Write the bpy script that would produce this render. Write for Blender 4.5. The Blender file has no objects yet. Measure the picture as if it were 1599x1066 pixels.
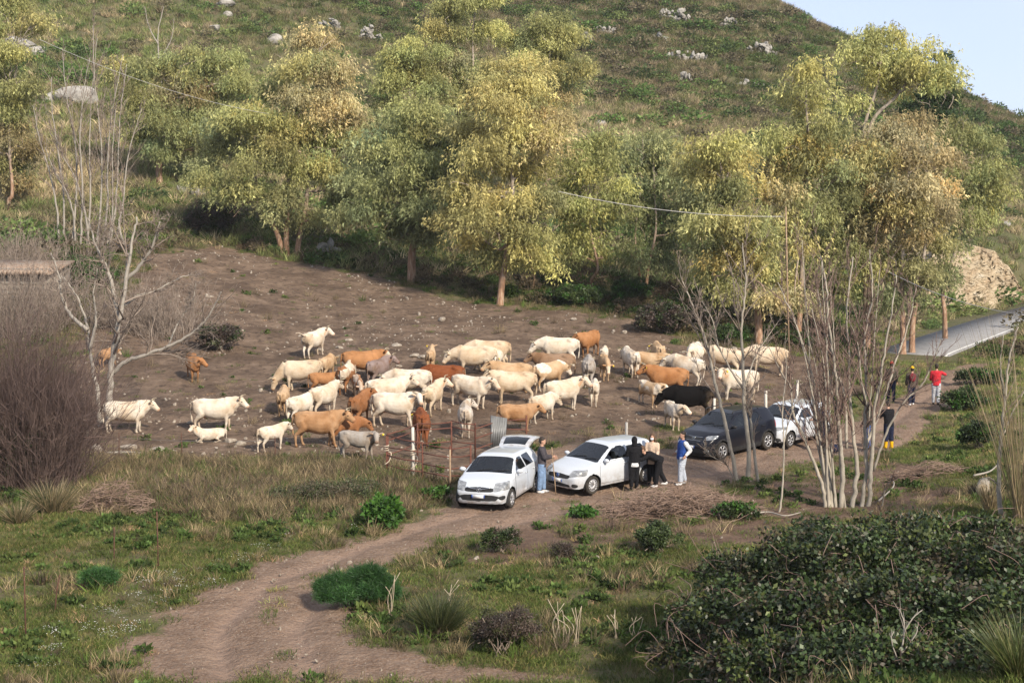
import bpy, bmesh, math, random
import numpy as np
from mathutils import Vector, Matrix

R = math.radians
scene = bpy.context.scene
COL = scene.collection

# ------------------------------------------------------------------ camera, sky, sun, exposure
CAM_Z, FPX, CXP, CYP = 10.2, 2400.0, 799.5, 533.0
PITCH = math.atan((CYP - 275.0) / FPX)
cam_d = bpy.data.cameras.new('camera')
cam_d.sensor_width = 36.0
cam_d.lens = FPX / 1599.0 * 36.0
cam_d.clip_start = 0.5
cam_d.clip_end = 4000.0
cam = bpy.data.objects.new('camera', cam_d)
COL.objects.link(cam)
cam.location = (0, 0, CAM_Z)
cam.rotation_euler = (math.pi / 2 - PITCH, 0, 0)
scene.camera = cam

SUN_AZ = (0.55, -0.835)            # horizontal direction towards the sun
SUN_EL = R(33)
world = bpy.data.worlds.new('World')
scene.world = world
world.use_nodes = True
wn = world.node_tree
wn.nodes.clear()
w_out = wn.nodes.new('ShaderNodeOutputWorld')
w_bg = wn.nodes.new('ShaderNodeBackground')
w_sky = wn.nodes.new('ShaderNodeTexSky')
w_sky.sky_type = 'NISHITA'
w_sky.sun_disc = False
w_sky.sun_elevation = SUN_EL
w_sky.sun_rotation = math.atan2(SUN_AZ[0], SUN_AZ[1])
w_sky.air_density = 0.5
w_sky.dust_density = 1.0
w_sky.ozone_density = 6.0
w_bg.inputs['Strength'].default_value = 0.092
# thin high cloud over the whole sky
w_tc = wn.nodes.new('ShaderNodeTexCoord'); w_no = wn.nodes.new('ShaderNodeTexNoise')
w_no.inputs['Scale'].default_value = 2.2; w_no.inputs['Detail'].default_value = 6.0
wn.links.new(w_tc.outputs['Generated'], w_no.inputs['Vector'])
w_mr = wn.nodes.new('ShaderNodeMapRange'); w_mr.inputs['From Min'].default_value = 0.3; w_mr.inputs['From Max'].default_value = 0.7
w_mr.inputs['To Min'].default_value = 0.52; w_mr.inputs['To Max'].default_value = 0.72
wn.links.new(w_no.outputs['Fac'], w_mr.inputs['Value'])
w_mx = wn.nodes.new('ShaderNodeMix'); w_mx.data_type = 'RGBA'
wn.links.new(w_mr.outputs[0], w_mx.inputs[0]); wn.links.new(w_sky.outputs[0], w_mx.inputs[6]); w_mx.inputs[7].default_value = (6.0, 6.4, 7.4, 1)
wn.links.new(w_mx.outputs[2], w_bg.inputs['Color'])
wn.links.new(w_bg.outputs[0], w_out.inputs[0])

sun_d = bpy.data.lights.new('sun', 'SUN')
sun_d.energy = 3.9
sun_d.angle = R(4.0)
sun_d.color = (1.0, 0.885, 0.73)
sun = bpy.data.objects.new('sun', sun_d)
COL.objects.link(sun)
_sd = Vector((SUN_AZ[0] * math.cos(SUN_EL), SUN_AZ[1] * math.cos(SUN_EL), math.sin(SUN_EL)))
sun.rotation_euler = _sd.to_track_quat('Z', 'Y').to_euler()
sun.location = (60, -40, 60)

scene.view_settings.view_transform = 'Standard'
scene.view_settings.look = 'None'
scene.view_settings.exposure = 0.90
scene.view_settings.gamma = 1.0
scene.view_settings.use_curve_mapping = False
scene.render.engine = 'CYCLES'
scene.cycles.max_bounces = 5
scene.cycles.volume_bounces = 0
scene.cycles.diffuse_bounces = 2
scene.cycles.glossy_bounces = 2
scene.cycles.transparent_max_bounces = 4
scene.cycles.transmission_bounces = 2

# ------------------------------------------------------------------ helpers: objects
rng = np.random.default_rng(7)
random.seed(7)

def tag(o, label=None, cat=None, group=None, kind=None):
    if label: o['label'] = label
    if cat: o['category'] = cat
    if group: o['group'] = group
    if kind: o['kind'] = kind
    return o

def empty(name, loc=(0, 0, 0), rz=0.0, scale=1.0):
    o = bpy.data.objects.new(name, None)
    COL.objects.link(o)
    o.location = loc
    o.rotation_euler = (0, 0, rz)
    o.scale = (scale,) * 3
    o.empty_display_size = 0.2
    return o

def link_mesh(name, me, mats=None, parent=None, loc=None, rot=None):
    o = bpy.data.objects.new(name, me)
    COL.objects.link(o)
    if parent is not None:
        o.parent = parent
    if loc is not None:
        o.location = loc
    if rot is not None:
        o.rotation_euler = rot
    if mats is not None and not me.materials:
        for m in (mats if isinstance(mats, (list, tuple)) else [mats]):
            me.materials.append(m)
    return o

def np_mesh(name, V, F, smooth=False, col=None, mat_idx=None, attrs=None):
    """V (n,3) array, F (m,k) int array or list of such arrays / lists"""
    me = bpy.data.meshes.new(name)
    V = np.asarray(V, dtype=np.float32)
    if isinstance(F, np.ndarray):
        Fs = [F]
    else:
        Fs = F
    loops, starts, n = [], [], 0
    for f in Fs:
        f = np.asarray(f, dtype=np.int32)
        if f.size == 0: continue
        k = f.shape[1]
        starts.append(n + np.arange(len(f), dtype=np.int32) * k)
        loops.append(f.ravel())
        n += f.size
    loops = np.concatenate(loops); starts = np.concatenate(starts)
    me.vertices.add(len(V)); me.vertices.foreach_set('co', V.ravel())
    me.loops.add(len(loops)); me.loops.foreach_set('vertex_index', loops)
    me.polygons.add(len(starts)); me.polygons.foreach_set('loop_start', starts)
    if mat_idx is not None:
        me.polygons.foreach_set('material_index', np.asarray(mat_idx, dtype=np.int32))
    if smooth:
        me.polygons.foreach_set('use_smooth', np.ones(len(starts), dtype=bool))
    me.update(calc_edges=True)
    if col is not None:
        a = me.attributes.new('tint', 'FLOAT_COLOR', 'POINT')
        c = np.ones((len(V), 4), dtype=np.float32); c[:, :3] = col
        a.data.foreach_set('color', c.ravel())
    for k, v in (attrs or {}).items():
        a = me.attributes.new(k, 'FLOAT', 'POINT')
        a.data.foreach_set('value', np.asarray(v, dtype=np.float32))
    return me

class MB:
    """collects verts / faces (tris, quads) with a tint per vertex and builds one mesh"""
    def __init__(s):
        s.V, s.F3, s.F4, s.C, s.n = [], [], [], [], 0
    def add(s, V, F, col=None):
        V = np.asarray(V, dtype=np.float32).reshape(-1, 3)
        F = np.asarray(F, dtype=np.int32)
        if F.size:
            (s.F3 if F.shape[1] == 3 else s.F4).append(F + s.n)
        s.V.append(V)
        c = np.ones((len(V), 3), dtype=np.float32) * 0.5 if col is None else np.broadcast_to(np.asarray(col, dtype=np.float32), (len(V), 3))
        s.C.append(c)
        s.n += len(V)
        return s
    def box(s, c, size, rz=0.0, col=None, tilt=None):
        x, y, z = np.array(size) / 2
        v = np.array([[-x,-y,-z],[x,-y,-z],[x,y,-z],[-x,y,-z],[-x,-y,z],[x,-y,z],[x,y,z],[-x,y,z]])
        M = np.array(Matrix.Rotation(rz, 3, 'Z'))
        if tilt is not None:
            M = M @ np.array(tilt)
        v = v @ M.T + np.array(c)
        f = [[0,3,2,1],[4,5,6,7],[0,1,5,4],[1,2,6,5],[2,3,7,6],[3,0,4,7]]
        return s.add(v, f, col)
    def tube(s, pts, rad, n=6, col=None, cap=True):
        V, F = tube_arrays(pts, rad, n)
        base = s.n
        s.add(V, F, col)
        if cap:
            m = len(V) // n
            c0 = V[:n].mean(0); c1 = V[-n:].mean(0)
            k = s.n
            s.add(np.array([c0, c1]), np.zeros((0, 3)), col if col is None or np.ndim(col) == 1 else np.array(col)[:2])
            ii = np.arange(n)
            t0 = np.stack([np.full(n, k), base + (ii + 1) % n, base + ii], 1)
            t1 = np.stack([np.full(n, k + 1), base + (m - 1) * n + ii, base + (m - 1) * n + (ii + 1) % n], 1)
            s.F3.append(np.concatenate([t0, t1]).astype(np.int32))
        return s
    def build(s, name, mats, parent=None, smooth=False, loc=None, rot=None):
        me = s.mesh(name, smooth)
        return link_mesh(name, me, mats, parent, loc, rot)
    def mesh(s, name, smooth=False):
        V = np.concatenate(s.V); C = np.concatenate(s.C)
        Fs = []
        if s.F3: Fs.append(np.concatenate(s.F3))
        if s.F4: Fs.append(np.concatenate(s.F4))
        return np_mesh(name, V, Fs, smooth, C)

def tube_arrays(pts, rad, n=6):
    P = np.asarray(pts, dtype=float)
    m = len(P)
    rad = np.broadcast_to(np.asarray(rad, dtype=float), (m,))
    T = np.gradient(P, axis=0)
    T /= np.linalg.norm(T, axis=1, keepdims=True) + 1e-9
    up = np.array([0.0, 0.0, 1.0]) if abs(T[0, 2]) < 0.9 else np.array([1.0, 0.0, 0.0])
    U = np.zeros_like(P); W = np.zeros_like(P)
    u = np.cross(T[0], up); u /= np.linalg.norm(u)
    for i in range(m):
        u = u - T[i] * (u @ T[i]); u /= np.linalg.norm(u) + 1e-9
        U[i] = u; W[i] = np.cross(T[i], u)
    a = np.arange(n) * 2 * math.pi / n
    V = P[:, None, :] + rad[:, None, None] * (np.cos(a)[None, :, None] * U[:, None, :] + np.sin(a)[None, :, None] * W[:, None, :])
    V = V.reshape(-1, 3)
    i, j = np.meshgrid(np.arange(m - 1), np.arange(n), indexing='ij')
    b = (j + 1) % n
    F = np.stack([i * n + j, i * n + b, (i + 1) * n + b, (i + 1) * n + j], -1).reshape(-1, 4)
    return V, F

def smooth_path(pts, k=6):
    """Catmull-Rom through pts, k samples per span"""
    P = np.asarray(pts, dtype=float)
    if len(P) < 3:
        t = np.linspace(0, 1, k + 1)[:, None]
        return P[0] * (1 - t) + P[-1] * t
    Q = np.vstack([2 * P[0] - P[1], P, 2 * P[-1] - P[-2]])
    out = []
    for i in range(len(P) - 1):
        p0, p1, p2, p3 = Q[i:i + 4]
        for t in np.linspace(0, 1, k, endpoint=False):
            out.append(0.5 * ((2 * p1) + (-p0 + p2) * t + (2 * p0 - 5 * p1 + 4 * p2 - p3) * t * t + (-p0 + 3 * p1 - 3 * p2 + p3) * t ** 3))
    out.append(P[-1])
    return np.array(out)

def hash2(ix, iy, seed=0):
    h = (ix.astype(np.int64) * 374761393 + iy.astype(np.int64) * 668265263 + seed * 1442695041) & 0x7fffffff
    h = ((h ^ (h >> 13)) * 1274126177) & 0x7fffffff
    return ((h ^ (h >> 16)) & 0xffff) / 65535.0

def vnoise(x, y, seed=0):
    x = np.asarray(x, dtype=float); y = np.asarray(y, dtype=float)
    ix = np.floor(x); iy = np.floor(y)
    fx = x - ix; fy = y - iy
    fx = fx * fx * (3 - 2 * fx); fy = fy * fy * (3 - 2 * fy)
    ix = ix.astype(np.int64); iy = iy.astype(np.int64)
    a = hash2(ix, iy, seed); b = hash2(ix + 1, iy, seed)
    c = hash2(ix, iy + 1, seed); d = hash2(ix + 1, iy + 1, seed)
    return (a * (1 - fx) + b * fx) * (1 - fy) + (c * (1 - fx) + d * fx) * fy

def fbm(x, y, octv=4, seed=0):
    s = 0; a = 0.5; t = 0
    for o in range(octv):
        s = s + a * vnoise(x * 2 ** o + 17.3 * o, y * 2 ** o - 9.1 * o, seed + o); t += a; a *= 0.5
    return s / t

# ------------------------------------------------------------------ helpers: survey (picture measurement -> place)
_cp, _sp = math.cos(PITCH), math.sin(PITCH)
def ray(px, py):
    a = (px - CXP) / FPX; b = -(py - CYP) / FPX
    return np.array([a, _cp + b * _sp, -_sp + b * _cp])      # per unit of depth along the axis
def at(px, py, d):
    return np.array([0, 0, CAM_Z]) + ray(px, py) * d

# ------------------------------------------------------------------ helpers: materials
def mat(name, base=(0.5, 0.5, 0.5), rough=0.8, metal=0.0, spec=0.5):
    m = bpy.data.materials.new(name); m.use_nodes = True
    b = m.node_tree.nodes['Principled BSDF']
    b.inputs['Base Color'].default_value = (*base, 1)
    b.inputs['Roughness'].default_value = rough
    b.inputs['Metallic'].default_value = metal
    b.inputs['Specular IOR Level'].default_value = spec
    return m

class NT:
    """short-hand for node trees"""
    def __init__(s, m):
        s.m = m; s.t = m.node_tree; s.b = s.t.nodes.get('Principled BSDF')
    def n(s, typ, **kw):
        x = s.t.nodes.new(typ)
        for k, v in kw.items():
            setattr(x, k, v)
        return x
    def l(s, a, b): s.t.links.new(a, b)
    def coord(s, which='Object'):
        return s.n('ShaderNodeTexCoord').outputs[which]
    def pos(s):
        return s.n('ShaderNodeNewGeometry').outputs['Position']
    def noise(s, vec, scale, detail=4, rough=0.55, dist=0.0):
        x = s.n('ShaderNodeTexNoise'); x.inputs['Scale'].default_value = scale
        x.inputs['Detail'].default_value = detail; x.inputs['Roughness'].default_value = rough
        x.inputs['Distortion'].default_value = dist
        if vec is not None: s.l(vec, x.inputs['Vector'])
        return x.outputs['Fac']
    def ramp(s, fac, stops):
        x = s.n('ShaderNodeValToRGB')
        e = x.color_ramp.elements
        while len(e) > 1: e.remove(e[-1])
        for i, (p, c) in enumerate(stops):
            q = e[0] if i == 0 else e.new(p)
            q.position = p
            q.color = (*c, 1) if len(c) == 3 else c
        s.l(fac, x.inputs['Fac'])
        return x.outputs['Color']
    def mix(s, fac, a, b, mode='MIX'):
        x = s.n('ShaderNodeMix', data_type='RGBA', blend_type=mode)
        for sock, v in ((x.inputs[0], fac), (x.inputs[6], a), (x.inputs[7], b)):
            if hasattr(v, 'is_linked') or hasattr(v, 'links'): s.l(v, sock)
            elif isinstance(v, (int, float)): sock.default_value = v
            else: sock.default_value = (*v, 1)
        return x.outputs[2]
    def math(s, op, a, b=0.0, c=None):
        x = s.n('ShaderNodeMath', operation=op)
        for sock, v in zip(x.inputs, (a, b, c)):
            if v is None: continue
            if hasattr(v, 'links'): s.l(v, sock)
            else: sock.default_value = v
        return x.outputs[0]
    def attr(s, name, out='Fac'):
        x = s.n('ShaderNodeAttribute', attribute_name=name)
        return x.outputs[out]
    def bump(s, h, strength=0.5, dist=0.05):
        x = s.n('ShaderNodeBump'); x.inputs['Strength'].default_value = strength
        x.inputs['Distance'].default_value = dist
        s.l(h, x.inputs['Height']); s.l(x.outputs[0], s.b.inputs['Normal'])
    def base(s, c): s.l(c, s.b.inputs['Base Color'])

def noisy(name, c1, c2, scale=6.0, rough=0.85, bump=0.3, bdist=0.02, spec=0.3, vec='Object', metal=0.0, c3=None):
    m = mat(name, c1, rough, metal, spec); t = NT(m)
    v = t.coord(vec)
    f = t.noise(v, scale, 5, 0.6)
    stops = [(0.35, c1), (0.65, c2)] if c3 is None else [(0.3, c1), (0.5, c2), (0.68, c3)]
    t.base(t.ramp(f, stops))
    if bump: t.bump(t.noise(v, scale * 3, 4, 0.6), bump, bdist)
    return m

def leafy(name, rough=0.55, trans=0.35, spec=0.25, gain=1.0, jitter=0.25, scale=0.6, inst=False):
    """leaf material coloured by the mesh's own tint, thin leaves letting some light through"""
    m = mat(name, (0.1, 0.12, 0.05), rough, 0, spec); t = NT(m)
    c = t.attr('tint', 'Color')
    if inst:
        ia = t.n('ShaderNodeAttribute', attribute_name='itint', attribute_type='INSTANCER')
        vm = t.n('ShaderNodeVectorMath', operation='MULTIPLY'); t.l(c, vm.inputs[0]); t.l(ia.outputs['Color'], vm.inputs[1]); c = vm.outputs[0]
    f = t.noise(t.pos(), scale, 3, 0.5)
    k = t.n('ShaderNodeMapRange'); k.inputs['To Min'].default_value = gain * (1 - jitter); k.inputs['To Max'].default_value = gain * (1 + jitter)
    k.inputs['From Min'].default_value = 0.3; k.inputs['From Max'].default_value = 0.7
    t.l(f, k.inputs['Value'])
    v = t.n('ShaderNodeVectorMath', operation='SCALE'); t.l(c, v.inputs[0]); t.l(k.outputs[0], v.inputs['Scale'])
    t.l(v.outputs[0], t.b.inputs['Base Color'])
    if trans > 0:
        tr = t.n('ShaderNodeBsdfTranslucent'); t.l(v.outputs[0], tr.inputs['Color'])
        mx = t.n('ShaderNodeMixShader'); mx.inputs[0].default_value = trans
        out = t.t.nodes['Material Output']
        t.l(t.b.outputs[0], mx.inputs[1]); t.l(tr.outputs[0], mx.inputs[2]); t.l(mx.outputs[0], out.inputs['Surface'])
    return m

def tinted(name, rough=0.85, spec=0.2, scale=8.0, amt=0.25, bump=0.3, bdist=0.01):
    """opaque material coloured by the mesh's own tint with fine grain"""
    return leafy(name, rough, 0.0, spec, 1.0, amt, scale)

def remeshed(mb, voxel, name, smooth_iter=2, factor=0.5):
    """fuse overlapping closed shapes into one continuous skin"""
    me = mb.mesh('tmp'); o = bpy.data.objects.new('tmp', me); COL.objects.link(o)
    md = o.modifiers.new('r', 'REMESH'); md.mode = 'VOXEL'; md.voxel_size = voxel; md.use_smooth_shade = True
    if smooth_iter:
        sm = o.modifiers.new('s', 'SMOOTH'); sm.iterations = smooth_iter; sm.factor = factor
    dg = bpy.context.evaluated_depsgraph_get()
    out = bpy.data.meshes.new_from_object(o.evaluated_get(dg), depsgraph=dg)
    out.name = name
    bpy.data.objects.remove(o); bpy.data.meshes.remove(me)
    return out

def mesh_co(me):
    a = np.empty(len(me.vertices) * 3, dtype=np.float32); me.vertices.foreach_get('co', a)
    return a.reshape(-1, 3)
def set_tint(me, C):
    a = me.attributes.get('tint') or me.attributes.new('tint', 'FLOAT_COLOR', 'POINT')
    c = np.ones((len(me.vertices), 4), dtype=np.float32); c[:, :3] = C
    a.data.foreach_set('color', c.ravel())

def uv_ball(r=(1, 1, 1), nu=12, nv=8, c=(0, 0, 0)):
    V = [(0, 0, -1)]
    for i in range(1, nv):
        t = -math.pi / 2 + math.pi * i / nv
        for j in range(nu):
            p = 2 * math.pi * j / nu
            V.append((math.cos(t) * math.cos(p), math.cos(t) * math.sin(p), math.sin(t)))
    V.append((0, 0, 1))
    V = np.array(V) * np.array(r) + np.array(c)
    F3, F4 = [], []
    for j in range(nu):
        F3.append((0, 1 + (j + 1) % nu, 1 + j))
        F3.append((len(V) - 1, 1 + (nv - 2) * nu + j, 1 + (nv - 2) * nu + (j + 1) % nu))
    for i in range(nv - 2):
        for j in range(nu):
            a = 1 + i * nu + j; b = 1 + i * nu + (j + 1) % nu
            F4.append((a, b, b + nu, a + nu))
    return V, F3, F4
def add_ball(mb, r, c, nu=12, nv=8, col=None, rot=None):
    V, F3, F4 = uv_ball(r, nu, nv)
    if rot is not None: V = V @ np.array(rot).T
    V = V + np.array(c)
    n = mb.n
    mb.add(V, F3, col); mb.F4.append(np.array(F4, dtype=np.int32) + n)

# ------------------------------------------------------------------ helpers: scatter many small leaf sprays, tufts or pebbles
_tmpl_cols = {}
def template_set(key, meshes, m):
    c = bpy.data.collections.new('templates_' + key)
    for i, me in enumerate(meshes):
        if not me.materials: me.materials.append(m)
        o = bpy.data.objects.new('%s_%02d' % (key, i), me); c.objects.link(o)
    _tmpl_cols[key] = (c, len(meshes)); return key
_scatter_groups = {}
def _scatter_group(key):
    if key in _scatter_groups: return _scatter_groups[key]
    g = bpy.data.node_groups.new('scatter_' + key, 'GeometryNodeTree')
    g.interface.new_socket('Geometry', in_out='INPUT', socket_type='NodeSocketGeometry')
    g.interface.new_socket('Geometry', in_out='OUTPUT', socket_type='NodeSocketGeometry')
    N = g.nodes; L = g.links
    i = N.new('NodeGroupInput'); o = N.new('NodeGroupOutput')
    mp = N.new('GeometryNodeMeshToPoints'); L.new(i.outputs[0], mp.inputs[0])
    ci = N.new('GeometryNodeCollectionInfo'); ci.inputs[0].default_value = _tmpl_cols[key][0]
    ci.inputs[1].default_value = True; ci.inputs[2].default_value = True
    ip = N.new('GeometryNodeInstanceOnPoints'); L.new(mp.outputs[0], ip.inputs['Points']); L.new(ci.outputs[0], ip.inputs['Instance'])
    ip.inputs['Pick Instance'].default_value = True
    def na(nm, typ):
        x = N.new('GeometryNodeInputNamedAttribute'); x.data_type = typ; x.inputs[0].default_value = nm; return x.outputs[0]
    L.new(na('idx', 'INT'), ip.inputs['Instance Index'])
    L.new(na('rot', 'FLOAT_VECTOR'), ip.inputs['Rotation'])
    L.new(na('scl', 'FLOAT_VECTOR'), ip.inputs['Scale'])
    L.new(ip.outputs[0], o.inputs[0])
    _scatter_groups[key] = g
    return g
def scatter(name, key, P, rot, scl, tint, parent=None, idx=None, kind=None, label=None):
    P = np.asarray(P, dtype=np.float32); n = len(P)
    me = bpy.data.meshes.new(name); me.vertices.add(n); me.vertices.foreach_set('co', P.ravel())
    if idx is None: idx = rng.integers(0, _tmpl_cols[key][1], n)
    a = me.attributes.new('idx', 'INT', 'POINT'); a.data.foreach_set('value', np.asarray(idx, dtype=np.int32))
    a = me.attributes.new('rot', 'FLOAT_VECTOR', 'POINT'); a.data.foreach_set('vector', np.asarray(rot, dtype=np.float32).ravel())
    scl = np.asarray(scl, dtype=np.float32)
    if scl.ndim == 1: scl = np.repeat(scl[:, None], 3, 1)
    a = me.attributes.new('scl', 'FLOAT_VECTOR', 'POINT'); a.data.foreach_set('vector', scl.ravel())
    c = np.ones((n, 4), dtype=np.float32); c[:, :3] = tint
    a = me.attributes.new('itint', 'FLOAT_COLOR', 'POINT'); a.data.foreach_set('color', c.ravel())
    o = link_mesh(name, me, None, parent)
    md = o.modifiers.new('scatter', 'NODES'); md.node_group = _scatter_group(key)
    if kind: o['kind'] = kind
    if label: o['label'] = label
    return o
# ------------------------------------------------------------------ the lie of the land
_ctl_px = []
def _colpts(px, lst):
    for py, d in lst: _ctl_px.append((px, py, d))
for px in (-350, 0):
    _colpts(px, [(1066,31),(980,34.5),(900,39),(760,50),(700,58),(600,70),(500,82),(430,92),(350,108),(270,125),(180,145),(90,165),(0,188),(-100,215)])
_colpts(250, [(1066,31),(900,39),(760,50.3),(690,59),(600,70),(500,82),(400,98),(285,125),(180,150),(90,172),(0,195),(-100,225)])
_colpts(460, [(1066,31),(900,39.2),(760,50.3),(700,57.6),(600,69.5),(550,77),(480,88),(400,104),(300,128),(200,152),(100,177),(0,203),(-110,235)])
_colpts(640, [(1066,31),(900,39.2),(780,48.5),(697,58),(600,69),(550,76.5),(440,97),(300,132),(200,157),(100,183),(0,210),(-110,245)])
_colpts(780, [(1066,31),(900,39.2),(785,48),(680,60),(583,71.5),(540,78.5),(475,91),(380,112),(300,135),(200,162),(100,190),(0,220),(-110,255)])
_colpts(1000, [(1066,30.5),(900,39.2),(800,46.6),(757,50.8),(680,60.5),(600,70.5),(550,78),(500,87),(455,97),(380,115),(300,138),(200,168),(100,200),(0,235),(-70,262)])
_colpts(1200, [(1066,27),(900,37.5),(800,46.4),(715,55.6),(690,59),(600,73),(540,84),(480,98),(400,118),(300,143),(200,172),(100,205),(0,245)])
_colpts(1400, [(1066,23),(930,33),(820,44),(760,50),(690,59),(620,70),(560,85),(515,104),(430,130),(330,150),(230,175),(150,205),(98,235)])
_colpts(1590, [(1066,21.5),(930,32),(820,42.5),(760,48),(700,54),(600,73),(540,90),(497,117),(470,129),(440,134),(380,140),(300,160),(190,225)])
_colpts(1950, [(1066,20),(900,33),(760,47),(700,52),(600,70),(520,100),(490,120),(430,140),(370,180),(310,225)])
_P = [at(*c) for c in _ctl_px]
for X in (-60, -25, -10, 0, 10, 25, 60):
    for Y, z in ((-30, 12.0), (0, 8.6), (8, 6.0), (16, 3.0), (23, 0.9 + (1.6 if X > 5 else 0))):
        _P.append(np.array([X, Y, z]))
for X, Y, z in ((42,275,35),(42,310,28),(42,360,8),(60,262,24),(62,300,12),(78,250,15),(82,290,4),(110,240,4),(110,300,-4),(150,200,0),(150,120,-1),(150,60,-1),
                (0,300,52),(0,380,40),(-60,260,58),(-60,340,55),(-140,230,60),(-140,160,38),(-120,100,14),(-120,60,4),(-60,420,30),(60,420,-5),(-220,200,50),(-220,80,14)):
    _P.append(np.array([X, Y, z]))
_P = np.array(_P, dtype=float)
_C2 = 25.0
def _phi(dx, dy): return np.sqrt(dx * dx + dy * dy + _C2)
_A = _phi(_P[:, None, 0] - _P[None, :, 0], _P[:, None, 1] - _P[None, :, 1])
_n = len(_P)
_S = np.zeros((_n + 1, _n + 1)); _S[:_n, :_n] = _A + np.eye(_n) * -0.02; _S[_n, :_n] = 1; _S[:_n, _n] = 1
_w = np.linalg.solve(_S, np.append(_P[:, 2], 0))
def land_base(X, Y):
    X = np.asarray(X, dtype=float); Y = np.asarray(Y, dtype=float)
    sh = X.shape; X = X.ravel(); Y = Y.ravel()
    out = np.empty(len(X))
    for i in range(0, len(X), 20000):
        out[i:i+20000] = _phi(X[i:i+20000, None] - _P[None, :, 0], Y[i:i+20000, None] - _P[None, :, 1]) @ _w[:_n] + _w[_n]
    return out.reshape(sh)
def land(X, Y):
    z = land_base(X, Y)
    X = np.asarray(X, dtype=float); Y = np.asarray(Y, dtype=float)
    far = np.clip((Y - 80) / 80, 0, 1)
    z = z + (fbm(X * 0.35, Y * 0.35, 4, 3) - 0.5) * (0.22 + 0.9 * far) + (fbm(X * 2.1, Y * 2.1, 3, 9) - 0.5) * 0.09
    return z

# the road bed is levelled into the slope
def _gp0(px, py):
    d = np.arange(60, 200, 0.25); r = ray(px, py); z = CAM_Z + r[2] * d; g = land_base(r[0] * d, r[1] * d); k = max(1, int(np.argmax(z <= g)))
    return np.array([r[0] * d[k], r[1] * d[k], g[k]])
_r0, _r1 = _gp0(1430, 550), _gp0(1590, 494)
_tt = np.concatenate([np.linspace(-0.06, 0.3, 10), np.linspace(0.36, 3.2, 36)])[:, None]
ROADC = _r0 + _tt * (_r1 - _r0); ROADC[:, 2] = np.interp(_tt[:, 0], [0, 1, 3.2], [_r0[2], _r1[2], _r1[2] - 0.4]); ROADC[:, 0] += 0.9 * np.maximum(0, _tt[:, 0] - 0.8) ** 2 * 6
_land0 = land
def land(X, Y):
    z = _land0(X, Y); X = np.asarray(X, dtype=float); Y = np.asarray(Y, dtype=float)
    near = (X > 12) & (Y > 75) & (Y < 175) & (X < 110)
    if near.any():
        x = X[near]; y = Y[near]; best = np.full(x.shape, 1e9); zr = np.zeros(x.shape)
        for i in range(len(ROADC) - 1):
            a = ROADC[i]; b = ROADC[i + 1]; ab = (b - a)[:2]; t = np.clip(((x - a[0]) * ab[0] + (y - a[1]) * ab[1]) / (ab @ ab + 1e-9), 0, 1)
            d = np.hypot(x - a[0] - t * ab[0], y - a[1] - t * ab[1]); m = d < best
            best[m] = d[m]; zr[m] = (a[2] + (b[2] - a[2]) * t)[m]
        w = 1 - np.clip((best - 3.6) / 5.0, 0, 1); w = w * w * (3 - 2 * w)
        z = z.copy(); z[near] = z[near] * (1 - w) + (zr - 0.03) * w
    return z

# quick look-up grid of the land so that things can be set down on it
_GX = np.arange(-90, 110, 0.5); _GY = np.arange(8, 300, 0.5)
_gx, _gy = np.meshgrid(_GX, _GY)
_GZ = land(_gx, _gy)
def hgt(X, Y):
    X = np.asarray(X, dtype=float); Y = np.asarray(Y, dtype=float)
    fx = np.clip((X + 90) / 0.5, 0, len(_GX) - 1.001); fy = np.clip((Y - 8) / 0.5, 0, len(_GY) - 1.001)
    ix = fx.astype(int); iy = fy.astype(int); fx = fx - ix; fy = fy - iy
    return (_GZ[iy, ix] * (1 - fx) + _GZ[iy, ix + 1] * fx) * (1 - fy) + (_GZ[iy + 1, ix] * (1 - fx) + _GZ[iy + 1, ix + 1] * fx) * fy
def gp(px, py, dmin=20.0, dmax=290.0):
    """the point of the ground seen at a picture position"""
    d = np.arange(dmin, dmax, 0.1); r = ray(px, py)
    z = CAM_Z + r[2] * d
    g = hgt(r[0] * d, r[1] * d)
    k = np.argmax(z <= g)
    if k == 0: k = len(d) - 1
    return np.array([r[0] * d[k], r[1] * d[k], g[k]])
def poly_ground(pts): return np.array([gp(*p)[:2] for p in pts])
def in_poly(X, Y, P):
    c = np.zeros(X.shape, dtype=bool); n = len(P); j = n - 1
    for i in range(n):
        xi, yi = P[i]; xj, yj = P[j]
        if yi != yj:
            c ^= ((yi > Y) != (yj > Y)) & (X < (xj - xi) * (Y - yi) / (yj - yi) + xi)
        j = i
    return c
def dist_poly(X, Y, P, closed=True):
    d = np.full(X.shape, 1e9); n = len(P)
    for i in range(n if closed else n - 1):
        a = P[i]; b = P[(i + 1) % n]; ab = b - a; L = ab @ ab + 1e-9
        t = np.clip(((X - a[0]) * ab[0] + (Y - a[1]) * ab[1]) / L, 0, 1)
        d = np.minimum(d, (X - a[0] - t * ab[0]) ** 2 + (Y - a[1] - t * ab[1]) ** 2)
    return np.sqrt(d)
def sdf(X, Y, P):
    d = dist_poly(X, Y, P)
    return np.where(in_poly(X, Y, P), d, -d)

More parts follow.
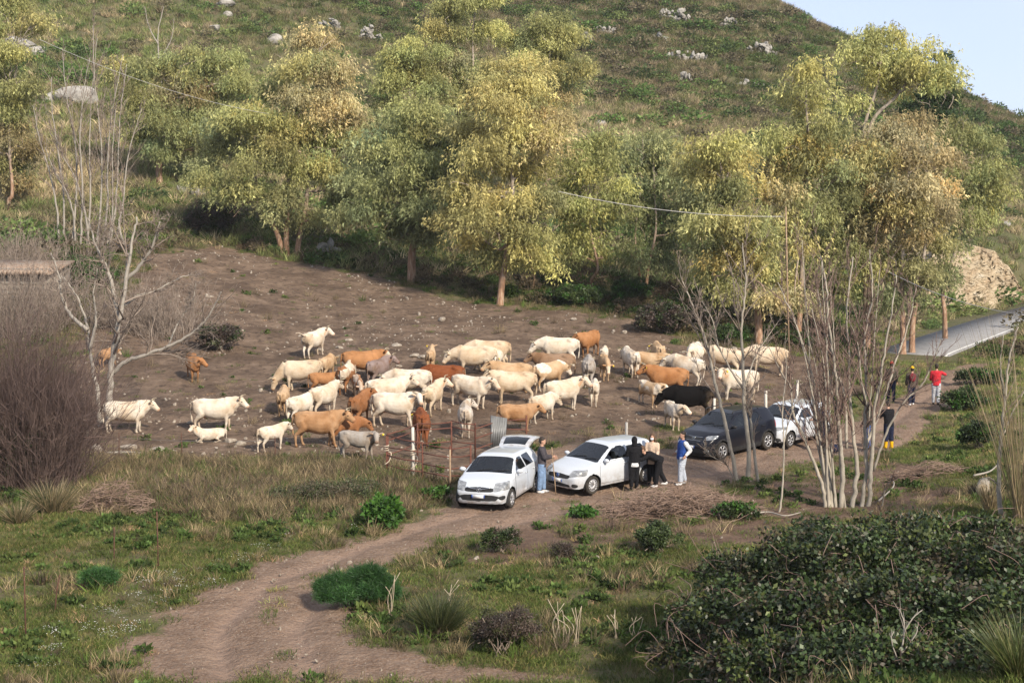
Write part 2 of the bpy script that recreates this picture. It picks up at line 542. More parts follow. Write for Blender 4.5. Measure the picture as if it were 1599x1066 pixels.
TRACK = poly_ground([(140,1064),(200,1010),(260,955),(330,908),(450,868),(560,835),(640,812),(705,788),(740,750),(850,700),(940,690),(1040,700),(1070,668),(1190,655),(1300,668),(1370,640),(1410,612),(1470,580),(1540,566),(1560,585),(1520,615),(1470,648),(1440,690),(1380,712),(1290,716),(1200,735),(1120,765),(1020,780),(960,788),(880,808),(800,826),(720,840),(660,858),(620,885),(560,930),(545,965),(600,1000),(700,1025),(900,1050),(1000,1064)])
PEN = poly_ground([(-60,690),(100,560),(230,400),(330,385),(460,408),(560,425),(640,446),(760,476),(860,480),(1000,500),(1080,540),(1180,548),(1290,560),(1330,600),(1300,660),(1190,655),(1070,668),(1040,700),(940,690),(850,700),(760,740),(700,765),(640,745),(560,722),(420,722),(300,718),(150,715)])
SOIL = poly_ground([(640,850),(800,822),(960,790),(1120,770),(1300,720),(1420,720),(1500,740),(1440,800),(1200,850),(1040,850),(930,850),(860,900),(740,880)])
ROAD = poly_ground([(1428,560),(1440,535),(1475,518),(1530,497),(1620,478),(1620,500),(1585,506),(1530,524),(1480,545),(1450,560)])
PALE = poly_ground([(170,1040),(210,985),(240,1000),(235,1050)])

ys = [-45.0]
while ys[-1] < 20: ys.append(ys[-1] + 2.2)
while ys[-1] < 300: ys.append(ys[-1] * 1.0064)
while ys[-1] < 1400: ys.append(ys[-1] * 1.12)
ys = np.array(ys)
u_in = np.linspace(-1, 1, 391)
u_out = np.array([1.06, 1.15, 1.3, 1.6, 2.1, 3.0, 4.5, 7.0])
us = np.concatenate([-u_out[::-1], u_in, u_out])
hw = 0.37 * np.maximum(ys, 20) + 3
GXX = us[None, :] * hw[:, None]; GYY = np.repeat(ys[:, None], len(us), 1)
GZZ = land(GXX, GYY)
_far = np.clip((np.hypot(GXX, GYY) - 300) / 120, 0, 1)
GZZ = GZZ * (1 - _far) + (-6) * _far
_m_track = sdf(GXX, GYY, TRACK); _m_pen = sdf(GXX, GYY, PEN); _m_soil = sdf(GXX, GYY, SOIL); _m_road = sdf(GXX, GYY, ROAD)
_wob = (fbm(GXX * 0.8, GYY * 0.8, 3, 21) - 0.5)
def sst(x, a, b):
    t = np.clip((x - a) / (b - a), 0, 1); return t * t * (3 - 2 * t)
A_TRACK = sst(_m_track + _wob * 1.6, -0.35, 0.45)
A_PEN = sst(_m_pen + _wob * 3.5, -0.8, 0.8) * (1 - A_TRACK)
A_SOIL = sst(_m_soil + _wob * 3.0, -0.6, 0.8)
A_HILL = sst(GYY + _wob * 10, 92, 112) * (1 - A_PEN)
# worn wheel ruts run along the track
_cl = poly_ground([(420,1064),(400,985),(470,915),(600,862),(720,820),(850,790),(1000,768),(1130,745),(1260,704),(1370,692),(1430,655),(1490,610),(1545,578)])
_dcl = dist_poly(GXX, GYY, _cl, False)
_rut = np.exp(-((_dcl - 0.85) / 0.28) ** 2) * sst(_m_track, 0.1, 0.5)
GZZ = GZZ - _rut * 0.10
_me_all = None
def terrain_obj(name, sel, m):
    used = np.unique(np.concatenate([sel[:, k] for k in range(4)]))
    remap = -np.ones(GXX.size, dtype=np.int64); remap[used] = np.arange(len(used))
    V = np.stack([GXX.ravel(), GYY.ravel(), GZZ.ravel()], 1)[used]
    at_ = {'track': A_TRACK.ravel()[used], 'pen': A_PEN.ravel()[used], 'soil': A_SOIL.ravel()[used], 'hill': A_HILL.ravel()[used], 'rut': _rut.ravel()[used]}
    me = np_mesh(name, V, remap[sel], True, attrs=at_)
    return tag(link_mesh(name, me, m), kind='structure')

M_LAND = mat('land', (0.1, 0.09, 0.06), 0.95, 0, 0.15)
t = NT(M_LAND)
p = t.pos()
n_fine = t.noise(p, 9.0, 6, 0.65); n_mid = t.noise(p, 1.3, 5, 0.6); n_big = t.noise(p, 0.16, 4, 0.55); n_px = t.noise(p, 15.0, 4, 0.75)
grass_c = t.ramp(n_mid, [(0.28, (0.048, 0.068, 0.018)), (0.45, (0.075, 0.098, 0.028)), (0.58, (0.11, 0.105, 0.045)), (0.72, (0.15, 0.125, 0.07))])
grass_c = t.mix(t.ramp(n_fine, [(0.35, (0, 0, 0)), (0.7, (1, 1, 1))]), grass_c, (0.13, 0.10, 0.065))
hill_c = t.ramp(n_big, [(0.3, (0.058, 0.072, 0.030)), (0.48, (0.086, 0.094, 0.042)), (0.6, (0.125, 0.115, 0.060)), (0.75, (0.07, 0.082, 0.034))])
hill_c = t.mix(t.ramp(n_mid, [(0.38, (0, 0, 0)), (0.66, (0.75, 0.75, 0.75))]), hill_c, (0.115, 0.095, 0.058))
pen_c = t.ramp(n_mid, [(0.25, (0.090, 0.061, 0.043)), (0.5, (0.150, 0.105, 0.075)), (0.72, (0.225, 0.163, 0.117))])
pen_c = t.mix(t.ramp(n_px, [(0.5, (0, 0, 0)), (0.78, (0.45, 0.45, 0.45))]), pen_c, (0.25, 0.19, 0.14))
pen_c = t.mix(t.ramp(t.noise(p, 0.45, 4, 0.6), [(0.44, (0, 0, 0)), (0.62, (0.8, 0.8, 0.8))]), pen_c, (0.082, 0.056, 0.040))
pen_c = t.mix(t.ramp(t.noise(p, 3.6, 3, 0.55), [(0.56, (0, 0, 0)), (0.66, (0.75, 0.75, 0.75))]), pen_c, (0.050, 0.036, 0.027))
track_c = t.ramp(n_mid, [(0.25, (0.118, 0.074, 0.049)), (0.5, (0.172, 0.113, 0.078)), (0.75, (0.235, 0.162, 0.115))])
track_c = t.mix(t.ramp(n_px, [(0.45, (0, 0, 0)), (0.72, (0.7, 0.7, 0.7))]), track_c, (0.32, 0.26, 0.21))
soil_c = t.ramp(n_mid, [(0.3, (0.085, 0.055, 0.038)), (0.6, (0.15, 0.10, 0.072)), (0.75, (0.17, 0.135, 0.08))])
def sharp(a, w=0.22):
    s_ = t.math('ADD', t.attr(a), t.math('MULTIPLY', t.math('SUBTRACT', n_fine, 0.5), 1.1))
    mr = t.n('ShaderNodeMapRange'); mr.inputs['From Min'].default_value = 0.5 - w; mr.inputs['From Max'].default_value = 0.5 + w
    t.l(s_, mr.inputs['Value']); return mr.outputs[0]
c = t.mix(sharp('hill', 0.4), grass_c, hill_c)
c = t.mix(sharp('soil', 0.4), c, soil_c)
c = t.mix(sharp('pen'), c, pen_c)
c = t.mix(sharp('track'), c, track_c)
c = t.mix(t.math('MULTIPLY', t.attr('rut'), 0.55), c, (0.27, 0.19, 0.145))
t.base(c)
t.bump(t.math('ADD', t.math('MULTIPLY', n_fine, 0.6), t.math('MULTIPLY', t.noise(p, 3.6, 3, 0.55), 0.7)), 1.0, 0.16)

ni, nj = GXX.shape
_i, _j = np.meshgrid(np.arange(ni - 1), np.arange(nj - 1), indexing='ij')
_a = (_i * nj + _j).ravel()
QUADS = np.stack([_a, _a + 1, _a + nj + 1, _a + nj], 1)
def qmean(A): return A.ravel()[QUADS].mean(1)
q_track = qmean(A_TRACK) > 0.5; q_pen = (qmean(A_PEN) > 0.5) & ~q_track; q_road = qmean(_m_road) > 0.35
q_hill = (qmean(A_HILL) > 0.5) & ~q_track & ~q_pen
terrain_obj('dirt_track', QUADS[q_track], M_LAND)
terrain_obj('trampled_ground', QUADS[q_pen], M_LAND)
terrain_obj('hillside', QUADS[q_hill], M_LAND)
terrain_obj('ground', QUADS[~(q_track | q_pen | q_hill)], M_LAND)

# asphalt road with pale edge line, laid over the ground
M_ASPH = noisy('asphalt', (0.17, 0.168, 0.168), (0.25, 0.245, 0.24), 3.0, 0.85, 0.2, 0.01)
M_LINE = noisy('road_paint', (0.55, 0.55, 0.52), (0.75, 0.74, 0.7), 5.0, 0.7, 0.0)
rc = ROADC.copy(); zz = rc[:, 2].copy(); zz[0] -= 0.35; zz[1] -= 0.02
tx = np.gradient(rc[:, :2], axis=0); tx /= np.linalg.norm(tx, axis=1, keepdims=True)
nn = np.stack([-tx[:, 1], tx[:, 0]], 1)
def strip(name, o0, o1, dz, m, parent=None):
    A = np.c_[rc[:, :2] + nn * o0, zz + dz]; B = np.c_[rc[:, :2] + nn * o1, zz + dz]
    V = np.vstack([A, B]); n = len(A); i = np.arange(n - 1)
    F = np.stack([i, i + 1, i + 1 + n, i + n], 1)
    V2 = np.vstack([V, V - [0, 0, 0.4]]) if dz < 0.4 and parent is None else V
    Fs = [F]
    if len(V2) > len(V):
        Fs.append(np.stack([i, i + 2 * n, i + 1 + 2 * n, i + 1], 1)); Fs.append(np.stack([i + n, i + 1 + n, i + 1 + 3 * n, i + 3 * n], 1))
    return link_mesh(name, np_mesh(name, V2, np.vstack(Fs)), m, parent)
road = tag(strip('road', -2.1, 2.1, 0.05, M_ASPH), kind='structure')
strip('edge_line', -1.95, -1.82, 0.056, M_LINE, road)
# ------------------------------------------------------------------ eucalyptus trees
LEAF = {
    'g': (0.309, 0.321, 0.134), 'd': (0.225, 0.251, 0.112), 'y': (0.422, 0.385, 0.157), 'p': (0.484, 0.396, 0.224),
    'l': (0.388, 0.393, 0.151), 's': (0.315, 0.333, 0.162), 'b': (0.304, 0.234, 0.123), 'k': (0.050, 0.083, 0.031), 'o': (0.444, 0.385, 0.157),
}
M_BARK = mat('eucalyptus_bark', (0.2, 0.13, 0.09), 0.9, 0, 0.2); _t = NT(M_BARK)
_o = _t.coord('Object')
_mp = _t.n('ShaderNodeMapping'); _mp.inputs['Scale'].default_value = (3, 3, 0.5); _t.l(_o, _mp.inputs['Vector'])
_c1 = _t.ramp(_t.noise(_mp.outputs[0], 3.0, 5, 0.6), [(0.3, (0.15, 0.085, 0.052)), (0.5, (0.27, 0.165, 0.105)), (0.7, (0.38, 0.30, 0.23))])
_sz = _t.n('ShaderNodeSeparateXYZ'); _t.l(_o, _sz.inputs[0])
_c2 = _t.ramp(_t.noise(_mp.outputs[0], 2.0, 4, 0.6), [(0.3, (0.20, 0.16, 0.125)), (0.65, (0.36, 0.31, 0.26))])
_mr = _t.n('ShaderNodeMapRange'); _mr.inputs['From Min'].default_value = 2.0; _mr.inputs['From Max'].default_value = 5.0; _t.l(_sz.outputs[2], _mr.inputs['Value'])
_t.base(_t.mix(_mr.outputs[0], _c1, _c2)); _t.bump(_t.noise(_mp.outputs[0], 8.0, 4, 0.6), 0.5, 0.05)

def leaf_quads(P, D, W, L, S):
    """diamond leaves: P base, D unit axis, W unit width axis, L length, S width"""
    L = L[:, None]; S = S[:, None]
    v0 = P; v1 = P + D * L * 0.42 + W * S * 0.5; v2 = P + D * L; v3 = P + D * L * 0.42 - W * S * 0.5
    V = np.stack([v0, v1, v2, v3], 1).reshape(-1, 3)
    F = np.arange(len(P) * 4, dtype=np.int32).reshape(-1, 4)
    return V, F
def unit(a): return a / (np.linalg.norm(a, axis=-1, keepdims=True) + 1e-9)

def spray_arrays(seed, n=48, leaf=(0.235, 0.084), size=0.36, droop=1.0, hang=0.75):
    """one hanging spray of narrow leaves: triangle corners (n*3,3) and a tone per leaf"""
    g = np.random.default_rng(seed)
    ns = 6
    so = g.normal(size=(ns, 3)) * np.array([size, size, size * 0.55])
    si = g.integers(0, ns, n)
    t_ = g.uniform(0, 1, n)
    P = so[si] + g.normal(size=(n, 3)) * 0.06
    P[:, 2] -= t_ * hang * droop
    P[:, :2] += unit(so[si])[:, :2] * (t_ * 0.16)[:, None]
    D = unit(unit(so[si]) * np.array([0.5, 0.5, 0.1]) + g.normal(size=(n, 3)) * 0.5 + np.array([0, 0, -0.9 * droop]))
    W = unit(np.cross(D, g.normal(size=(n, 3))))
    L = (leaf[0] * g.uniform(0.6, 1.3, n))[:, None]; S = (leaf[1] * g.uniform(0.7, 1.3, n))[:, None]
    V = np.stack([P + W * S * 0.5 + D * L * 0.25, P + D * L, P - W * S * 0.5], 1)
    return V, np.exp(g.normal(0, 0.22, n))
SPRAYS = {'droop': [spray_arrays(i) for i in range(10)], 'tuft': [spray_arrays(40 + i, 40, (0.20, 0.10), 0.30, 0.15, 0.2) for i in range(6)]}
M_EUC = leafy('eucalyptus_leaf', 0.6, 0.45, 0.25, 1.0, 0.16, 0.5)
def crown_mesh(P, scl, tint, g, key='droop'):
    """all sprays of one crown as one mesh"""
    S = SPRAYS[key]; VV, CC = [], []
    pick = g.integers(0, len(S), len(P)); ang = g.uniform(0, 6.28, len(P))
    for k_ in range(len(S)):
        ii = np.where(pick == k_)[0]
        if not len(ii): continue
        T, tone = S[k_]
        ca, sa = np.cos(ang[ii])[:, None, None], np.sin(ang[ii])[:, None, None]
        x, y, z = T[None, ..., 0], T[None, ..., 1], T[None, ..., 2]
        V = np.stack([x * ca - y * sa, x * sa + y * ca, np.broadcast_to(z, (len(ii),) + T.shape[:2])], -1) * scl[ii][:, None, None, None] + P[ii][:, None, None, :]
        VV.append(V.reshape(-1, 3))
        CC.append(np.repeat((tint[ii][:, None, :] * tone[None, :, None]).reshape(-1, 3), 3, axis=0))
    V = np.concatenate(VV); C = np.concatenate(CC)
    return np_mesh('crown', V, np.arange(len(V), dtype=np.int32).reshape(-1, 3), False, C)

def lobe_points(c, rad, g, dens=1.0):
    """where sprays hang: the clump is broken into smaller tufts with gaps between them"""
    rad = np.array(rad)
    area = 4 * math.pi * (rad[0] * rad[2] + rad[0] * rad[1] + rad[1] * rad[2]) / 3
    ks = max(5, int(area * 0.17))
    u = unit(g.normal(size=(ks, 3))); u[:, 2] = np.where(u[:, 2] < -0.35, -u[:, 2] * 0.7, u[:, 2])
    sc = c + u * rad * (g.uniform(0.25, 1.0, ks) ** 0.5)[:, None] * 0.92
    sr = np.cbrt(np.prod(rad)) * g.uniform(0.20, 0.46, ks)
    n = max(10, int(area * 2.15 * dens))
    w = sr ** 2; si = g.choice(ks, n, p=w / w.sum())
    v = unit(g.normal(size=(n, 3))); v[:, 2] = np.where(v[:, 2] < -0.2, -v[:, 2], v[:, 2])
    P = sc[si] + v * sr[si][:, None] * (g.uniform(0.3, 1.08, n) ** 0.5)[:, None] * np.array([0.98, 0.98, 1.08])
    tone = np.exp(g.normal(0, 0.17, ks))[si] * np.exp(g.normal(0, 0.12, n))
    hue = g.normal(0, 0.07, ks)[si]
    return P, tone, hue

def limb_path(a, b, g, bend=0.12, k=5):
    a = np.array(a, float); b = np.array(b, float)
    L = np.linalg.norm(b - a)
    m1 = a + (b - a) * 0.35 + g.normal(size=3) * L * bend + np.array([0, 0, L * 0.06])
    m2 = a + (b - a) * 0.7 + g.normal(size=3) * L * bend * 0.7 + np.array([0, 0, L * 0.05])
    return smooth_path([a, m1, m2, b], k)

def eucalyptus(label, base, lobes, trunks=None, r0=0.24, dens=1.0, name='eucalyptus_tree', seed=0, droop=1.0, group='eucalyptus trees at the foot of the hill', cat='tree'):
    """base (px,py) or (px,py,d); lobes (px,py,rx,ry,tint[,dd]) measured in the picture at the tree's own distance"""
    g = np.random.default_rng(100 + seed)
    B = gp(*base) if len(base) == 2 else np.array([at(*base)[0], at(*base)[1], float(hgt(at(*base)[0], at(*base)[1]))])
    d = B[1] * _cp + (CAM_Z - B[2]) * _sp
    root = empty(name, B); tag(root, label, cat, group)
    cs = []; PP, TT = [], []
    for i, lb in enumerate(lobes):
        px, py, rx, ry, tn = lb[:5]
        dd = lb[5] if len(lb) > 5 else g.uniform(-1.6, 1.6)
        c = at(px, py, d + dd) - B
        s = (d + dd) / FPX
        rad = (rx * s * 1.14, (rx + ry) * 0.5 * s * 1.05, ry * s * 1.26)
        cs.append((c, rad))
        P, tone, hue = lobe_points(c, rad, g, dens)
        PP.append(P); TT.append(np.array(LEAF[tn])[None, :] * tone[:, None] * np.stack([1 + hue, np.ones(len(P)), 1 - hue], 1))
    PP = np.concatenate(PP); TT = np.concatenate(TT); n = len(PP)
    mean_ = TT.mean(0); wv = g.uniform(0.1, 0.55, n)[:, None]; TT = TT * (1 - wv) + mean_ * wv * (TT.sum(1, keepdims=True) / mean_.sum())
    link_mesh('crown', crown_mesh(PP, g.uniform(0.75, 1.25, n), TT, g, 'droop' if droop > 0.5 else 'tuft'), M_EUC, root)
    tb = MB()
    fork_at = []
    if trunks is None:
        low = min(c[2] - r[2] for c, r in cs); top = np.mean([c for c, r in cs], 0)
        hfork = max(0.8, low + 0.6)
        trunks = [[(0, 0, -0.3), (g.normal(0, .12), g.normal(0, .12), hfork * 0.5), (g.normal(0, .25), g.normal(0, .25), hfork), (top[0] * 0.5, top[1] * 0.4, (hfork + top[2]) / 2), (top[0], top[1], top[2])]]
    else:
        trunks = [[tuple(gp(*q)[:3] - B + np.array([0, 0, -0.3])) if j == 0 and len(q) == 2 else tuple(at(q[0], q[1], d + (q[2] if len(q) > 2 else 0)) - B) for j, q in enumerate(tr)] for tr in trunks]
    for tr in trunks:
        P = smooth_path(tr, 7)
        n = len(P); rr = r0 * (1 - 0.72 * np.linspace(0, 1, n)); rr[0] *= 1.35; rr[1] *= 1.12
        tb.tube(P, rr, 8, cap=True); fork_at.append((P, rr))
    for c, rad in cs:
        best = None
        for P, rr in fork_at:
            ok = P[:, 2] < c[2] - 0.15 * rad[2]
            ok[: max(2, len(P) // 3)] = False
            if not ok.any(): ok[len(P) // 2] = True
            idx = np.where(ok)[0]
            q = np.linalg.norm(P[idx] - c, axis=1) + 0.3 * np.abs(P[idx][:, 2] - c[2])
            k_ = idx[np.argmin(q)]
            if best is None or q.min() < best[0]: best = (q.min(), P[k_], rr[k_])
        Q = limb_path(best[1], c, g)
        n = len(Q)
        tb.tube(Q, best[2] * 0.62 * (1 - 0.75 * np.linspace(0, 1, n)) + 0.012, 5, cap=False)
        for _ in range(3):
            e = c + unit(g.normal(size=3)) * np.array(rad) * 0.85
            Q2 = limb_path(Q[int(n * g.uniform(0.45, 0.95))], e, g, 0.1, 3)
            tb.tube(Q2, np.linspace(0.04, 0.01, len(Q2)), 3, cap=False)
    tb.build('trunk', M_BARK, root, smooth=True)
    return root

eucalyptus('tall tangled eucalyptus with three leaning red-brown stems, pinkish yellow top', (458,402), [
    (492,72,38,30,'p'),(470,108,52,38,'y'),(515,125,40,34,'p'),(432,150,48,34,'g'),(492,165,62,40,'p',-1.2),(540,185,36,34,'p'),
    (400,195,52,38,'l'),(455,215,58,36,'y',-1.5),(525,232,48,38,'l'),(355,240,48,44,'s'),(410,262,54,38,'g',-1.8),(478,275,54,36,'l'),(540,285,42,36,'s'),
    (340,292,34,34,'g'),(390,312,46,32,'g',-1.0),(455,325,46,30,'s',-1.5),(515,330,40,30,'g'),(420,235,40,36,'y'),(365,200,30,28,'s'),(480,345,36,22,'s')],
    trunks=[[(444,400),(434,368),(420,335),(404,300),(395,250)],[(448,402),(447,365),(450,320),(452,240),(465,150)],[(463,406),(467,372),(478,320),(482,260),(498,130)]], r0=0.22, seed=1)
eucalyptus('dark green round-headed eucalyptus on a straight red-brown trunk', (643,441), [
    (640,195,50,34,'g'),(600,228,46,42,'s'),(682,236,48,44,'d'),(636,262,60,44,'g',-1.5),(578,290,42,40,'s'),(702,290,46,46,'d'),(620,318,58,42,'d',-1.8),
    (668,335,52,40,'s',-1.5),(562,330,32,30,'s'),(600,362,44,28,'d'),(652,372,50,24,'s',-1),(706,345,40,34,'g'),(690,205,34,28,'g')],
    trunks=[[(643,441),(643,400),(646,370),(642,300),(640,200)]], r0=0.30, seed=2)
eucalyptus('bright yellow-green eucalyptus top showing above the dark round-headed one', (640,330), [
    (640,88,44,26,'l'),(612,112,36,30,'l'),(668,112,38,32,'l'),(640,135,44,30,'l'),(600,150,30,28,'g'),(690,150,30,30,'g'),(648,172,36,28,'g'),(575,190,36,30,'s'),(620,205,40,30,'g'),(670,215,44,34,'g'),(640,250,50,34,'d')],
    seed=3, r0=0.2)
eucalyptus('golden yellow eucalyptus, tallest of the middle row, bare pale stem showing', (782,476), [
    (790,112,46,32,'o'),(750,140,40,32,'y'),(826,146,46,34,'y'),(782,172,58,34,'o',-1.2),(852,196,40,34,'p'),(742,205,40,32,'o'),(800,220,56,34,'y',-1.6),(862,232,32,28,'p'),
    (760,255,46,34,'y'),(826,268,44,38,'y'),(730,290,40,28,'y'),(782,308,46,32,'o',-1.4),(846,318,38,36,'s'),(722,340,42,26,'o'),(768,362,50,30,'y',-1.5),(822,378,40,36,'g'),(728,372,34,22,'y'),(790,408,40,28,'g'),(840,420,30,30,'l')],
    trunks=[[(780,477),(784,440),(792,390),(800,310),(798,240),(795,130)]], r0=0.22, seed=4)
eucalyptus('dense green eucalyptus crown above and behind the golden yellow one', (850,335), [
    (856,38,44,24,'g'),(828,62,40,28,'g'),(880,68,38,32,'g'),(846,92,50,34,'g'),(884,108,30,28,'y'),(812,100,34,28,'l'),(850,135,48,34,'g'),(875,160,34,30,'p'),(830,180,40,34,'g'),(850,225,46,36,'g'),(900,270,32,34,'l')], seed=5, r0=0.2)
eucalyptus('sparse eucalyptus reaching the top edge, forked bare limbs in its crown', (722,330), [
    (700,18,36,24,'g'),(745,4,42,18,'l'),(690,52,26,24,'y'),(764,48,28,22,'l'),(722,60,26,20,'g'),(735,-25,50,22,'g'),(700,110,26,30,'p'),(745,120,34,30,'g'),(715,165,40,34,'g'),(740,200,36,34,'d')],
    trunks=[[(722,330),(722,250),(724,180),(738,110),(738,50),(745,0)],[(720,330),(718,230),(708,150),(694,105),(700,40)]], r0=0.16, seed=6)
eucalyptus('broad olive eucalyptus behind the leafless pale stems, red-brown trunk', (250,288), [
    (296,96,38,28,'g'),(246,120,44,30,'g'),(338,92,32,28,'l'),(332,130,44,34,'g'),(284,150,52,36,'b'),(228,165,40,34,'g'),(330,180,44,36,'s'),(272,196,54,38,'g',-1.4),(226,215,36,32,'g'),(318,226,46,32,'g',-1.2),(265,240,44,26,'d'),(205,108,30,22,'y'),(365,140,26,28,'l'),(372,188,30,32,'l'),(350,250,30,26,'s')],
    trunks=[[(250,289),(248,262),(252,230),(266,170),(280,110)]], r0=0.30, seed=7)
eucalyptus('yellowish eucalyptus cut by the top left corner of the picture', (14,330), [
    (14,18,38,22,'l'),(44,44,26,18,'y'),(5,52,26,24,'l'),(55,30,20,14,'o'),(8,-15,40,22,'l'),(6,125,24,30,'g'),(14,165,26,26,'l'),(22,92,34,26,'l'),(34,130,28,26,'g'),(12,262,36,26,'g'),(30,285,30,20,'b'),(20,210,38,24,'b'),(40,232,32,20,'b'),(10,185,34,22,'g'),(0,245,36,24,'b'),(-20,90,36,40,'g')], seed=8, r0=0.2)
eucalyptus('slender lime-green eucalyptus right of the golden one, above the verge', (925,462), [
    (918,222,34,24,'l'),(948,240,26,26,'g'),(896,258,34,30,'l'),(936,278,36,30,'l'),(905,300,38,30,'l'),(948,316,30,32,'g'),(912,338,42,30,'l',-1.2),(950,360,26,28,'g'),(905,372,34,26,'l'),(936,396,32,24,'l'),(880,400,24,24,'g'),(900,235,24,22,'g')], seed=9, r0=0.13, dens=0.8)
eucalyptus('grey-green thin-stemmed eucalyptus with open crown behind the cattle', (1008,462), [
    (1030,218,42,22,'s'),(1000,236,34,26,'s'),(1055,240,32,28,'s'),(1018,264,44,28,'d'),(986,286,30,28,'s'),(1052,285,36,30,'s'),(1008,312,36,28,'d'),(1042,330,36,28,'s'),(1000,352,30,26,'d'),(1032,378,30,26,'d'),(1064,362,26,28,'s'),(985,395,24,26,'d'),(1018,410,26,22,'d')],
    trunks=[[(1008,462),(1012,420),(1024,360),(1022,300),(1020,240)],[(1006,462),(998,425),(992,370),(1000,300)]], r0=0.11, seed=10, dens=0.8)
eucalyptus('mixed yellow and green eucalyptus with orange trunk behind the cream cow', (1185,540), [
    (1108,236,40,30,'l'),(1140,222,30,22,'y'),(1092,272,36,32,'y'),(1136,270,40,34,'y'),(1108,308,42,30,'s'),(1155,312,36,34,'g'),(1092,345,32,30,'l'),(1132,352,42,34,'y',-1.2),(1168,365,36,34,'g'),(1100,390,32,28,'s'),(1140,402,40,30,'o'),(1180,420,36,34,'y'),(1110,430,28,26,'g'),(1158,450,34,26,'g'),(1200,470,26,24,'p')],
    trunks=[[(1185,541),(1184,500),(1178,450),(1160,380),(1135,300),(1120,240)]], r0=0.24, seed=11)
eucalyptus('eucalyptus with a separate pompon of yellow leaves on top, behind the pole', (1246,545), [
    (1258,132,38,24,'l'),(1240,152,28,18,'y'),(1282,150,26,18,'l'),(1262,172,22,16,'y'),(1262,210,48,28,'y'),(1300,196,26,24,'g'),(1225,232,40,30,'l'),(1280,246,46,34,'y',-1),(1206,272,34,32,'p'),(1246,282,46,34,'y'),(1296,296,40,36,'d'),(1216,320,36,34,'p'),(1262,334,44,36,'g'),(1300,352,40,34,'s'),(1226,372,36,34,'o'),(1272,392,42,34,'g'),(1230,424,34,30,'y'),(1280,450,38,28,'d'),(1240,470,30,24,'p')],
    trunks=[[(1246,546),(1248,500),(1252,430),(1256,330),(1262,240),(1258,140)]], r0=0.2, seed=12)
eucalyptus('tall eucalyptus whose umbrella of leaf clumps stands against the sky', (1352,548), [
    (1342,92,28,24,'l'),(1368,66,34,24,'l'),(1400,72,30,26,'l'),(1432,82,34,26,'l'),(1418,110,34,24,'g'),(1452,112,34,26,'l'),(1470,134,28,20,'l'),(1380,100,26,20,'g'),(1350,118,22,18,'l'),(1395,140,26,18,'y'),(1340,160,16,18,'l'),(1370,232,40,30,'p'),(1340,262,38,34,'d'),(1330,310,40,34,'s'),(1365,290,40,34,'g'),(1345,350,38,34,'p'),(1320,395,38,32,'g'),(1355,420,36,30,'y')],
    trunks=[[(1352,549),(1352,480),(1350,400),(1348,300),(1350,200),(1368,140),(1376,90)],[(1354,549),(1358,420),(1352,260),(1362,190),(1400,150),(1432,105)]], r0=0.19, seed=13)
eucalyptus('dark green conical tree poking out behind the umbrella-topped eucalyptus', (1460,470), [
    (1470,104,16,18,'k'),(1462,128,24,22,'k'),(1478,150,22,20,'k'),(1452,158,34,26,'k'),(1472,178,26,20,'k'),(1440,186,34,26,'k'),(1465,205,34,24,'k'),(1450,240,36,30,'k'),(1460,290,36,36,'k'),(1455,350,36,40,'k')], seed=14, name='conifer_tree', droop=0.2, dens=1.5)
eucalyptus('pinkish tan eucalyptus with half-dry leaves beside the track', (1412,552), [
    (1398,212,40,30,'p'),(1436,196,26,24,'p'),(1430,238,46,34,'p'),(1382,256,44,34,'y'),(1462,262,40,34,'p'),(1410,286,48,34,'p',-1.4),(1456,306,42,34,'p'),(1380,318,44,34,'y'),(1424,338,48,34,'o',-1.2),(1470,352,36,34,'p'),(1388,372,44,34,'p'),(1436,388,44,32,'y'),(1400,422,42,30,'g'),(1448,432,36,30,'s'),(1410,462,34,24,'d')],
    trunks=[[(1410,553),(1410,510),(1408,450),(1412,350),(1420,240)],[(1424,552),(1426,500),(1440,420),(1452,320)]], r0=0.2, seed=15)
eucalyptus('green eucalyptus with drooping side clumps left of the rock cutting', (1476,530), [
    (1498,210,36,26,'g'),(1528,222,30,26,'g'),(1508,250,34,28,'g'),(1545,262,24,20,'l'),(1536,288,32,28,'l'),(1502,300,34,34,'s'),(1528,318,34,26,'l'),(1496,346,30,28,'g'),(1540,340,20,20,'l'),(1482,384,26,26,'d'),(1466,430,26,28,'d')], seed=16, r0=0.18)

# ------------------------------------------------------------------ leafless trees
M_PALE = noisy('pale_bark', (0.19, 0.172, 0.145), (0.29, 0.265, 0.23), 5.0, 0.9, 0.3, 0.01, c3=(0.235, 0.21, 0.18))
M_GREYBARK = noisy('grey_bark', (0.235, 0.21, 0.17), (0.35, 0.315, 0.26), 4.0, 0.9, 0.3, 0.01)
M_TWIG = noisy('twig_bark', (0.16, 0.125, 0.10), (0.25, 0.205, 0.17), 3.0, 0.95, 0.0)
M_REDTWIG = noisy('red_twig_bark', (0.13, 0.085, 0.070), (0.21, 0.15, 0.125), 2.0, 0.95, 0.0)

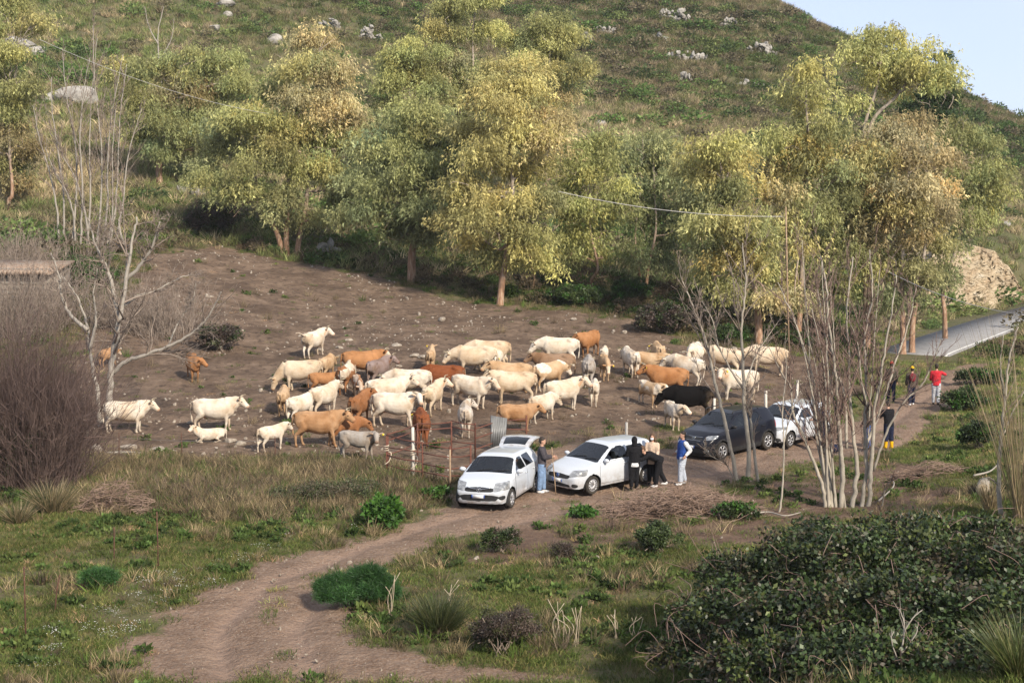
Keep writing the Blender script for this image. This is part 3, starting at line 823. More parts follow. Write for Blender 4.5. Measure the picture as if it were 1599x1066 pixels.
def grow(mb, P, rr, g, level, lmax, count, spread, lscale, rmin, up=0.35, start=0.3, nseg=4, sides=(4, 3, 3)):
    """side shoots along a stem, then side shoots on those"""
    n = len(P); L = np.linalg.norm(np.diff(P, axis=0), axis=1).sum()
    for _ in range(count):
        u = g.uniform(start, 1.0); k = min(n - 2, int(u * (n - 1)))
        T = unit(P[k + 1] - P[k])
        side = unit(np.cross(T, g.normal(size=3)))
        D = unit(T * math.cos(spread) + side * math.sin(spread) * g.uniform(0.6, 1.3) + np.array([0, 0, up * g.uniform(0, 1)]))
        l = L * lscale * g.uniform(0.5, 1.2) * (1.15 - 0.55 * u)
        Q = [P[k]]
        for s_ in range(nseg):
            D = unit(D + g.normal(size=3) * 0.16 + np.array([0, 0, up * 0.12]))
            Q.append(Q[-1] + D * l / nseg)
        Q = np.array(Q); r0 = max(rmin, rr[k] * g.uniform(0.4, 0.65))
        rq = np.linspace(r0, rmin * 0.6, len(Q))
        mb.tube(Q, rq, sides[min(level, len(sides) - 1)], cap=False)
        if level < lmax:
            grow(mb, Q, rq, g, level + 1, lmax, max(2, count // 2), spread * 1.05, lscale * 0.95, rmin, up, 0.15, nseg, sides)

def bare_tree(name, label, base, stems, m_stem, m_twig, seed, twig=(14, 1, 0.6, 0.32, 0.006), up=0.35, cat='tree', group=None, start=0.3, ext=None):
    """stems: list of (picture polyline from foot to tip, radius at foot, depth offset at the tip)"""
    g = np.random.default_rng(500 + seed)
    B = gp(*base); d = B[1] * _cp + (CAM_Z - B[2]) * _sp
    root = empty(name, B); tag(root, label, cat, group)
    tw = MB()
    for poly, r, dd in stems:
        n = len(poly); P = []
        for i, q in enumerate(poly):
            P.append(at(q[0], q[1], d + dd * i / (n - 1)) - B)
        P = np.array(P)
        if poly[0][1] > base[1] - 14: P[0, 2] = min(P[0, 2], -0.15)
        P = smooth_path(P, 6); P[1:] += g.normal(size=(len(P) - 1, 3)) * r * 0.18
        rr = np.linspace(r, max(0.008, r * 0.22), len(P))
        MB().tube(P, rr, 8).build('stem', m_stem, root, smooth=True)
        cnt, lm, sp, ls, rm = twig
        grow(tw, P, rr, g, 0, lm, cnt, sp, ls, rm, up, start)
    tw.build('twigs', m_twig, root)['kind'] = 'stuff'
    return root

bare_tree('fig_tree', 'leafless pale grey fig tree with one long limb reaching right over the pen', (166,664), [
    ([(170,668),(172,610),(178,545),(190,482),(199,425),(206,380),(214,340)], 0.15, -0.5),
    ([(176,582),(196,564),(222,556),(262,541),(292,525),(316,506),(332,482),(346,455)], 0.095, -1.5),
    ([(186,500),(176,450),(160,405),(146,372),(138,340)], 0.10, 0.8),
    ([(196,440),(222,410),(240,378),(250,345)], 0.09, -1.0),
    ([(192,478),(216,462),(240,455),(275,436),(300,428)], 0.06, 1.0),
    ([(199,425),(198,392),(186,355),(190,320)], 0.07, 0.5),
    ([(222,556),(250,548),(278,552),(300,556)], 0.035, 0.6),
    ([(262,541),(280,500),(300,470),(306,440)], 0.04, 0.6)], M_PALE, M_TWIG, 1, twig=(15, 2, 0.8, 0.44, 0.010), up=0.15)
bare_tree('fig_tree', 'second slimmer leafless fig trunk leaning left beside the pale fig tree', (155,662), [
    ([(157,664),(152,610),(142,560),(136,510),(120,462),(98,432)], 0.10, 0.6),
    ([(137,515),(118,500),(100,474),(92,430),(80,396)], 0.09, 0.8),
    ([(140,545),(150,500),(146,460),(152,420)], 0.07, -0.5)], M_PALE, M_TWIG, 2, twig=(12, 2, 0.8, 0.42, 0.010), up=0.2)
_pst = []
for (x0, y0, x1, y1, x2, y2) in ((92,372,75,260,52,165),(100,372,90,230,80,120),(112,380,118,230,98,85),(125,380,125,220,140,90),(135,384,140,240,152,60),(150,388,158,230,145,40),(160,380,168,250,192,85),(170,384,185,240,198,100),(140,384,118,280,88,215),(178,380,196,270,222,170),(118,376,104,300,70,230),(165,390,176,300,182,160)):
    _pst.append(([(x0,y0),((x0+x1)/2+4,(y0+y1)/2),(x1,y1),((x1+x2)/2-3,(y1+y2)/2),(x2,y2)], 0.075, random.uniform(-2, 2)))
bare_tree('poplar_clump', 'clump of tall leafless whitish stems in front of the olive eucalyptus', (135,388), _pst, M_PALE, M_TWIG, 3, twig=(16, 1, 0.42, 0.26, 0.015), up=0.5)
bare_tree('bare_tree', 'twisted dead branch tops sticking up near the top edge at left', (252,262), [
    ([(250,262),(246,180),(252,120),(246,60),(256,10)], 0.12, 0), ([(247,70),(232,40),(226,10)], 0.06, 0), ([(250,95),(268,60),(272,28)], 0.05, 0)], M_PALE, M_TWIG, 4, twig=(10, 1, 0.6, 0.25, 0.01))
_ast = []
_ga = np.random.default_rng(88)
for _ in range(8):
    x0 = _ga.uniform(1284, 1352); x1 = x0 + _ga.normal(0, 14) + (x0 - 1333) * 0.2; x2 = x1 + (x0 - 1333) * 0.35 + _ga.normal(0, 16); yt = _ga.uniform(360, 560)
    _ast.append(([(x0, 800), ((x0 + x1) / 2, 740 + _ga.normal(0, 10)), (x1, 660), ((x1 + x2) / 2 + _ga.normal(0, 6), (660 + yt) / 2), (x2, yt)], _ga.uniform(0.03, 0.055), _ga.uniform(-1.3, 1.3)))
bare_tree('ash_tree', 'leafless multi-stemmed tree with grey-brown stems rising above the bramble', (1330,792), [
    *_ast,
    ([(1300,797),(1296,745),(1290,705),(1276,646),(1272,600),(1260,555),(1240,500),(1215,440)], 0.070, 0.5),
    ([(1312,799),(1316,740),(1313,700),(1308,640),(1306,590),(1296,520),(1290,450),(1282,400)], 0.08, -0.4),
    ([(1330,798),(1338,740),(1334,690),(1327,620),(1325,560),(1322,480),(1332,400)], 0.08, 0.8),
    ([(1356,800),(1360,740),(1363,690),(1366,635),(1374,597),(1380,555),(1392,490),(1400,430)], 0.075, -0.8),
    ([(1344,800),(1352,740),(1350,670),(1352,600),(1350,530),(1362,460),(1358,390)], 0.07, 0.2),
    ([(1364,735),(1384,676),(1410,630),(1440,600),(1456,566),(1470,530)], 0.045, -1.0),
    ([(1290,800),(1283,755),(1267,712),(1252,675),(1238,640),(1234,603),(1222,585),(1200,540)], 0.06, -0.6),
    ([(1322,700),(1318,620),(1300,560),(1286,510),(1275,440)], 0.05, 1.0),
    ([(1356,640),(1344,590),(1340,540),(1326,500)], 0.04, -1.2),
    ([(1376,798),(1384,760),(1400,745)], 0.03, -0.8),
    ([(1350,700),(1375,640),(1400,560),(1420,500),(1430,450)], 0.045, 1.2)], M_GREYBARK, M_REDTWIG, 5, twig=(17, 1, 0.55, 0.32, 0.008), up=0.4, start=0.34)
bare_tree('ash_tree', 'smaller leafless sapling clump with forked stems in front of the dark car', (1166,752), [
    ([(1152,754),(1142,704),(1123,623),(1112,577),(1100,525),(1078,470),(1062,430)], 0.075, 0.3),
    ([(1168,756),(1169,704),(1162,632),(1161,574),(1158,510),(1164,450),(1160,380)], 0.085, -0.3),
    ([(1184,752),(1176,689),(1170,638),(1164,600)], 0.06, 0.4),
    ([(1162,610),(1140,575),(1122,540),(1112,500),(1096,470)], 0.04, -0.6),
    ([(1164,600),(1178,560),(1196,530),(1216,500)], 0.03, 0.6),
    ([(1150,740),(1134,725),(1108,710),(1098,688)], 0.02, -0.8)], M_GREYBARK, M_TWIG, 6, twig=(18, 1, 0.6, 0.32, 0.009), up=0.35)
bare_tree('ash_tree', 'thin single leafless sapling between the dark car and the white hatchback', (1216,800), [
    ([(1216,802),(1222,760),(1224,700),(1222,640),(1228,580),(1226,540)], 0.035, 0.0), ([(1222,700),(1234,650),(1250,610)], 0.02, 0.3)], M_GREYBARK, M_TWIG, 7, twig=(7, 1, 0.5, 0.25, 0.009))
bare_tree('ash_tree', 'leafless grey sapling at the right edge standing in dry reeds', (1562,806), [
    ([(1562,808),(1560,740),(1563,680),(1570,620),(1576,560),(1590,510)], 0.075, 0), ([(1563,690),(1578,650),(1600,610)], 0.03, 0.3), ([(1570,620),(1562,570),(1568,520)], 0.03, -0.3), ([(1561,760),(1545,745),(1530,752)], 0.02, -0.3)], M_GREYBARK, M_TWIG, 8, twig=(7, 1, 0.5, 0.25, 0.009))
# ------------------------------------------------------------------ ground cover (grass, dry grass, scrub, pebbles, flowers)
M_COVER = leafy('ground_cover_leaf', 0.7, 0.30, 0.15, 1.0, 0.22, 0.35, inst=True)
M_STONE = mat('limestone', (0.4, 0.37, 0.32), 0.95, 0, 0.15); _t = NT(M_STONE)
_oi = _t.n('ShaderNodeObjectInfo')
_f = _t.noise(_t.pos(), 7.0, 5, 0.65)
_c = _t.ramp(_f, [(0.3, (0.15, 0.122, 0.095)), (0.5, (0.25, 0.215, 0.175)), (0.7, (0.37, 0.335, 0.285))])
_t.base(_c); _t.bump(_t.noise(_t.pos(), 22.0, 4, 0.6), 0.6, 0.03)

def blades(seed, n, rad, h, w, lean=0.45, tone=0.2, curve=0.35):
    g = np.random.default_rng(seed); mb = MB()
    a = g.uniform(0, 6.28, n); r = rad * np.sqrt(g.uniform(0, 1, n))
    P = np.stack([r * np.cos(a), r * np.sin(a), np.full(n, -0.02)], 1)
    D = unit(np.stack([g.normal(0, lean, n) + np.cos(a) * lean * 0.6, g.normal(0, lean, n) + np.sin(a) * lean * 0.6, np.ones(n)], 1))
    H = h * g.uniform(0.45, 1.25, n); S = w * g.uniform(0.7, 1.3, n)
    Wd = unit(np.cross(D, g.normal(size=(n, 3))))
    bend = np.stack([D[:, 0], D[:, 1], -0.5 * np.ones(n)], 1) * curve
    m1 = P + D * H[:, None] * 0.55; tip = P + D * H[:, None] + bend * H[:, None] * 0.5
    V = np.stack([P - Wd * S[:, None] * 0.5, P + Wd * S[:, None] * 0.5, m1 + Wd * S[:, None] * 0.4, m1 - Wd * S[:, None] * 0.4, tip], 1).reshape(-1, 3)
    k = np.arange(n) * 5
    C = np.repeat(np.ones((n, 3)) * np.exp(g.normal(0, tone, (n, 1))), 5, axis=0)
    mb.add(V, np.stack([k, k + 1, k + 2, k + 3], 1), C)
    mb.F3.append(np.stack([k + 3, k + 2, k + 4], 1).astype(np.int32))
    return mb.mesh('tuft')
def bushlet(seed, n, rad, leaf, flat=0.75, tone=0.3):
    g = np.random.default_rng(seed); mb = MB()
    ks = 7; sc = unit(g.normal(size=(ks, 3))) * rad * 0.55; sc[:, 2] = np.abs(sc[:, 2]) * flat + rad * 0.15
    si = g.integers(0, ks, n); v = unit(g.normal(size=(n, 3)))
    P = sc[si] + v * rad * 0.5 * (g.uniform(0.3, 1, n) ** 0.4)[:, None] * np.array([1, 1, flat])
    P[:, 2] = np.maximum(P[:, 2], -0.05)
    D = unit(v + g.normal(size=(n, 3)) * 0.6 + np.array([0, 0, 0.35])); W = unit(np.cross(D, g.normal(size=(n, 3))))
    V, F = leaf_quads(P, D, W, leaf[0] * g.uniform(0.6, 1.3, n), leaf[1] * g.uniform(0.7, 1.3, n))
    tn = np.exp(g.normal(0, tone * 0.6, ks))[si] * np.exp(g.normal(0, tone * 0.6, n))
    mb.add(V, F, np.repeat(np.ones((n, 3)) * tn[:, None], 4, axis=0))
    return mb.mesh('bushlet')
def pebble(seed, sub=1):
    g = np.random.default_rng(seed)
    bm = bmesh.new(); bmesh.ops.create_icosphere(bm, subdivisions=sub + 1, radius=1.0)
    sx = g.uniform(0.7, 1.3), g.uniform(0.6, 1.1), g.uniform(0.4, 0.8)
    ph = g.uniform(0, 6, 6)
    for v in bm.verts:
        c = v.co
        k = 1 + 0.22 * math.sin(c.x * 3.1 + ph[0]) * math.cos(c.y * 2.7 + ph[1]) + 0.15 * math.sin(c.z * 5 + ph[2] + c.x * 4) + g.normal(0, 0.05)
        v.co = Vector((c.x * sx[0], c.y * sx[1], c.z * sx[2])) * k
    me = bpy.data.meshes.new('pebble'); bm.to_mesh(me); bm.free(); return me
template_set('grass', [blades(i, 46, 0.24, 0.13, 0.012) for i in range(5)], M_COVER)
template_set('drygrass', [blades(20 + i, 40, 0.16, 0.42, 0.012, 0.35, 0.3) for i in range(5)], M_COVER)
template_set('bushlet', [bushlet(60 + i, 260, 1.0, (0.22, 0.11)) for i in range(5)], M_COVER)
template_set('herb', [bushlet(80 + i, 60, 0.16, (0.09, 0.055), 0.5) for i in range(4)], M_COVER)
template_set('hilltuft', [blades(100 + i, 46, 0.40, 0.75, 0.035, 0.4, 0.3) for i in range(5)], M_COVER)
template_set('pebble', [pebble(i, 0) for i in range(6)], M_STONE)
M_PETAL = mat('white_petal', (0.75, 0.75, 0.70), 0.7)
def flower_patch(seed):
    g = np.random.default_rng(seed); mb = MB()
    for _ in range(16):
        c = np.array([g.normal(0, .16), g.normal(0, .16), g.uniform(0.05, 0.13)])
        a = np.arange(6) * math.pi / 3
        V = np.vstack([c, c + np.stack([np.cos(a), np.sin(a), np.full(6, .15)], 1) * 0.012])
        mb.add(V, [[0, 1 + i, 1 + (i + 1) % 6] for i in range(6)])
    return mb.mesh('flowers')
template_set('flower', [flower_patch(i) for i in range(3)], M_PETAL)

def region(n, y0, y1, pw=1.0, margin=7.0, g=rng):
    """points spread over the ground, y0..y1 metres out; pw skews towards the near side"""
    Y = y0 + (y1 - y0) * g.uniform(0, 1, n) ** pw
    X = (g.uniform(-1, 1, n)) * (0.355 * Y + margin)
    return X, Y
def masks(X, Y):
    w_ = (fbm(X * 0.8, Y * 0.8, 3, 21) - 0.5)
    tr = sst(sdf(X, Y, TRACK) + w_ * 1.6, -0.35, 0.45)
    pn = sst(sdf(X, Y, PEN) + w_ * 3.5, -0.8, 0.8) * (1 - tr)
    so = sst(sdf(X, Y, SOIL) + w_ * 3.0, -0.6, 0.8)
    hl = sst(Y + w_ * 10, 92, 112) * (1 - pn)
    rd = sst(sdf(X, Y, ROAD), -2.5, -1.0)
    return tr, pn, so, hl, rd
def palette(n, cols, g=rng, j=0.14):
    c = np.array(cols)[g.integers(0, len(cols), n)]
    return c * np.exp(g.normal(0, j, (n, 1)))
def spin(n, tilt=0.12, g=rng): return np.stack([g.normal(0, tilt, n), g.normal(0, tilt, n), g.uniform(0, 6.28, n)], 1)
def pts(X, Y, dz=0.0): return np.stack([X, Y, hgt(X, Y) + dz], 1)

GREEN = [(0.080, 0.125, 0.028), (0.105, 0.145, 0.036), (0.068, 0.105, 0.026), (0.13, 0.15, 0.045), (0.155, 0.15, 0.062)]
TAN = [(0.24, 0.185, 0.105), (0.30, 0.235, 0.14), (0.19, 0.15, 0.09), (0.16, 0.13, 0.07)]
# short grass: open ground near and far, thin along the middle of the track
X, Y = region(135000, 20.5, 108, 1.15)
tr, pn, so, hl, rd = masks(X, Y)
cov = fbm(X * 0.55, Y * 0.55, 4, 40)
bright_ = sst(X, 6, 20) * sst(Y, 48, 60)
keep = (1 - tr) * (1 - pn * 0.985) * (1 - so * 0.82) * (1 - hl * 0.8) * (1 - rd) * (0.16 + 0.84 * sst(cov, 0.32, 0.54))
strip_ = tr * np.exp(-(dist_poly(X, Y, _cl, False) / 0.5) ** 2) * sst(cov, 0.54, 0.66) * 0.12
k = rng.uniform(0, 1, len(X)) < np.maximum(keep, strip_)
X, Y, b_ = X[k], Y[k], bright_[k]; n = len(X)
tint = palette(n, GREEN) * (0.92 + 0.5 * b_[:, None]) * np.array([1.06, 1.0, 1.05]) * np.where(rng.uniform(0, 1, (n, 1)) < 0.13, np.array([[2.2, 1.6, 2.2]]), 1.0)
scatter('grass', 'grass', pts(X, Y), spin(n), rng.uniform(0.6, 1.35, n), tint, kind='stuff', label='short green winter grass over the open ground beside the track')
# dry grass and stalks along the fence, the verge and the tree line
X, Y = region(36000, 20.5, 112, 1.0)
tr, pn, so, hl, rd = masks(X, Y)
edge = np.exp(-(sdf(X, Y, PEN) / 2.2) ** 2) * (sdf(X, Y, PEN) < 0.6) * (1 - sst(X, 3, 6) * sst(Y, 45, 47) * (1 - sst(Y, 66, 76)))
pat = sst(fbm(X * 0.3, Y * 0.3, 3, 77), 0.52, 0.66)
keep = (1 - tr) * (1 - pn * 0.93) * (1 - so * 0.6) * (1 - rd) * np.clip(edge * 0.9 + pat * 0.42 + 0.03, 0, 1)
k = rng.uniform(0, 1, len(X)) < keep
X, Y = X[k], Y[k]
band = poly_ground([(130,716),(300,722),(560,724),(690,768),(640,800),(520,806),(330,812),(150,800),(110,760)])
X2, Y2 = region(26000, 44, 60, 1.0); k2 = (sst(sdf(X2, Y2, band) + (fbm(X2, Y2, 2, 71) - .5) * 2, -0.6, 0.6) * (1 - masks(X2, Y2)[0])) > rng.uniform(0, 1, len(X2))
X = np.concatenate([X, X2[k2]]); Y = np.concatenate([Y, Y2[k2]]); n = len(X)
scatter('dry_grass', 'drygrass', pts(X, Y), spin(n, 0.2), rng.uniform(0.45, 1.3, n), palette(n, TAN + GREEN[:1] + [(0.12, 0.09, 0.06), (0.09, 0.07, 0.05), (0.10, 0.085, 0.05)]), kind='stuff', label='dry tan grass and dead stalks along the fence and verges')
# low broad-leaved weeds
X, Y = region(22000, 20.5, 105, 1.1)
tr, pn, so, hl, rd = masks(X, Y)
cov = fbm(X * 0.7, Y * 0.7, 3, 140)
k = rng.uniform(0, 1, len(X)) < (1 - tr) * (1 - pn * 0.96) * (1 - so * 0.6) * (1 - rd) * sst(cov, 0.5, 0.66)
X, Y = X[k], Y[k]; n = len(X)
scatter('weeds', 'herb', pts(X, Y), spin(n), rng.uniform(0.6, 1.7, n), palette(n, [(0.05, 0.085, 0.022), (0.07, 0.11, 0.03), (0.045, 0.07, 0.022), (0.09, 0.12, 0.035)]), kind='stuff', label='low broad-leaved green weeds in patches among the grass')
# white flowers on the near left verge
fl = poly_ground([(40,1064),(110,960),(230,905),(420,850),(640,800),(650,815),(440,880),(300,925),(220,985),(150,1064)])
X, Y = region(15000, 28, 50); k = sst(sdf(X, Y, fl) + (fbm(X, Y, 2, 8) - .5) * 1.5, -0.5, 0.4) > rng.uniform(0, 1, len(X)) * 1.1
tr = masks(X, Y)[0]; k &= tr < 0.3; k &= rng.uniform(0, 1, len(X)) < sst(fbm(X * 0.9, Y * 0.9, 3, 5), 0.46, 0.70) * 0.35
X, Y = X[k], Y[k]; n = len(X)
scatter('flowers', 'flower', pts(X, Y), spin(n), rng.uniform(0.6, 1.2, n), np.ones((n, 3)), kind='stuff', label='tiny white flowers dotted through the grass beside the track')
# pebbles: many over the trampled pen and along the track
X, Y = region(30000, 27, 105, 0.9)
tr, pn, so, hl, rd = masks(X, Y)
cov = fbm(X * 0.35, Y * 0.35, 3, 60); leftish = sst(-X, -8, 12)
k = rng.uniform(0, 1, len(X)) < pn * (0.02 + 0.6 * sst(cov + leftish * 0.12, 0.58, 0.74)) + tr * 0.20 * sst(cov, 0.4, 0.6) + 0.015 + so * 0.05
X, Y = X[k], Y[k]; n = len(X)
sz = 0.026 * np.exp(rng.normal(0, 0.6, n)) * (1 + 0.5 * masks(X, Y)[1]); sz = np.minimum(sz, 0.13)
scatter('pebbles', 'pebble', pts(X, Y, 0.0), rng.uniform(0, 6.28, (n, 3)), sz, np.ones((n, 3)), kind='stuff', label='pale limestone pebbles strewn over the trampled soil and track')

# hillside scrub
TOPD = lambda X, Y: sst(Y + X * 0.3, 165, 205)      # upper slope: more dark maquis, and tints darkened in place of cloud shadow
X, Y = region(62000, 98, 262, 0.9, 8)
tr, pn, so, hl, rd = masks(X, Y)
dry = fbm(X * 0.045, Y * 0.045, 3, 31)
k = (rng.uniform(0, 1, len(X)) < hl * (1 - rd) * (0.5 + 0.45 * sst(dry, 0.4, 0.6)))
X, Y, dry = X[k], Y[k], dry[k]; n = len(X)
tn = palette(n, [(0.25, 0.20, 0.12), (0.18, 0.158, 0.085), (0.13, 0.135, 0.055), (0.11, 0.122, 0.045), (0.28, 0.225, 0.14), (0.15, 0.12, 0.08)])
tn = np.where((dry < 0.46)[:, None] & (rng.uniform(0, 1, (n, 1)) < 0.7), palette(n, [(0.085, 0.108, 0.036), (0.11, 0.125, 0.045), (0.13, 0.115, 0.06)]), tn)
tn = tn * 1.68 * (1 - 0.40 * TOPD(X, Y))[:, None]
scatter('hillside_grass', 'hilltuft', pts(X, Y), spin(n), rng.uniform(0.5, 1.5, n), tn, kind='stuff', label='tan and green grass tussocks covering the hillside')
X, Y = region(21000, 96, 262, 0.85, 8)
tr, pn, so, hl, rd = masks(X, Y)
cov = fbm(X * 0.06, Y * 0.06, 3, 91)
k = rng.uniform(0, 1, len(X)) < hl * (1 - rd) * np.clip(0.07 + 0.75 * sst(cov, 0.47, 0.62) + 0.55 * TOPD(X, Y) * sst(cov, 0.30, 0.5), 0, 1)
X, Y = X[k], Y[k]; n = len(X)
tn = palette(n, [(0.050, 0.075, 0.026), (0.068, 0.095, 0.030), (0.095, 0.115, 0.040), (0.085, 0.072, 0.045), (0.042, 0.062, 0.024), (0.115, 0.10, 0.06), (0.06, 0.10, 0.028)])
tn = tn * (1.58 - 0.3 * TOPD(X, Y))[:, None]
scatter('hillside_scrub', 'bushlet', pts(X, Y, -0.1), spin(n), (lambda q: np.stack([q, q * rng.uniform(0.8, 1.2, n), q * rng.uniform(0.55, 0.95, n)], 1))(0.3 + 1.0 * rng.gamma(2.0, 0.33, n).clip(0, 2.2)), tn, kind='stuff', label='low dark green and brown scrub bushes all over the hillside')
# scrub under the eucalyptus trees
X, Y = region(3200, 82, 118, 1.0, 4)
s_ = sdf(X, Y, PEN); rd = sdf(X, Y, ROAD); tr = sdf(X, Y, TRACK)
k = (s_ < -0.8) & (s_ > -14) & (rd < -2.5) & (tr < -1.2) & (Y > 84) & (rng.uniform(0, 1, len(X)) < 0.75)
X, Y = X[k], Y[k]; n = len(X)
scatter('undergrowth', 'bushlet', pts(X, Y, -0.1), spin(n), rng.uniform(0.3, 0.95, n), palette(n, [(0.05, 0.075, 0.022), (0.09, 0.075, 0.045), (0.12, 0.088, 0.055), (0.06, 0.095, 0.025), (0.14, 0.11, 0.07)]), kind='stuff', label='tangled green and brown undergrowth below the row of trees')

# fine gravel on the track
X, Y = region(40000, 27, 75, 1.0)
tr = masks(X, Y)[0]; cov = fbm(X * 0.9, Y * 0.9, 3, 61)
k = rng.uniform(0, 1, len(X)) < tr * (0.18 + 0.8 * sst(cov, 0.45, 0.62)); X, Y = X[k], Y[k]; n = len(X)
scatter('gravel', 'pebble', pts(X, Y, -0.002), rng.uniform(0, 6.28, (n, 3)), 0.012 * np.exp(rng.normal(0, 0.45, n)), np.ones((n, 3)), kind='stuff', label='small gravel lying on the dirt track')
# ------------------------------------------------------------------ cattle
def eloft(mb, P, W, H, n=12, up=None, col=None):
    """closed loft of ellipses along a path: W half-widths, H half-heights"""
    P = np.asarray(P, float); m = len(P)
    T = np.gradient(P, axis=0); T = unit(T)
    upv = np.array([0, 0, 1.0]) if up is None else np.array(up, float)
    S = np.cross(T, upv); bad = np.linalg.norm(S, axis=1) < 0.05
    S[bad] = np.array([0, -1.0, 0]); S = unit(S); U = np.cross(S, T)
    a = np.arange(n) * 2 * math.pi / n
    W = np.broadcast_to(np.asarray(W, float), (m,)); H = np.broadcast_to(np.asarray(H, float), (m,))
    V = P[:, None, :] + np.cos(a)[None, :, None] * S[:, None, :] * W[:, None, None] + np.sin(a)[None, :, None] * U[:, None, :] * H[:, None, None]
    V = V.reshape(-1, 3)
    i, j = np.meshgrid(np.arange(m - 1), np.arange(n), indexing='ij'); b = (j + 1) % n
    F = np.stack([i * n + j, i * n + b, (i + 1) * n + b, (i + 1) * n + j], -1).reshape(-1, 4)
    base = mb.n
    mb.add(V, F, col)
    k = mb.n; mb.add(np.array([P[0], P[-1]]), np.zeros((0, 3)), col)
    jj = np.arange(n)
    t0 = np.stack([np.full(n, k), base + (jj + 1) % n, base + jj], 1)
    t1 = np.stack([np.full(n, k + 1), base + (m - 1) * n + jj, base + (m - 1) * n + (jj + 1) % n], 1)
    mb.F3.append(np.concatenate([t0, t1]).astype(np.int32))
def dense(P, *rads, k=5):
    """smooth the path and interpolate radii along it"""
    Q = smooth_path(P, k); s = np.linspace(0, len(P) - 1, len(Q))
    return (Q,) + tuple(np.interp(s, np.arange(len(P)), r) for r in rads)

M_COW = mat('cow_hide', (0.5, 0.45, 0.35), 0.85, 0, 0.08); _t = NT(M_COW)
_oi = _t.n('ShaderNodeObjectInfo')
_oc = _t.coord('Object')
_f = _t.noise(_oc, 1.6, 4, 0.6)
_rnd = _t.n('ShaderNodeVectorMath', operation='ADD'); _t.l(_oc, _rnd.inputs[0])
_cmb = _t.n('ShaderNodeCombineXYZ'); _t.l(_t.math('MULTIPLY', _oi.outputs['Random'], 40.0), _cmb.inputs[0]); _t.l(_cmb.outputs[0], _rnd.inputs[1])
_f2 = _t.noise(_rnd.outputs[0], 1.3, 3, 0.5)
_c = _t.mix(_t.attr('head'), _oi.outputs['Color'], (0.56, 0.50, 0.42))
_hf = _t.math('MULTIPLY', _t.attr('head'), _oi.outputs['Alpha'])
_c = _t.mix(_hf, _oi.outputs['Color'], (0.56, 0.50, 0.42))
_pt = _t.math('MULTIPLY', _t.ramp(_t.noise(_rnd.outputs[0], 1.9, 2, 0.4, 0.6), [(0.50, (0, 0, 0)), (0.54, (1, 1, 1))]), _t.math('MULTIPLY', _oi.outputs['Object Index'], 0.1))
_c = _t.mix(_pt, _c, (0.54, 0.49, 0.42))
_k = _t.ramp(_f2, [(0.28, (0.70, 0.60, 0.50)), (0.42, (0.90, 0.84, 0.77)), (0.55, (1.0, 1.0, 1.0)), (0.75, (1.18, 1.18, 1.18))])
_c = _t.mix(1.0, _c, _k, 'MULTIPLY')
_k2 = _t.ramp(_t.noise(_rnd.outputs[0], 4.5, 4, 0.6), [(0.3, (0.80, 0.74, 0.68)), (0.5, (1.0, 1.0, 1.0)), (0.7, (1.1, 1.1, 1.1))])
_c = _t.mix(0.8, _c, _k2, 'MULTIPLY')
_c = _t.mix(1.0, _c, _t.attr('tint', 'Color'), 'MULTIPLY')
_dirt = _t.math('MULTIPLY', _t.attr('dirt'), _t.ramp(_t.noise(_rnd.outputs[0], 5.0, 4, 0.6), [(0.35, (0, 0, 0)), (0.6, (1, 1, 1))]))
_c = _t.mix(_t.math('MULTIPLY', _dirt, 0.85), _c, (0.12, 0.085, 0.055))
_t.base(_c)
_t.bump(_t.noise(_oc, 7.0, 4, 0.6), 0.35, 0.06)
M_HORN = noisy('horn', (0.42, 0.36, 0.25), (0.20, 0.16, 0.11), 9.0, 0.5, 0.1, 0.005)
M_EYE = mat('animal_eye', (0.01, 0.008, 0.006), 0.15)
M_TAG = mat('yellow_tag', (0.65, 0.48, 0.04), 0.5)

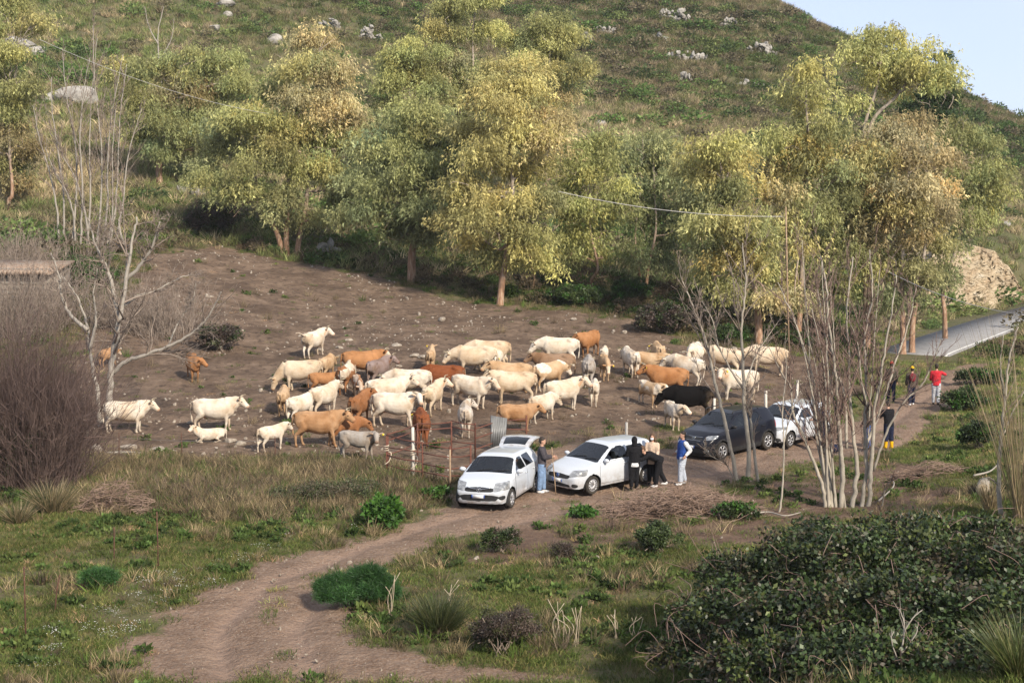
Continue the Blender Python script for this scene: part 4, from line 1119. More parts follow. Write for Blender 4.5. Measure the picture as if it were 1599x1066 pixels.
HEADS = {   # neck end (x,y,z), head pitch, head yaw
    'level': ((1.02, 0, 1.27), -36, 0), 'up': ((1.00, 0, 1.42), -30, 0), 'low': ((1.13, 0, 0.98), -52, 0), 'graze': ((1.15, 0.02, 0.58), -68, 0),
    'left': ((0.96, 0.20, 1.28), -34, 62), 'right': ((0.96, -0.20, 1.28), -34, -62), 'backl': ((0.92, 0.30, 1.34), -30, 105), 'backr': ((0.92, -0.30, 1.34), -30, -105),
    'lying': ((1.02, 0.10, 0.98), -20, 40)}
def cow_proto(pose, calf=False, stride=(0, 0, 0, 0), lying=False, tail=0.0):
    mb = MB()
    hb = 0.86 if calf else 1.0          # calves: slimmer trunk, longer legs, bigger head
    wb = 0.84 if calf else 1.0
    dz = -0.52 if lying else 0.0
    xs = [-0.87, -0.84, -0.71, -0.50, -0.22, 0.05, 0.29, 0.50, 0.66, 0.79]
    zc = [1.14, 1.13, 1.075, 1.01, 0.945, 0.91, 0.92, 0.965, 1.02, 1.06]
    hw = [0.05, 0.18, 0.275, 0.295, 0.33, 0.35, 0.335, 0.29, 0.23, 0.11]
    hh = [0.06, 0.20, 0.29, 0.335, 0.395, 0.425, 0.42, 0.40, 0.34, 0.17]
    z0 = 1.35
    zc = [z0 - (z0 - z) * hb for z in zc]
    P = np.stack([xs, np.zeros(10), np.array(zc) + dz], 1)
    Q, w_, h_ = dense(P, np.array(hw) * wb, np.array(hh) * hb)
    eloft(mb, Q, w_, h_, 18)
    for s in (1, -1):
        add_ball(mb, (0.24, 0.105, 0.29 * hb), (-0.60, s * 0.19 * wb, 1.00 + dz), rot=Matrix.Rotation(0.25, 3, 'Y'))
        add_ball(mb, (0.19, 0.095, 0.30 * hb), (0.52, s * 0.185 * wb, 0.98 + dz), rot=Matrix.Rotation(-0.2, 3, 'Y'))
        add_ball(mb, (0.14, 0.075, 0.07), (-0.50, s * 0.20 * wb, 1.255 + dz))       # hook bone
        add_ball(mb, (0.06, 0.05, 0.06), (-0.83, s * 0.10 * wb, 1.24 + dz))          # pin bone
    eloft(mb, [(-0.80, 0, 1.30 + dz), (-0.45, 0, 1.335 + dz), (0.0, 0, 1.315 + dz), (0.5, 0, 1.345 + dz)], [0.03, 0.045, 0.04, 0.05], [0.03, 0.045, 0.04, 0.05], 8)   # spine
    add_ball(mb, (0.15, 0.10, 0.10), (0.50, 0, 1.30 + dz))                         # withers
    # neck and head
    (nx, ny, nz), pit, yaw = HEADS[pose]
    hs = 1.14 if calf else 1.10
    nz += dz if not lying else 0.0
    if lying: nz = HEADS[pose][0][2]
    a0 = np.array([0.55, 0, 1.10 + dz]); a1 = np.array([0.78, ny * 0.35, (1.12 + dz) * 0.62 + nz * 0.38]); a2 = np.array([nx, ny, nz])
    Q, w_, h_ = dense([a0, a1, (a1 + a2) / 2 + np.array([0, 0, 0.02]), a2], [0.21 * wb, 0.175, 0.145, 0.115], [0.34 * hb, 0.285, 0.225, 0.160])
    eloft(mb, Q, w_, h_, 14)
    add_ball(mb, (0.22, 0.20 * wb, 0.30 * hb), (0.60, 0, 1.02 + dz))
    # dewlap
    eloft(mb, [a0 + [0.12, 0, -0.22 * hb], a1 + [0.06, 0, -0.24 * hb], (a1 + a2) / 2 + [0.03, 0, -0.19], a2 + [0.02, 0, -0.10]], [0.05, 0.035, 0.03, 0.03], [0.10, 0.08, 0.06, 0.04], 8)
    Mh = Matrix.Rotation(R(yaw), 3, 'Z') @ Matrix.Rotation(-R(pit), 3, 'Y')
    Mh = np.array(Mh)
    def hp(x, y, z): return a2 + Mh @ (np.array([x, y, z]) * hs)
    hx = [-0.10, -0.02, 0.09, 0.20, 0.30, 0.39, 0.435]
    HP = np.array([hp(x, 0, zz) for x, zz in zip(hx, (0.03, 0.03, 0.02, 0.0, -0.012, -0.015, -0.02))])
    Q, w_, h_ = dense(HP, np.array([0.05, 0.110, 0.118, 0.098, 0.084, 0.088, 0.058]) * hs, np.array([0.06, 0.130, 0.142, 0.122, 0.102, 0.092, 0.062]) * hs)
    eloft(mb, Q, w_, h_, 14, up=Mh @ np.array([0, 0, 1.0]))
    add_ball(mb, np.array((0.10, 0.05, 0.07)) * hs, hp(0.14, 0, -0.085), rot=Mh)        # jaw
    for s in (1, -1):
        Er = Mh @ np.array(Matrix.Rotation(s * 0.35, 3, 'X'))
        add_ball(mb, np.array((0.055, 0.125, 0.03)) * hs, hp(-0.03, s * 0.185, 0.055), 8, 6, rot=Er)
        add_ball(mb, np.array((0.045, 0.03, 0.035)) * hs, hp(0.10, s * 0.095, 0.055), 8, 6, rot=Mh)      # brow
    # legs
    if not lying:
        fx = np.array(stride) * 0.30
        for i, s in enumerate((1, -1)):
            y = s * 0.15 * wb
            st = fx[i]
            L = [(0.53, y, 0.95), (0.50 + st * .1, y * 1.06, 0.74), (0.53 + st * .45, y, 0.42), (0.52 + st * .9, y * .98, 0.13), (0.545 + st, y, 0.06), (0.555 + st, y, -0.015)]
            Q, r_ = dense(L, [0.14, 0.115, 0.062, 0.043, 0.058, 0.064]); eloft(mb, Q, r_ * 0.92, r_, 10, up=(1, 0, 0))
            add_ball(mb, (0.058, 0.055, 0.06), (0.53 + st * .48, y, 0.42), 8, 6)
            st = fx[2 + i]
            L = [(-0.60, y * 1.05, 1.02), (-0.50 + st * .2, y * 1.15, 0.78), (-0.66 + st * .55, y * 1.0, 0.56), (-0.745 + st * .7, y * .95, 0.44), (-0.72 + st * .9, y * .95, 0.15), (-0.69 + st, y, 0.06), (-0.68 + st, y, -0.015)]
            Q, r_ = dense(L, [0.20, 0.17, 0.085, 0.062, 0.045, 0.058, 0.064]); eloft(mb, Q, r_ * 0.85, r_, 10, up=(1, 0, 0))
    else:
        for s in (1, -1):
            eloft(mb, [(0.48, s * .2, 0.42), (0.62, s * .24, 0.20), (0.86, s * .24, 0.08), (0.66, s * .26, 0.05), (0.50, s * .26, 0.05)], [.12, .09, .06, .05, .05], [.12, .09, .06, .05, .05], 8)
            eloft(mb, [(-0.60, s * .22, 0.45), (-0.28, s * .34, 0.22), (-0.55, s * .36, 0.08), (-0.30, s * .38, 0.05), (-0.15, s * .38, 0.05)], [.18, .14, .07, .05, .05], [.18, .14, .07, .05, .05], 8)
    if not calf and not lying:
        add_ball(mb, (0.15, 0.115, 0.11), (-0.40, 0, 0.66), 10, 8)
    # tail
    tz = 1.24 + dz
    if tail > 0:
        TP = [(-0.84, 0, tz), (-1.02, 0.02, tz + 0.10 * tail), (-1.28, 0.05, tz + 0.22 * tail), (-1.50, 0.10, tz + 0.22 * tail)]
    else:
        TP = [(-0.84, 0, tz), (-0.945, 0, tz - 0.08), (-0.965, 0.01, max(0.1, tz - 0.42)), (-0.94, 0.02, max(0.06, tz - 0.70)), (-0.92, 0.02, max(0.05, tz - 0.88))]
    Q, r_ = dense(TP, [0.05, 0.038, 0.028, 0.045, 0.018][:len(TP)] if len(TP) == 5 else [0.05, 0.035, 0.028, 0.03]); eloft(mb, Q, r_, r_, 8, up=(1, 0, 0))
    me = remeshed(mb, 0.032, 'cow_body', 1, 0.5)
    co = mesh_co(me); n = len(co)
    loc = (co - a2) @ Mh / hs
    head = sst(loc[:, 0], 0.02, 0.12) * (np.linalg.norm(co - hp(0.2, 0, 0), axis=1) < 0.40)
    near = np.linalg.norm(co - hp(0.42, 0, -0.02), axis=1) < 0.10 * hs
    tint = np.ones((n, 3)); tint[near] = (0.82, 0.66, 0.60)
    hoof = (co[:, 2] < 0.055) & (not lying); tint[hoof] = (0.34, 0.28, 0.24)
    if not calf and not lying:
        ud = np.linalg.norm(co - np.array([-0.40, 0, 0.63]), axis=1) < 0.14; tint[ud & (co[:, 2] < 0.68)] = (1.0, 0.74, 0.64)
    eari = (np.abs(loc[:, 1]) > 0.12) & (loc[:, 0] > -0.03) & (loc[:, 0] < 0.06) & (np.linalg.norm(co - a2, axis=1) < 0.4); tint[eari] *= (0.92, 0.74, 0.62)
    set_tint(me, tint)
    dirt = np.clip(1.0 - co[:, 2] / 0.75, 0, 1) * 0.8 + np.clip((-co[:, 0] - 0.55) * 2.2, 0, 0.8) * sst(co[:, 2], 0.5, 0.8) * (1 - sst(co[:, 2], 1.05, 1.25))
    for nm, v in (('head', head), ('dirt', dirt)):
        a = me.attributes.new(nm, 'FLOAT', 'POINT'); a.data.foreach_set('value', np.asarray(v, dtype=np.float32))
    me.materials.append(M_COW)
    parts = []
    for s in (1, -1):
        if not calf:
            hb_ = MB(); Q = smooth_path([hp(-0.03, s * 0.09, 0.11), hp(-0.05, s * 0.18, 0.15), hp(-0.01, s * 0.25, 0.20), hp(0.05, s * 0.26, 0.27)], 4)
            hb_.tube(Q, np.linspace(0.032, 0.008, len(Q)), 7); hm = hb_.mesh('horn', True); hm.materials.append(M_HORN); parts.append(('horn', hm))
        eb = MB(); add_ball(eb, np.array((0.022, 0.016, 0.02)) * hs, hp(0.115, s * 0.115, 0.035), 8, 6); em = eb.mesh('eye', True); em.materials.append(M_EYE); parts.append(('eye', em))
    tb = MB(); tb.box(hp(0.0, 0.27, 0.03), (0.012 * hs, 0.075 * hs, 0.085 * hs), rz=R(yaw)); tm = tb.mesh('ear_tag'); tm.materials.append(M_TAG)
    return me, parts, tm
_cow_cache = {}
def cow_get(pose, calf, stride, lying, tail):
    k = (pose, calf, stride, lying, tail)
    if k not in _cow_cache: _cow_cache[k] = cow_proto(*k)
    return _cow_cache[k]
COAT = {'W': (0.52, 0.465, 0.39), 'C': (0.48, 0.395, 0.295), 'T': (0.335, 0.205, 0.115), 'O': (0.29, 0.145, 0.066), 'R': (0.175, 0.060, 0.026),
        'G': (0.29, 0.265, 0.24), 'M': (0.20, 0.155, 0.145), 'K': (0.004, 0.0035, 0.0035), 'P': (0.40, 0.285, 0.18), 'B': (0.22, 0.145, 0.095), 'N': (0.24, 0.115, 0.055), 'H': (0.42, 0.38, 0.33)}
STEP = {0: (0, 0, 0, 0), 1: (0.5, -0.3, -0.5, 0.4), 2: (-0.4, 0.5, 0.45, -0.35), 3: (0.1, -0.25, 0.2, -0.15)}
def cow(px, py, head, pose, size, coat, face, label, calf=False, step=0, lying=False, tail=0.0, eartag=False, horns=True, patch=0):
    size *= 0.955
    me, parts, tm = cow_get(pose, calf, STEP[step] if not lying else STEP[0], lying, tail)
    h = R(head); f = np.array([math.cos(h), math.sin(h)])
    p = gp(px, py)[:2] + np.array([0, 0.62 * size * abs(f[1])])
    zf = float(hgt(*(p + f * 0.6 * size))); zb = float(hgt(*(p - f * 0.6 * size)))
    o = link_mesh('calf' if calf else 'cow', me, None)
    o.location = (p[0], p[1], (zf + zb) / 2 - 0.015)
    pitch = -math.atan2(zf - zb, 1.2 * size)
    o.rotation_euler = (0, pitch, h); o.scale = (size,) * 3
    o.color = (*COAT[coat], face)
    o.pass_index = patch
    tag(o, label, 'calf' if calf else 'cow', 'cattle herded in the pen')
    for nm, m in parts:
        if nm == 'horn' and not horns: continue
        link_mesh(nm, m, None, o)
    if eartag or (int(px) % 3 == 0): link_mesh('ear_tag', tm, None, o)
    return o
C = cow
C(196,676,6,'level',0.98,'W',0,'white cow looking right, hind part hidden behind the fig trunk',step=3)
C(298,598,292,'left',0.92,'O',0,'orange-brown cow facing the camera under the long fig limb',horns=False)
C(336,673,0,'level',1.02,'W',0,'white cow in profile facing right, standing over the lying calf',step=3,eartag=True)
C(328,691,200,'lying',0.66,'W',0,'white calf lying on the stony ground',calf=True,lying=True)
C(167,574,62,'low',0.66,'T',0.6,'tan and white animal barely showing behind the fig trunks',horns=False)
C(423,706,48,'level',0.74,'W',0,'small white calf seen from behind, left of the walking tan cow',calf=True,step=1)
C(489,560,64,'right',1.0,'W',0,'white cow with raised tail, highest on the slope at left, looking right',tail=1.0)
C(472,610,180,'graze',1.05,'C',0,'cream cow grazing with head down to the left',step=3)
C(509,596,75,'low',0.84,'P',0,'tan rump showing just behind the grazing cream cow')
C(440,650,92,'low',0.84,'P',0,'pale tan animal seen from behind above the small white calf')
C(468,662,55,'low',0.86,'W',0,'white cow mostly hidden behind the walking tan cow, tail end left')
C(505,652,58,'level',0.98,'W',0,'white horned cow seen from behind, above the walking tan cow',step=3)
C(496,697,2,'level',1.04,'T',0,'golden tan cow walking right in the front row',step=2)
C(540,694,30,'low',0.80,'N',0,'small red-brown calf half hidden behind the walking tan cow',calf=True)
C(558,721,342,'right',0.84,'G',0,'grey calf with a dark ear at the end of the rusty fence',calf=True,step=1)
C(506,617,4,'level',0.76,'O',0.4,'small orange calf standing right of the grazing cream cow',calf=True)
C(540,617,80,'low',0.98,'N',0.0,'brown cow with a white saddle seen from behind',horns=False,patch=10)
C(565,594,8,'level',1.04,'O',1.0,'long orange cow with a white face facing right')
C(590,606,62,'right',0.94,'M',0,'mauve-grey cow with a dark red head beside the orange white-faced cow')
C(557,626,285,'low',0.76,'N',0.5,'brown calf facing the camera in the middle of the left group',calf=True,patch=6)
C(606,640,14,'level',1.02,'W',0,'white cow facing right behind the big white cow of the front row')
C(640,626,175,'low',1.04,'W',0,'white cow facing left, its rump in front of a red-brown back')
C(617,667,352,'right',1.08,'W',0,'big white cow with head turned to the camera above the dark red one',step=2)
C(560,668,76,'right',0.98,'N',0,'chestnut cow seen from behind, looking right, near the grey calf')
C(657,700,97,'low',1.02,'R',0,'dark red cow seen from behind at the rusty fence')
C(676,650,72,'right',0.98,'C',0.9,'cream cow seen from behind, white face turned right')
C(693,616,178,'low',1.0,'R',0,'red-brown cow in profile behind the cream white-faced cow')
C(672,583,88,'level',0.84,'P',0,'tan calf seen from behind left of the two grazing cream cows',calf=True)
C(742,588,181,'low',1.10,'C',0,'nearer of the two big cream cows standing one behind the other, head down left',step=3)
C(764,578,180,'low',1.10,'C',0,'farther of the two big cream cows, its back showing above the other',step=2)
C(780,583,255,'low',0.82,'W',0,'white calf with black ear in front of the big cream pair',calf=True)
C(733,640,330,'level',1.06,'W',0,'pale cow nose to nose with a cream one in the centre of the herd',step=3)
C(802,632,187,'level',1.08,'C',0,'cream cow facing left, nose to nose with a pale one')
C(797,613,190,'level',1.02,'P',0,'peach-coloured cow looking left behind the cream nose-to-nose cow')
C(726,684,92,'right',0.94,'H',0,'pale grey cow seen from behind, alone left of the rusty gate',step=3)
C(806,674,6,'level',0.86,'T',0,'tan young cow facing right just above the open car boot',step=3,eartag=True,horns=False)
C(848,662,48,'low',0.88,'W',0,'white cow half hidden by the tan one above the open boot')
C(880,645,32,'right',1.04,'W',0,'white horned cow in profile, right of the centre, looking right',step=3)
C(872,572,180,'low',1.06,'W',0,'white cow in profile high on the right, tail hanging at right')
C(866,598,176,'level',1.04,'B',0,'grey-brown cow facing left below the white one on the slope')
C(858,612,40,'low',0.98,'P',0,'tan cow with white flank seen from behind, swinging tail',patch=9)
C(922,560,240,'right',0.98,'O',0,'orange cow facing the camera, highest of the herd on the right',step=3)
C(920,606,86,'low',1.0,'G',0,'grey cow seen from behind among the right-hand group')
C(945,596,275,'low',0.86,'P',1.0,'tan calf with white face staring at the camera',calf=True,eartag=True)
C(944,575,80,'low',0.74,'W',0,'little white calf with lifted tail behind the white-faced tan one',calf=True,tail=0.6)
C(929,636,84,'low',0.82,'W',0,'white calf seen from behind on open soil right of the herd',calf=True,step=3)
C(985,590,105,'low',0.98,'W',0,'white cow seen from behind left of the collared tan cow')
C(1029,578,95,'low',0.94,'P',0,'tan cow seen from behind near the scrub at the slope edge')
C(1012,588,345,'level',0.88,'P',0.9,'tan cow wearing a collar, white face turned right',horns=False)
C(1040,620,186,'level',1.04,'O',0,'orange-brown cow in profile above the black cow',eartag=True)
C(1014,638,300,'left',0.84,'P',0.4,'tan and cream calf facing the camera left of the black cow',calf=True,patch=8)
C(1070,600,150,'low',1.0,'W',0,'white cow with brown flecks bending left behind the orange-brown one',patch=0)
C(1087,584,250,'low',1.08,'W',0,'tall white cow at the scrub edge behind the saplings')
C(1128,584,165,'low',1.0,'C',0,'cream cow in profile between the tall white and the separate cream cow')
C(1196,585,180,'low',1.08,'C',0,'cream cow standing apart at far right of the herd, rump right',step=3)
C(1152,625,195,'left',1.06,'W',0,'white bull with yellow ear tag looking at the camera',step=3,eartag=True)
C(1076,655,188,'low',1.08,'K',0,'black cow, the only one in the herd')
C(1052,674,283,'left',0.84,'W',0,'white calf facing the camera in front of the black cow',calf=True,step=3)
# ------------------------------------------------------------------ parked cars
def car_paint(name, c, metal=0.0, rough=0.25, coat=0.6, mudc=(0.20, 0.15, 0.105)):
    m = mat(name, c, rough, metal, 0.5); m.node_tree.nodes['Principled BSDF'].inputs['Coat Weight'].default_value = coat
    t = NT(m); f = t.noise(t.coord('Object'), 3.0, 4, 0.6)
    sp = t.n('ShaderNodeSeparateXYZ'); t.l(t.coord('Object'), sp.inputs[0])
    mr = t.n('ShaderNodeMapRange'); mr.inputs['From Min'].default_value = 0.75; mr.inputs['From Max'].default_value = 0.22; t.l(sp.outputs[2], mr.inputs['Value'])
    mud = t.math('MULTIPLY', mr.outputs[0], t.ramp(t.noise(t.coord('Object'), 5.0, 6, 0.7), [(0.35, (0, 0, 0)), (0.65, (0.75, 0.75, 0.75))]))
    clean = (t.mix(t.ramp(f, [(0.4, (0, 0, 0)), (0.8, (0.35, 0.35, 0.35))]), c, tuple(np.array(c) * 0.82 + np.array((0.05, 0.042, 0.03)) * 0.4)))
    t.base(t.mix(mud, clean, mudc))
    return m
M_WHITE = car_paint('white_paint', (0.48, 0.515, 0.56)); M_DARK = car_paint('dark_blue_paint', (0.006, 0.007, 0.013), 0.0, 0.28, 0.1, (0.03, 0.024, 0.02)); M_DARK.node_tree.nodes['Principled BSDF'].inputs['Specular IOR Level'].default_value = 0.3
M_GLASS = mat('car_glass', (0.02, 0.03, 0.04), 0.03); _t = NT(M_GLASS)
_tr = _t.n('ShaderNodeBsdfTransparent'); _tr.inputs[0].default_value = (0.42, 0.47, 0.48, 1)
_gl = _t.n('ShaderNodeBsdfGlossy'); _gl.inputs['Roughness'].default_value = 0.02; _gl.inputs['Color'].default_value = (0.95, 0.97, 1.0, 1)
_fr = _t.n('ShaderNodeFresnel'); _fr.inputs['IOR'].default_value = 1.6
_mx = _t.n('ShaderNodeMixShader'); _t.l(_fr.outputs[0], _mx.inputs[0]); _t.l(_tr.outputs[0], _mx.inputs[1]); _t.l(_gl.outputs[0], _mx.inputs[2]); _t.l(_mx.outputs[0], _t.t.nodes['Material Output'].inputs['Surface'])
M_SEAT = noisy('seat_fabric', (0.05, 0.05, 0.055), (0.085, 0.085, 0.09), 6.0, 0.9, 0.2, 0.01)
M_PLAST = noisy('black_plastic', (0.014, 0.014, 0.015), (0.025, 0.025, 0.026), 8.0, 0.6, 0.1, 0.003)
M_TYRE = noisy('tyre_rubber', (0.018, 0.017, 0.016), (0.05, 0.043, 0.036), 6.0, 0.9, 0.3, 0.01)
M_RIM = noisy('wheel_rim', (0.30, 0.30, 0.31), (0.42, 0.42, 0.43), 6.0, 0.4, 0.0, metal=0.6)
M_LAMP = noisy('lamp_glass', (0.14, 0.15, 0.16), (0.36, 0.37, 0.38), 9.0, 0.1, 0.0, metal=0.2, spec=0.8); M_RED = mat('red_lamp', (0.22, 0.012, 0.012), 0.15)
M_CHROME = mat('chrome', (0.62, 0.63, 0.64), 0.15, 1.0); M_PLATE = mat('plate_white', (0.62, 0.63, 0.64), 0.5); M_PBLUE = mat('plate_blue', (0.02, 0.07, 0.30), 0.5)
M_INT = mat('car_interior', (0.02, 0.02, 0.021), 0.9)

def smax(vals, k):
    A = np.stack(vals); m = A.max(0)
    return m + k * np.log(np.exp((A - m) / k).sum(0))
def gauss_interp(xp, fp, x, s=0.05):
    xs = np.linspace(xp[0] - 0.5, xp[-1] + 0.5, 600); f = np.interp(xs, xp, fp)
    dx = xs[1] - xs[0]; r = int(4 * s / dx) + 1; k = np.exp(-0.5 * (np.arange(-r, r + 1) * dx / s) ** 2); k /= k.sum()
    return np.interp(x, xs, np.convolve(np.pad(f, r, 'edge'), k, 'valid'))

def build_car(name, label, spec, paint, loc, heading):
    L, Wd, H = spec['L'], spec['W'], spec['H']; hL = L / 2; w0 = Wd / 2
    tp = spec['top']                # (x,z) outline of bonnet, screen, roof and tail from the back to the front
    tx_ = [p[0] for p in tp]; tz_ = [p[1] for p in tp]
    belt = spec['belt']; wx = spec['wheels']; wr = spec['wr']
    def G(x, y, z):
        ay = np.abs(y)
        T = gauss_interp(tx_, tz_, x, 0.045)
        bl = belt + (hL - x) * 0.02
        plan = 0.20 * np.clip((x - (hL - 0.95)) / 0.95, 0, 1.3) ** 2.2 + 0.13 * np.clip((-x - (hL - 0.8)) / 0.8, 0, 1.3) ** 2
        W = w0 - 0.025 * ((z - 0.62) / 0.4) ** 2 - plan - np.clip(z - bl, 0, 2) * 0.40 - 0.10 * np.clip(0.36 - z, 0, 1)
        W = W + 0.022 * np.exp(-((x - wx[0]) ** 2 + (z - wr) ** 2) / 0.10) + 0.022 * np.exp(-((x - wx[1]) ** 2 + (z - wr) ** 2) / 0.10)
        d_side = ay - W
        slope = np.abs(np.gradient(tz_, tx_)).max()
        d_top = (z - (T - 0.05 * (y / w0) ** 2)) * 0.8
        Fx = hL - np.interp(z, [0.2, 0.32, 0.55, 0.68, 0.82, 1.0], [0.06, 0.0, 0.0, 0.05, 0.22, 0.5]) - 0.16 * (y / w0) ** 2
        Rx = -hL + np.interp(z, [0.2, 0.35, 0.62, 0.95, 1.1, H], [0.06, 0.0, 0.0, 0.05, 0.10, spec.get('tail', 0.36)]) + 0.07 * (y / w0) ** 2
        return smax([d_side, d_top, x - Fx, Rx - x, (0.19 - z)], 0.022)
    nx, nt, nc = 150, 128, 34
    zc = 0.60; xe = hL - 0.62
    th = np.arange(nt) * 2 * math.pi / nt
    O, D = [], []
    for ph in np.linspace(-math.pi / 2 + 0.02, 0, nc, endpoint=False):
        O.append(np.tile([-xe, 0, zc], (nt, 1))); D.append(np.stack([np.full(nt, math.sin(ph)), math.cos(ph) * np.cos(th), math.cos(ph) * np.sin(th)], 1))
    for x in np.linspace(-xe, xe, nx):
        O.append(np.tile([x, 0, zc], (nt, 1))); D.append(np.stack([np.zeros(nt), np.cos(th), np.sin(th)], 1))
    for ph in np.linspace(0, math.pi / 2 - 0.02, nc + 1)[1:]:
        O.append(np.tile([xe, 0, zc], (nt, 1))); D.append(np.stack([np.full(nt, math.sin(ph)), math.cos(ph) * np.cos(th), math.cos(ph) * np.sin(th)], 1))
    O = np.concatenate(O); D = np.concatenate(D)
    lo = np.zeros(len(O)); hi = np.full(len(O), 2.2)
    for _ in range(26):
        md = (lo + hi) / 2; q = O + D * md[:, None]; ins = G(q[:, 0], q[:, 1], q[:, 2]) < 0
        lo = np.where(ins, md, lo); hi = np.where(ins, hi, md)
    V = O + D * lo[:, None]
    m = len(V) // nt
    i, j = np.meshgrid(np.arange(m - 1), np.arange(nt), indexing='ij'); b = (j + 1) % nt
    F = np.stack([i * nt + b, (i + 1) * nt + b, (i + 1) * nt + j, i * nt + j], -1).reshape(-1, 4)
    e = np.zeros_like(V)
    for ax in range(3):
        dv = np.zeros(3); dv[ax] = 0.004
        e[:, ax] = G(*(V + dv).T) - G(*(V - dv).T)
    VN = unit(e)
    c = V[F].mean(1); nrm = unit(VN[F].mean(1))
    x, y, z = c.T; ay = np.abs(y); nx_, ny_, nz_ = nrm.T
    side = np.abs(ny_) > 0.55
    T = gauss_interp(tx_, tz_, x, 0.045); bl = belt + (hL - x) * 0.02
    cls = np.zeros(len(F), dtype=int); names = ['body']
    def add(nm, mask, material, inset=0.0):
        k = len(names); names.append((nm, material, inset)); cls[mask] = k; return k
    # wheel openings and dark sills
    arch = np.zeros(len(F), bool)
    for w in wx: arch |= ((x - w) ** 2 + (z - wr - 0.01) ** 2 < (wr + 0.055) ** 2) & (np.abs(ny_) > 0.25) & (ay > w0 - 0.3)
    zs = spec.get('skirt', 0.27)
    add('bumper_trim', (z < zs) & ~arch, M_PLAST)
    if spec.get('clad'):
        ring = np.zeros(len(F), bool)
        for w in wx: ring |= ((x - w) ** 2 + (z - wr) ** 2 < (wr + 0.12) ** 2) & (np.abs(ny_) > 0.25)
        for w in wx:
            for sgn in (1, -1): add('wheel_arch_trim', ring & ~arch & (np.sign(y) == sgn) & (np.abs(x - w) < 1.0), M_PLAST)
    # doors
    for sgn in (1, -1):
        for (d0, d1) in spec['doors']:
            add('door', side & (np.sign(y) == sgn) & (x > d0) & (x < d1) & (z > zs + 0.05) & (z < bl + 0.03) & ~arch & ~(((x - wx[1]) ** 2 + (z - wr) ** 2) < (wr + 0.13) ** 2), paint, -0.004)
    # glass
    xb, xt = spec['screen']
    half = w0 - np.clip(z - bl, 0, 2) * 0.40 - 0.025
    add('windscreen', (x < xb) & (x > xt) & (nz_ > 0.25) & (nx_ > 0.12) & (ay < half - 0.075) & (z > belt + 0.02), M_GLASS, 0.006)
    for sgn in (1, -1):
        for (d0, d1, s0, s1) in spec['windows']:
            # s0, s1: how far the front and rear edge lean with height
            rel = (z - bl)
            add('side_window', side & (np.sign(y) == sgn) & (rel > 0.035) & (z < T - 0.115) & (x > d0 + rel * s0) & (x < d1 + rel * s1), M_GLASS, 0.006)
    if not spec.get('open_boot'):
        add('rear_window', (nx_ < -0.35) & (z > belt + 0.08) & (z < H - 0.16) & (ay < half - 0.10) & (x < -hL + 0.75), M_GLASS, 0.006)
    else:
        add('boot_opening', (nx_ < -0.35) & (z > 0.62) & (z < H - 0.06) & (ay < half - 0.06) & (x < -hL + 0.75), M_INT, 0.05)
    # lamps, grille
    hz0, hz1, hy0 = spec['lamp']
    for sgn in (1, -1):
        up_ = hz1 + 0.10 * (ay - hy0)
        add('headlight', (np.sign(y) == sgn) & (ay > hy0) & (z > hz0 + 0.12 * (ay - hy0)) & (z < up_) & (x > hL - 0.72) & (nx_ > 0.18), M_LAMP, 0.004)
        add('tail_light', (np.sign(y) == sgn) & (ay > w0 - 0.20) & (z > 0.76) & (z < 1.06) & (x < -hL + 0.22), M_RED, 0.003)
        fy, fz = spec['fog']; add('fog_light', (np.sign(y) == sgn) & (np.abs(ay - fy) < 0.085) & (np.abs(z - fz) < 0.075 - 0.3 * np.abs(ay - fy)) & (nx_ > 0.3), M_PLAST if not spec.get('clad') else M_LAMP, 0.01)
    for (g0, g1, gy) in spec['grille']:
        add('grille', (nx_ > 0.3) & (x > hL - 0.6) & (z > g0) & (z < g1 - 0.05 * (ay / gy) ** 2) & (ay < gy - (g1 - z) * 0.5), M_PLAST, 0.012)
    keep = ~arch & ~((nz_ < -0.8) & (z < 0.21))
    # fair the seams between regions so that they read as clean shut-lines
    EA = np.concatenate([F[:, [0, 1]], F[:, [1, 2]], F[:, [2, 3]], F[:, [3, 0]]]); EF = np.tile(np.arange(len(F)), 4)
    key = np.sort(EA, 1); kk = key[:, 0].astype(np.int64) * len(V) + key[:, 1]; od = np.argsort(kk, kind='stable'); kk = kk[od]; EFs = EF[od]; EAs = EA[od]
    pr = np.where(kk[1:] == kk[:-1])[0]
    c2 = np.where(keep, cls, -1)
    diff = c2[EFs[pr]] != c2[EFs[pr + 1]]; be = EAs[pr][diff]
    bad = np.zeros(len(V), bool)
    for _ in range(5):
        acc = np.zeros_like(V); cnt = np.zeros(len(V))
        for a_, b_ in ((0, 1), (1, 0)):
            np.add.at(acc, be[:, a_], V[be[:, b_]]); np.add.at(cnt, be[:, a_], 1)
        ok = cnt >= 2
        V[ok] = V[ok] * 0.45 + 0.55 * acc[ok] / cnt[ok][:, None]
    root = empty(name, loc, heading); tag(root, label, 'car', 'cars parked on the dirt track')
    MB().box((0, 0, 0.205), (L - 0.5, Wd - 0.45, 0.02)).build('floor_pan', M_PLAST, root)
    doors = []
    for k in range(len(names)):
        sel = keep & (cls == k)
        if not sel.any(): continue
        nm, material, inset = ('body', paint, 0.0) if k == 0 else names[k]
        f = F[sel]; used = np.unique(f); rm = -np.ones(len(V), int); rm[used] = np.arange(len(used))
        v = V[used] - VN[used] * inset
        o = link_mesh(nm, np_mesh(nm, v, rm[f], True), material, root)
        if nm == 'door': doors.append((o, v))
    # cabin lining, seats and dashboard behind the glass
    glass_k = [q for q in range(1, len(names)) if names[q][0] in ('windscreen', 'side_window', 'rear_window', 'boot_opening')]
    sel = keep & ~np.isin(cls, glass_k) & (z > 0.5) & (x < xb + 0.15) & (x > -hL + 0.05)
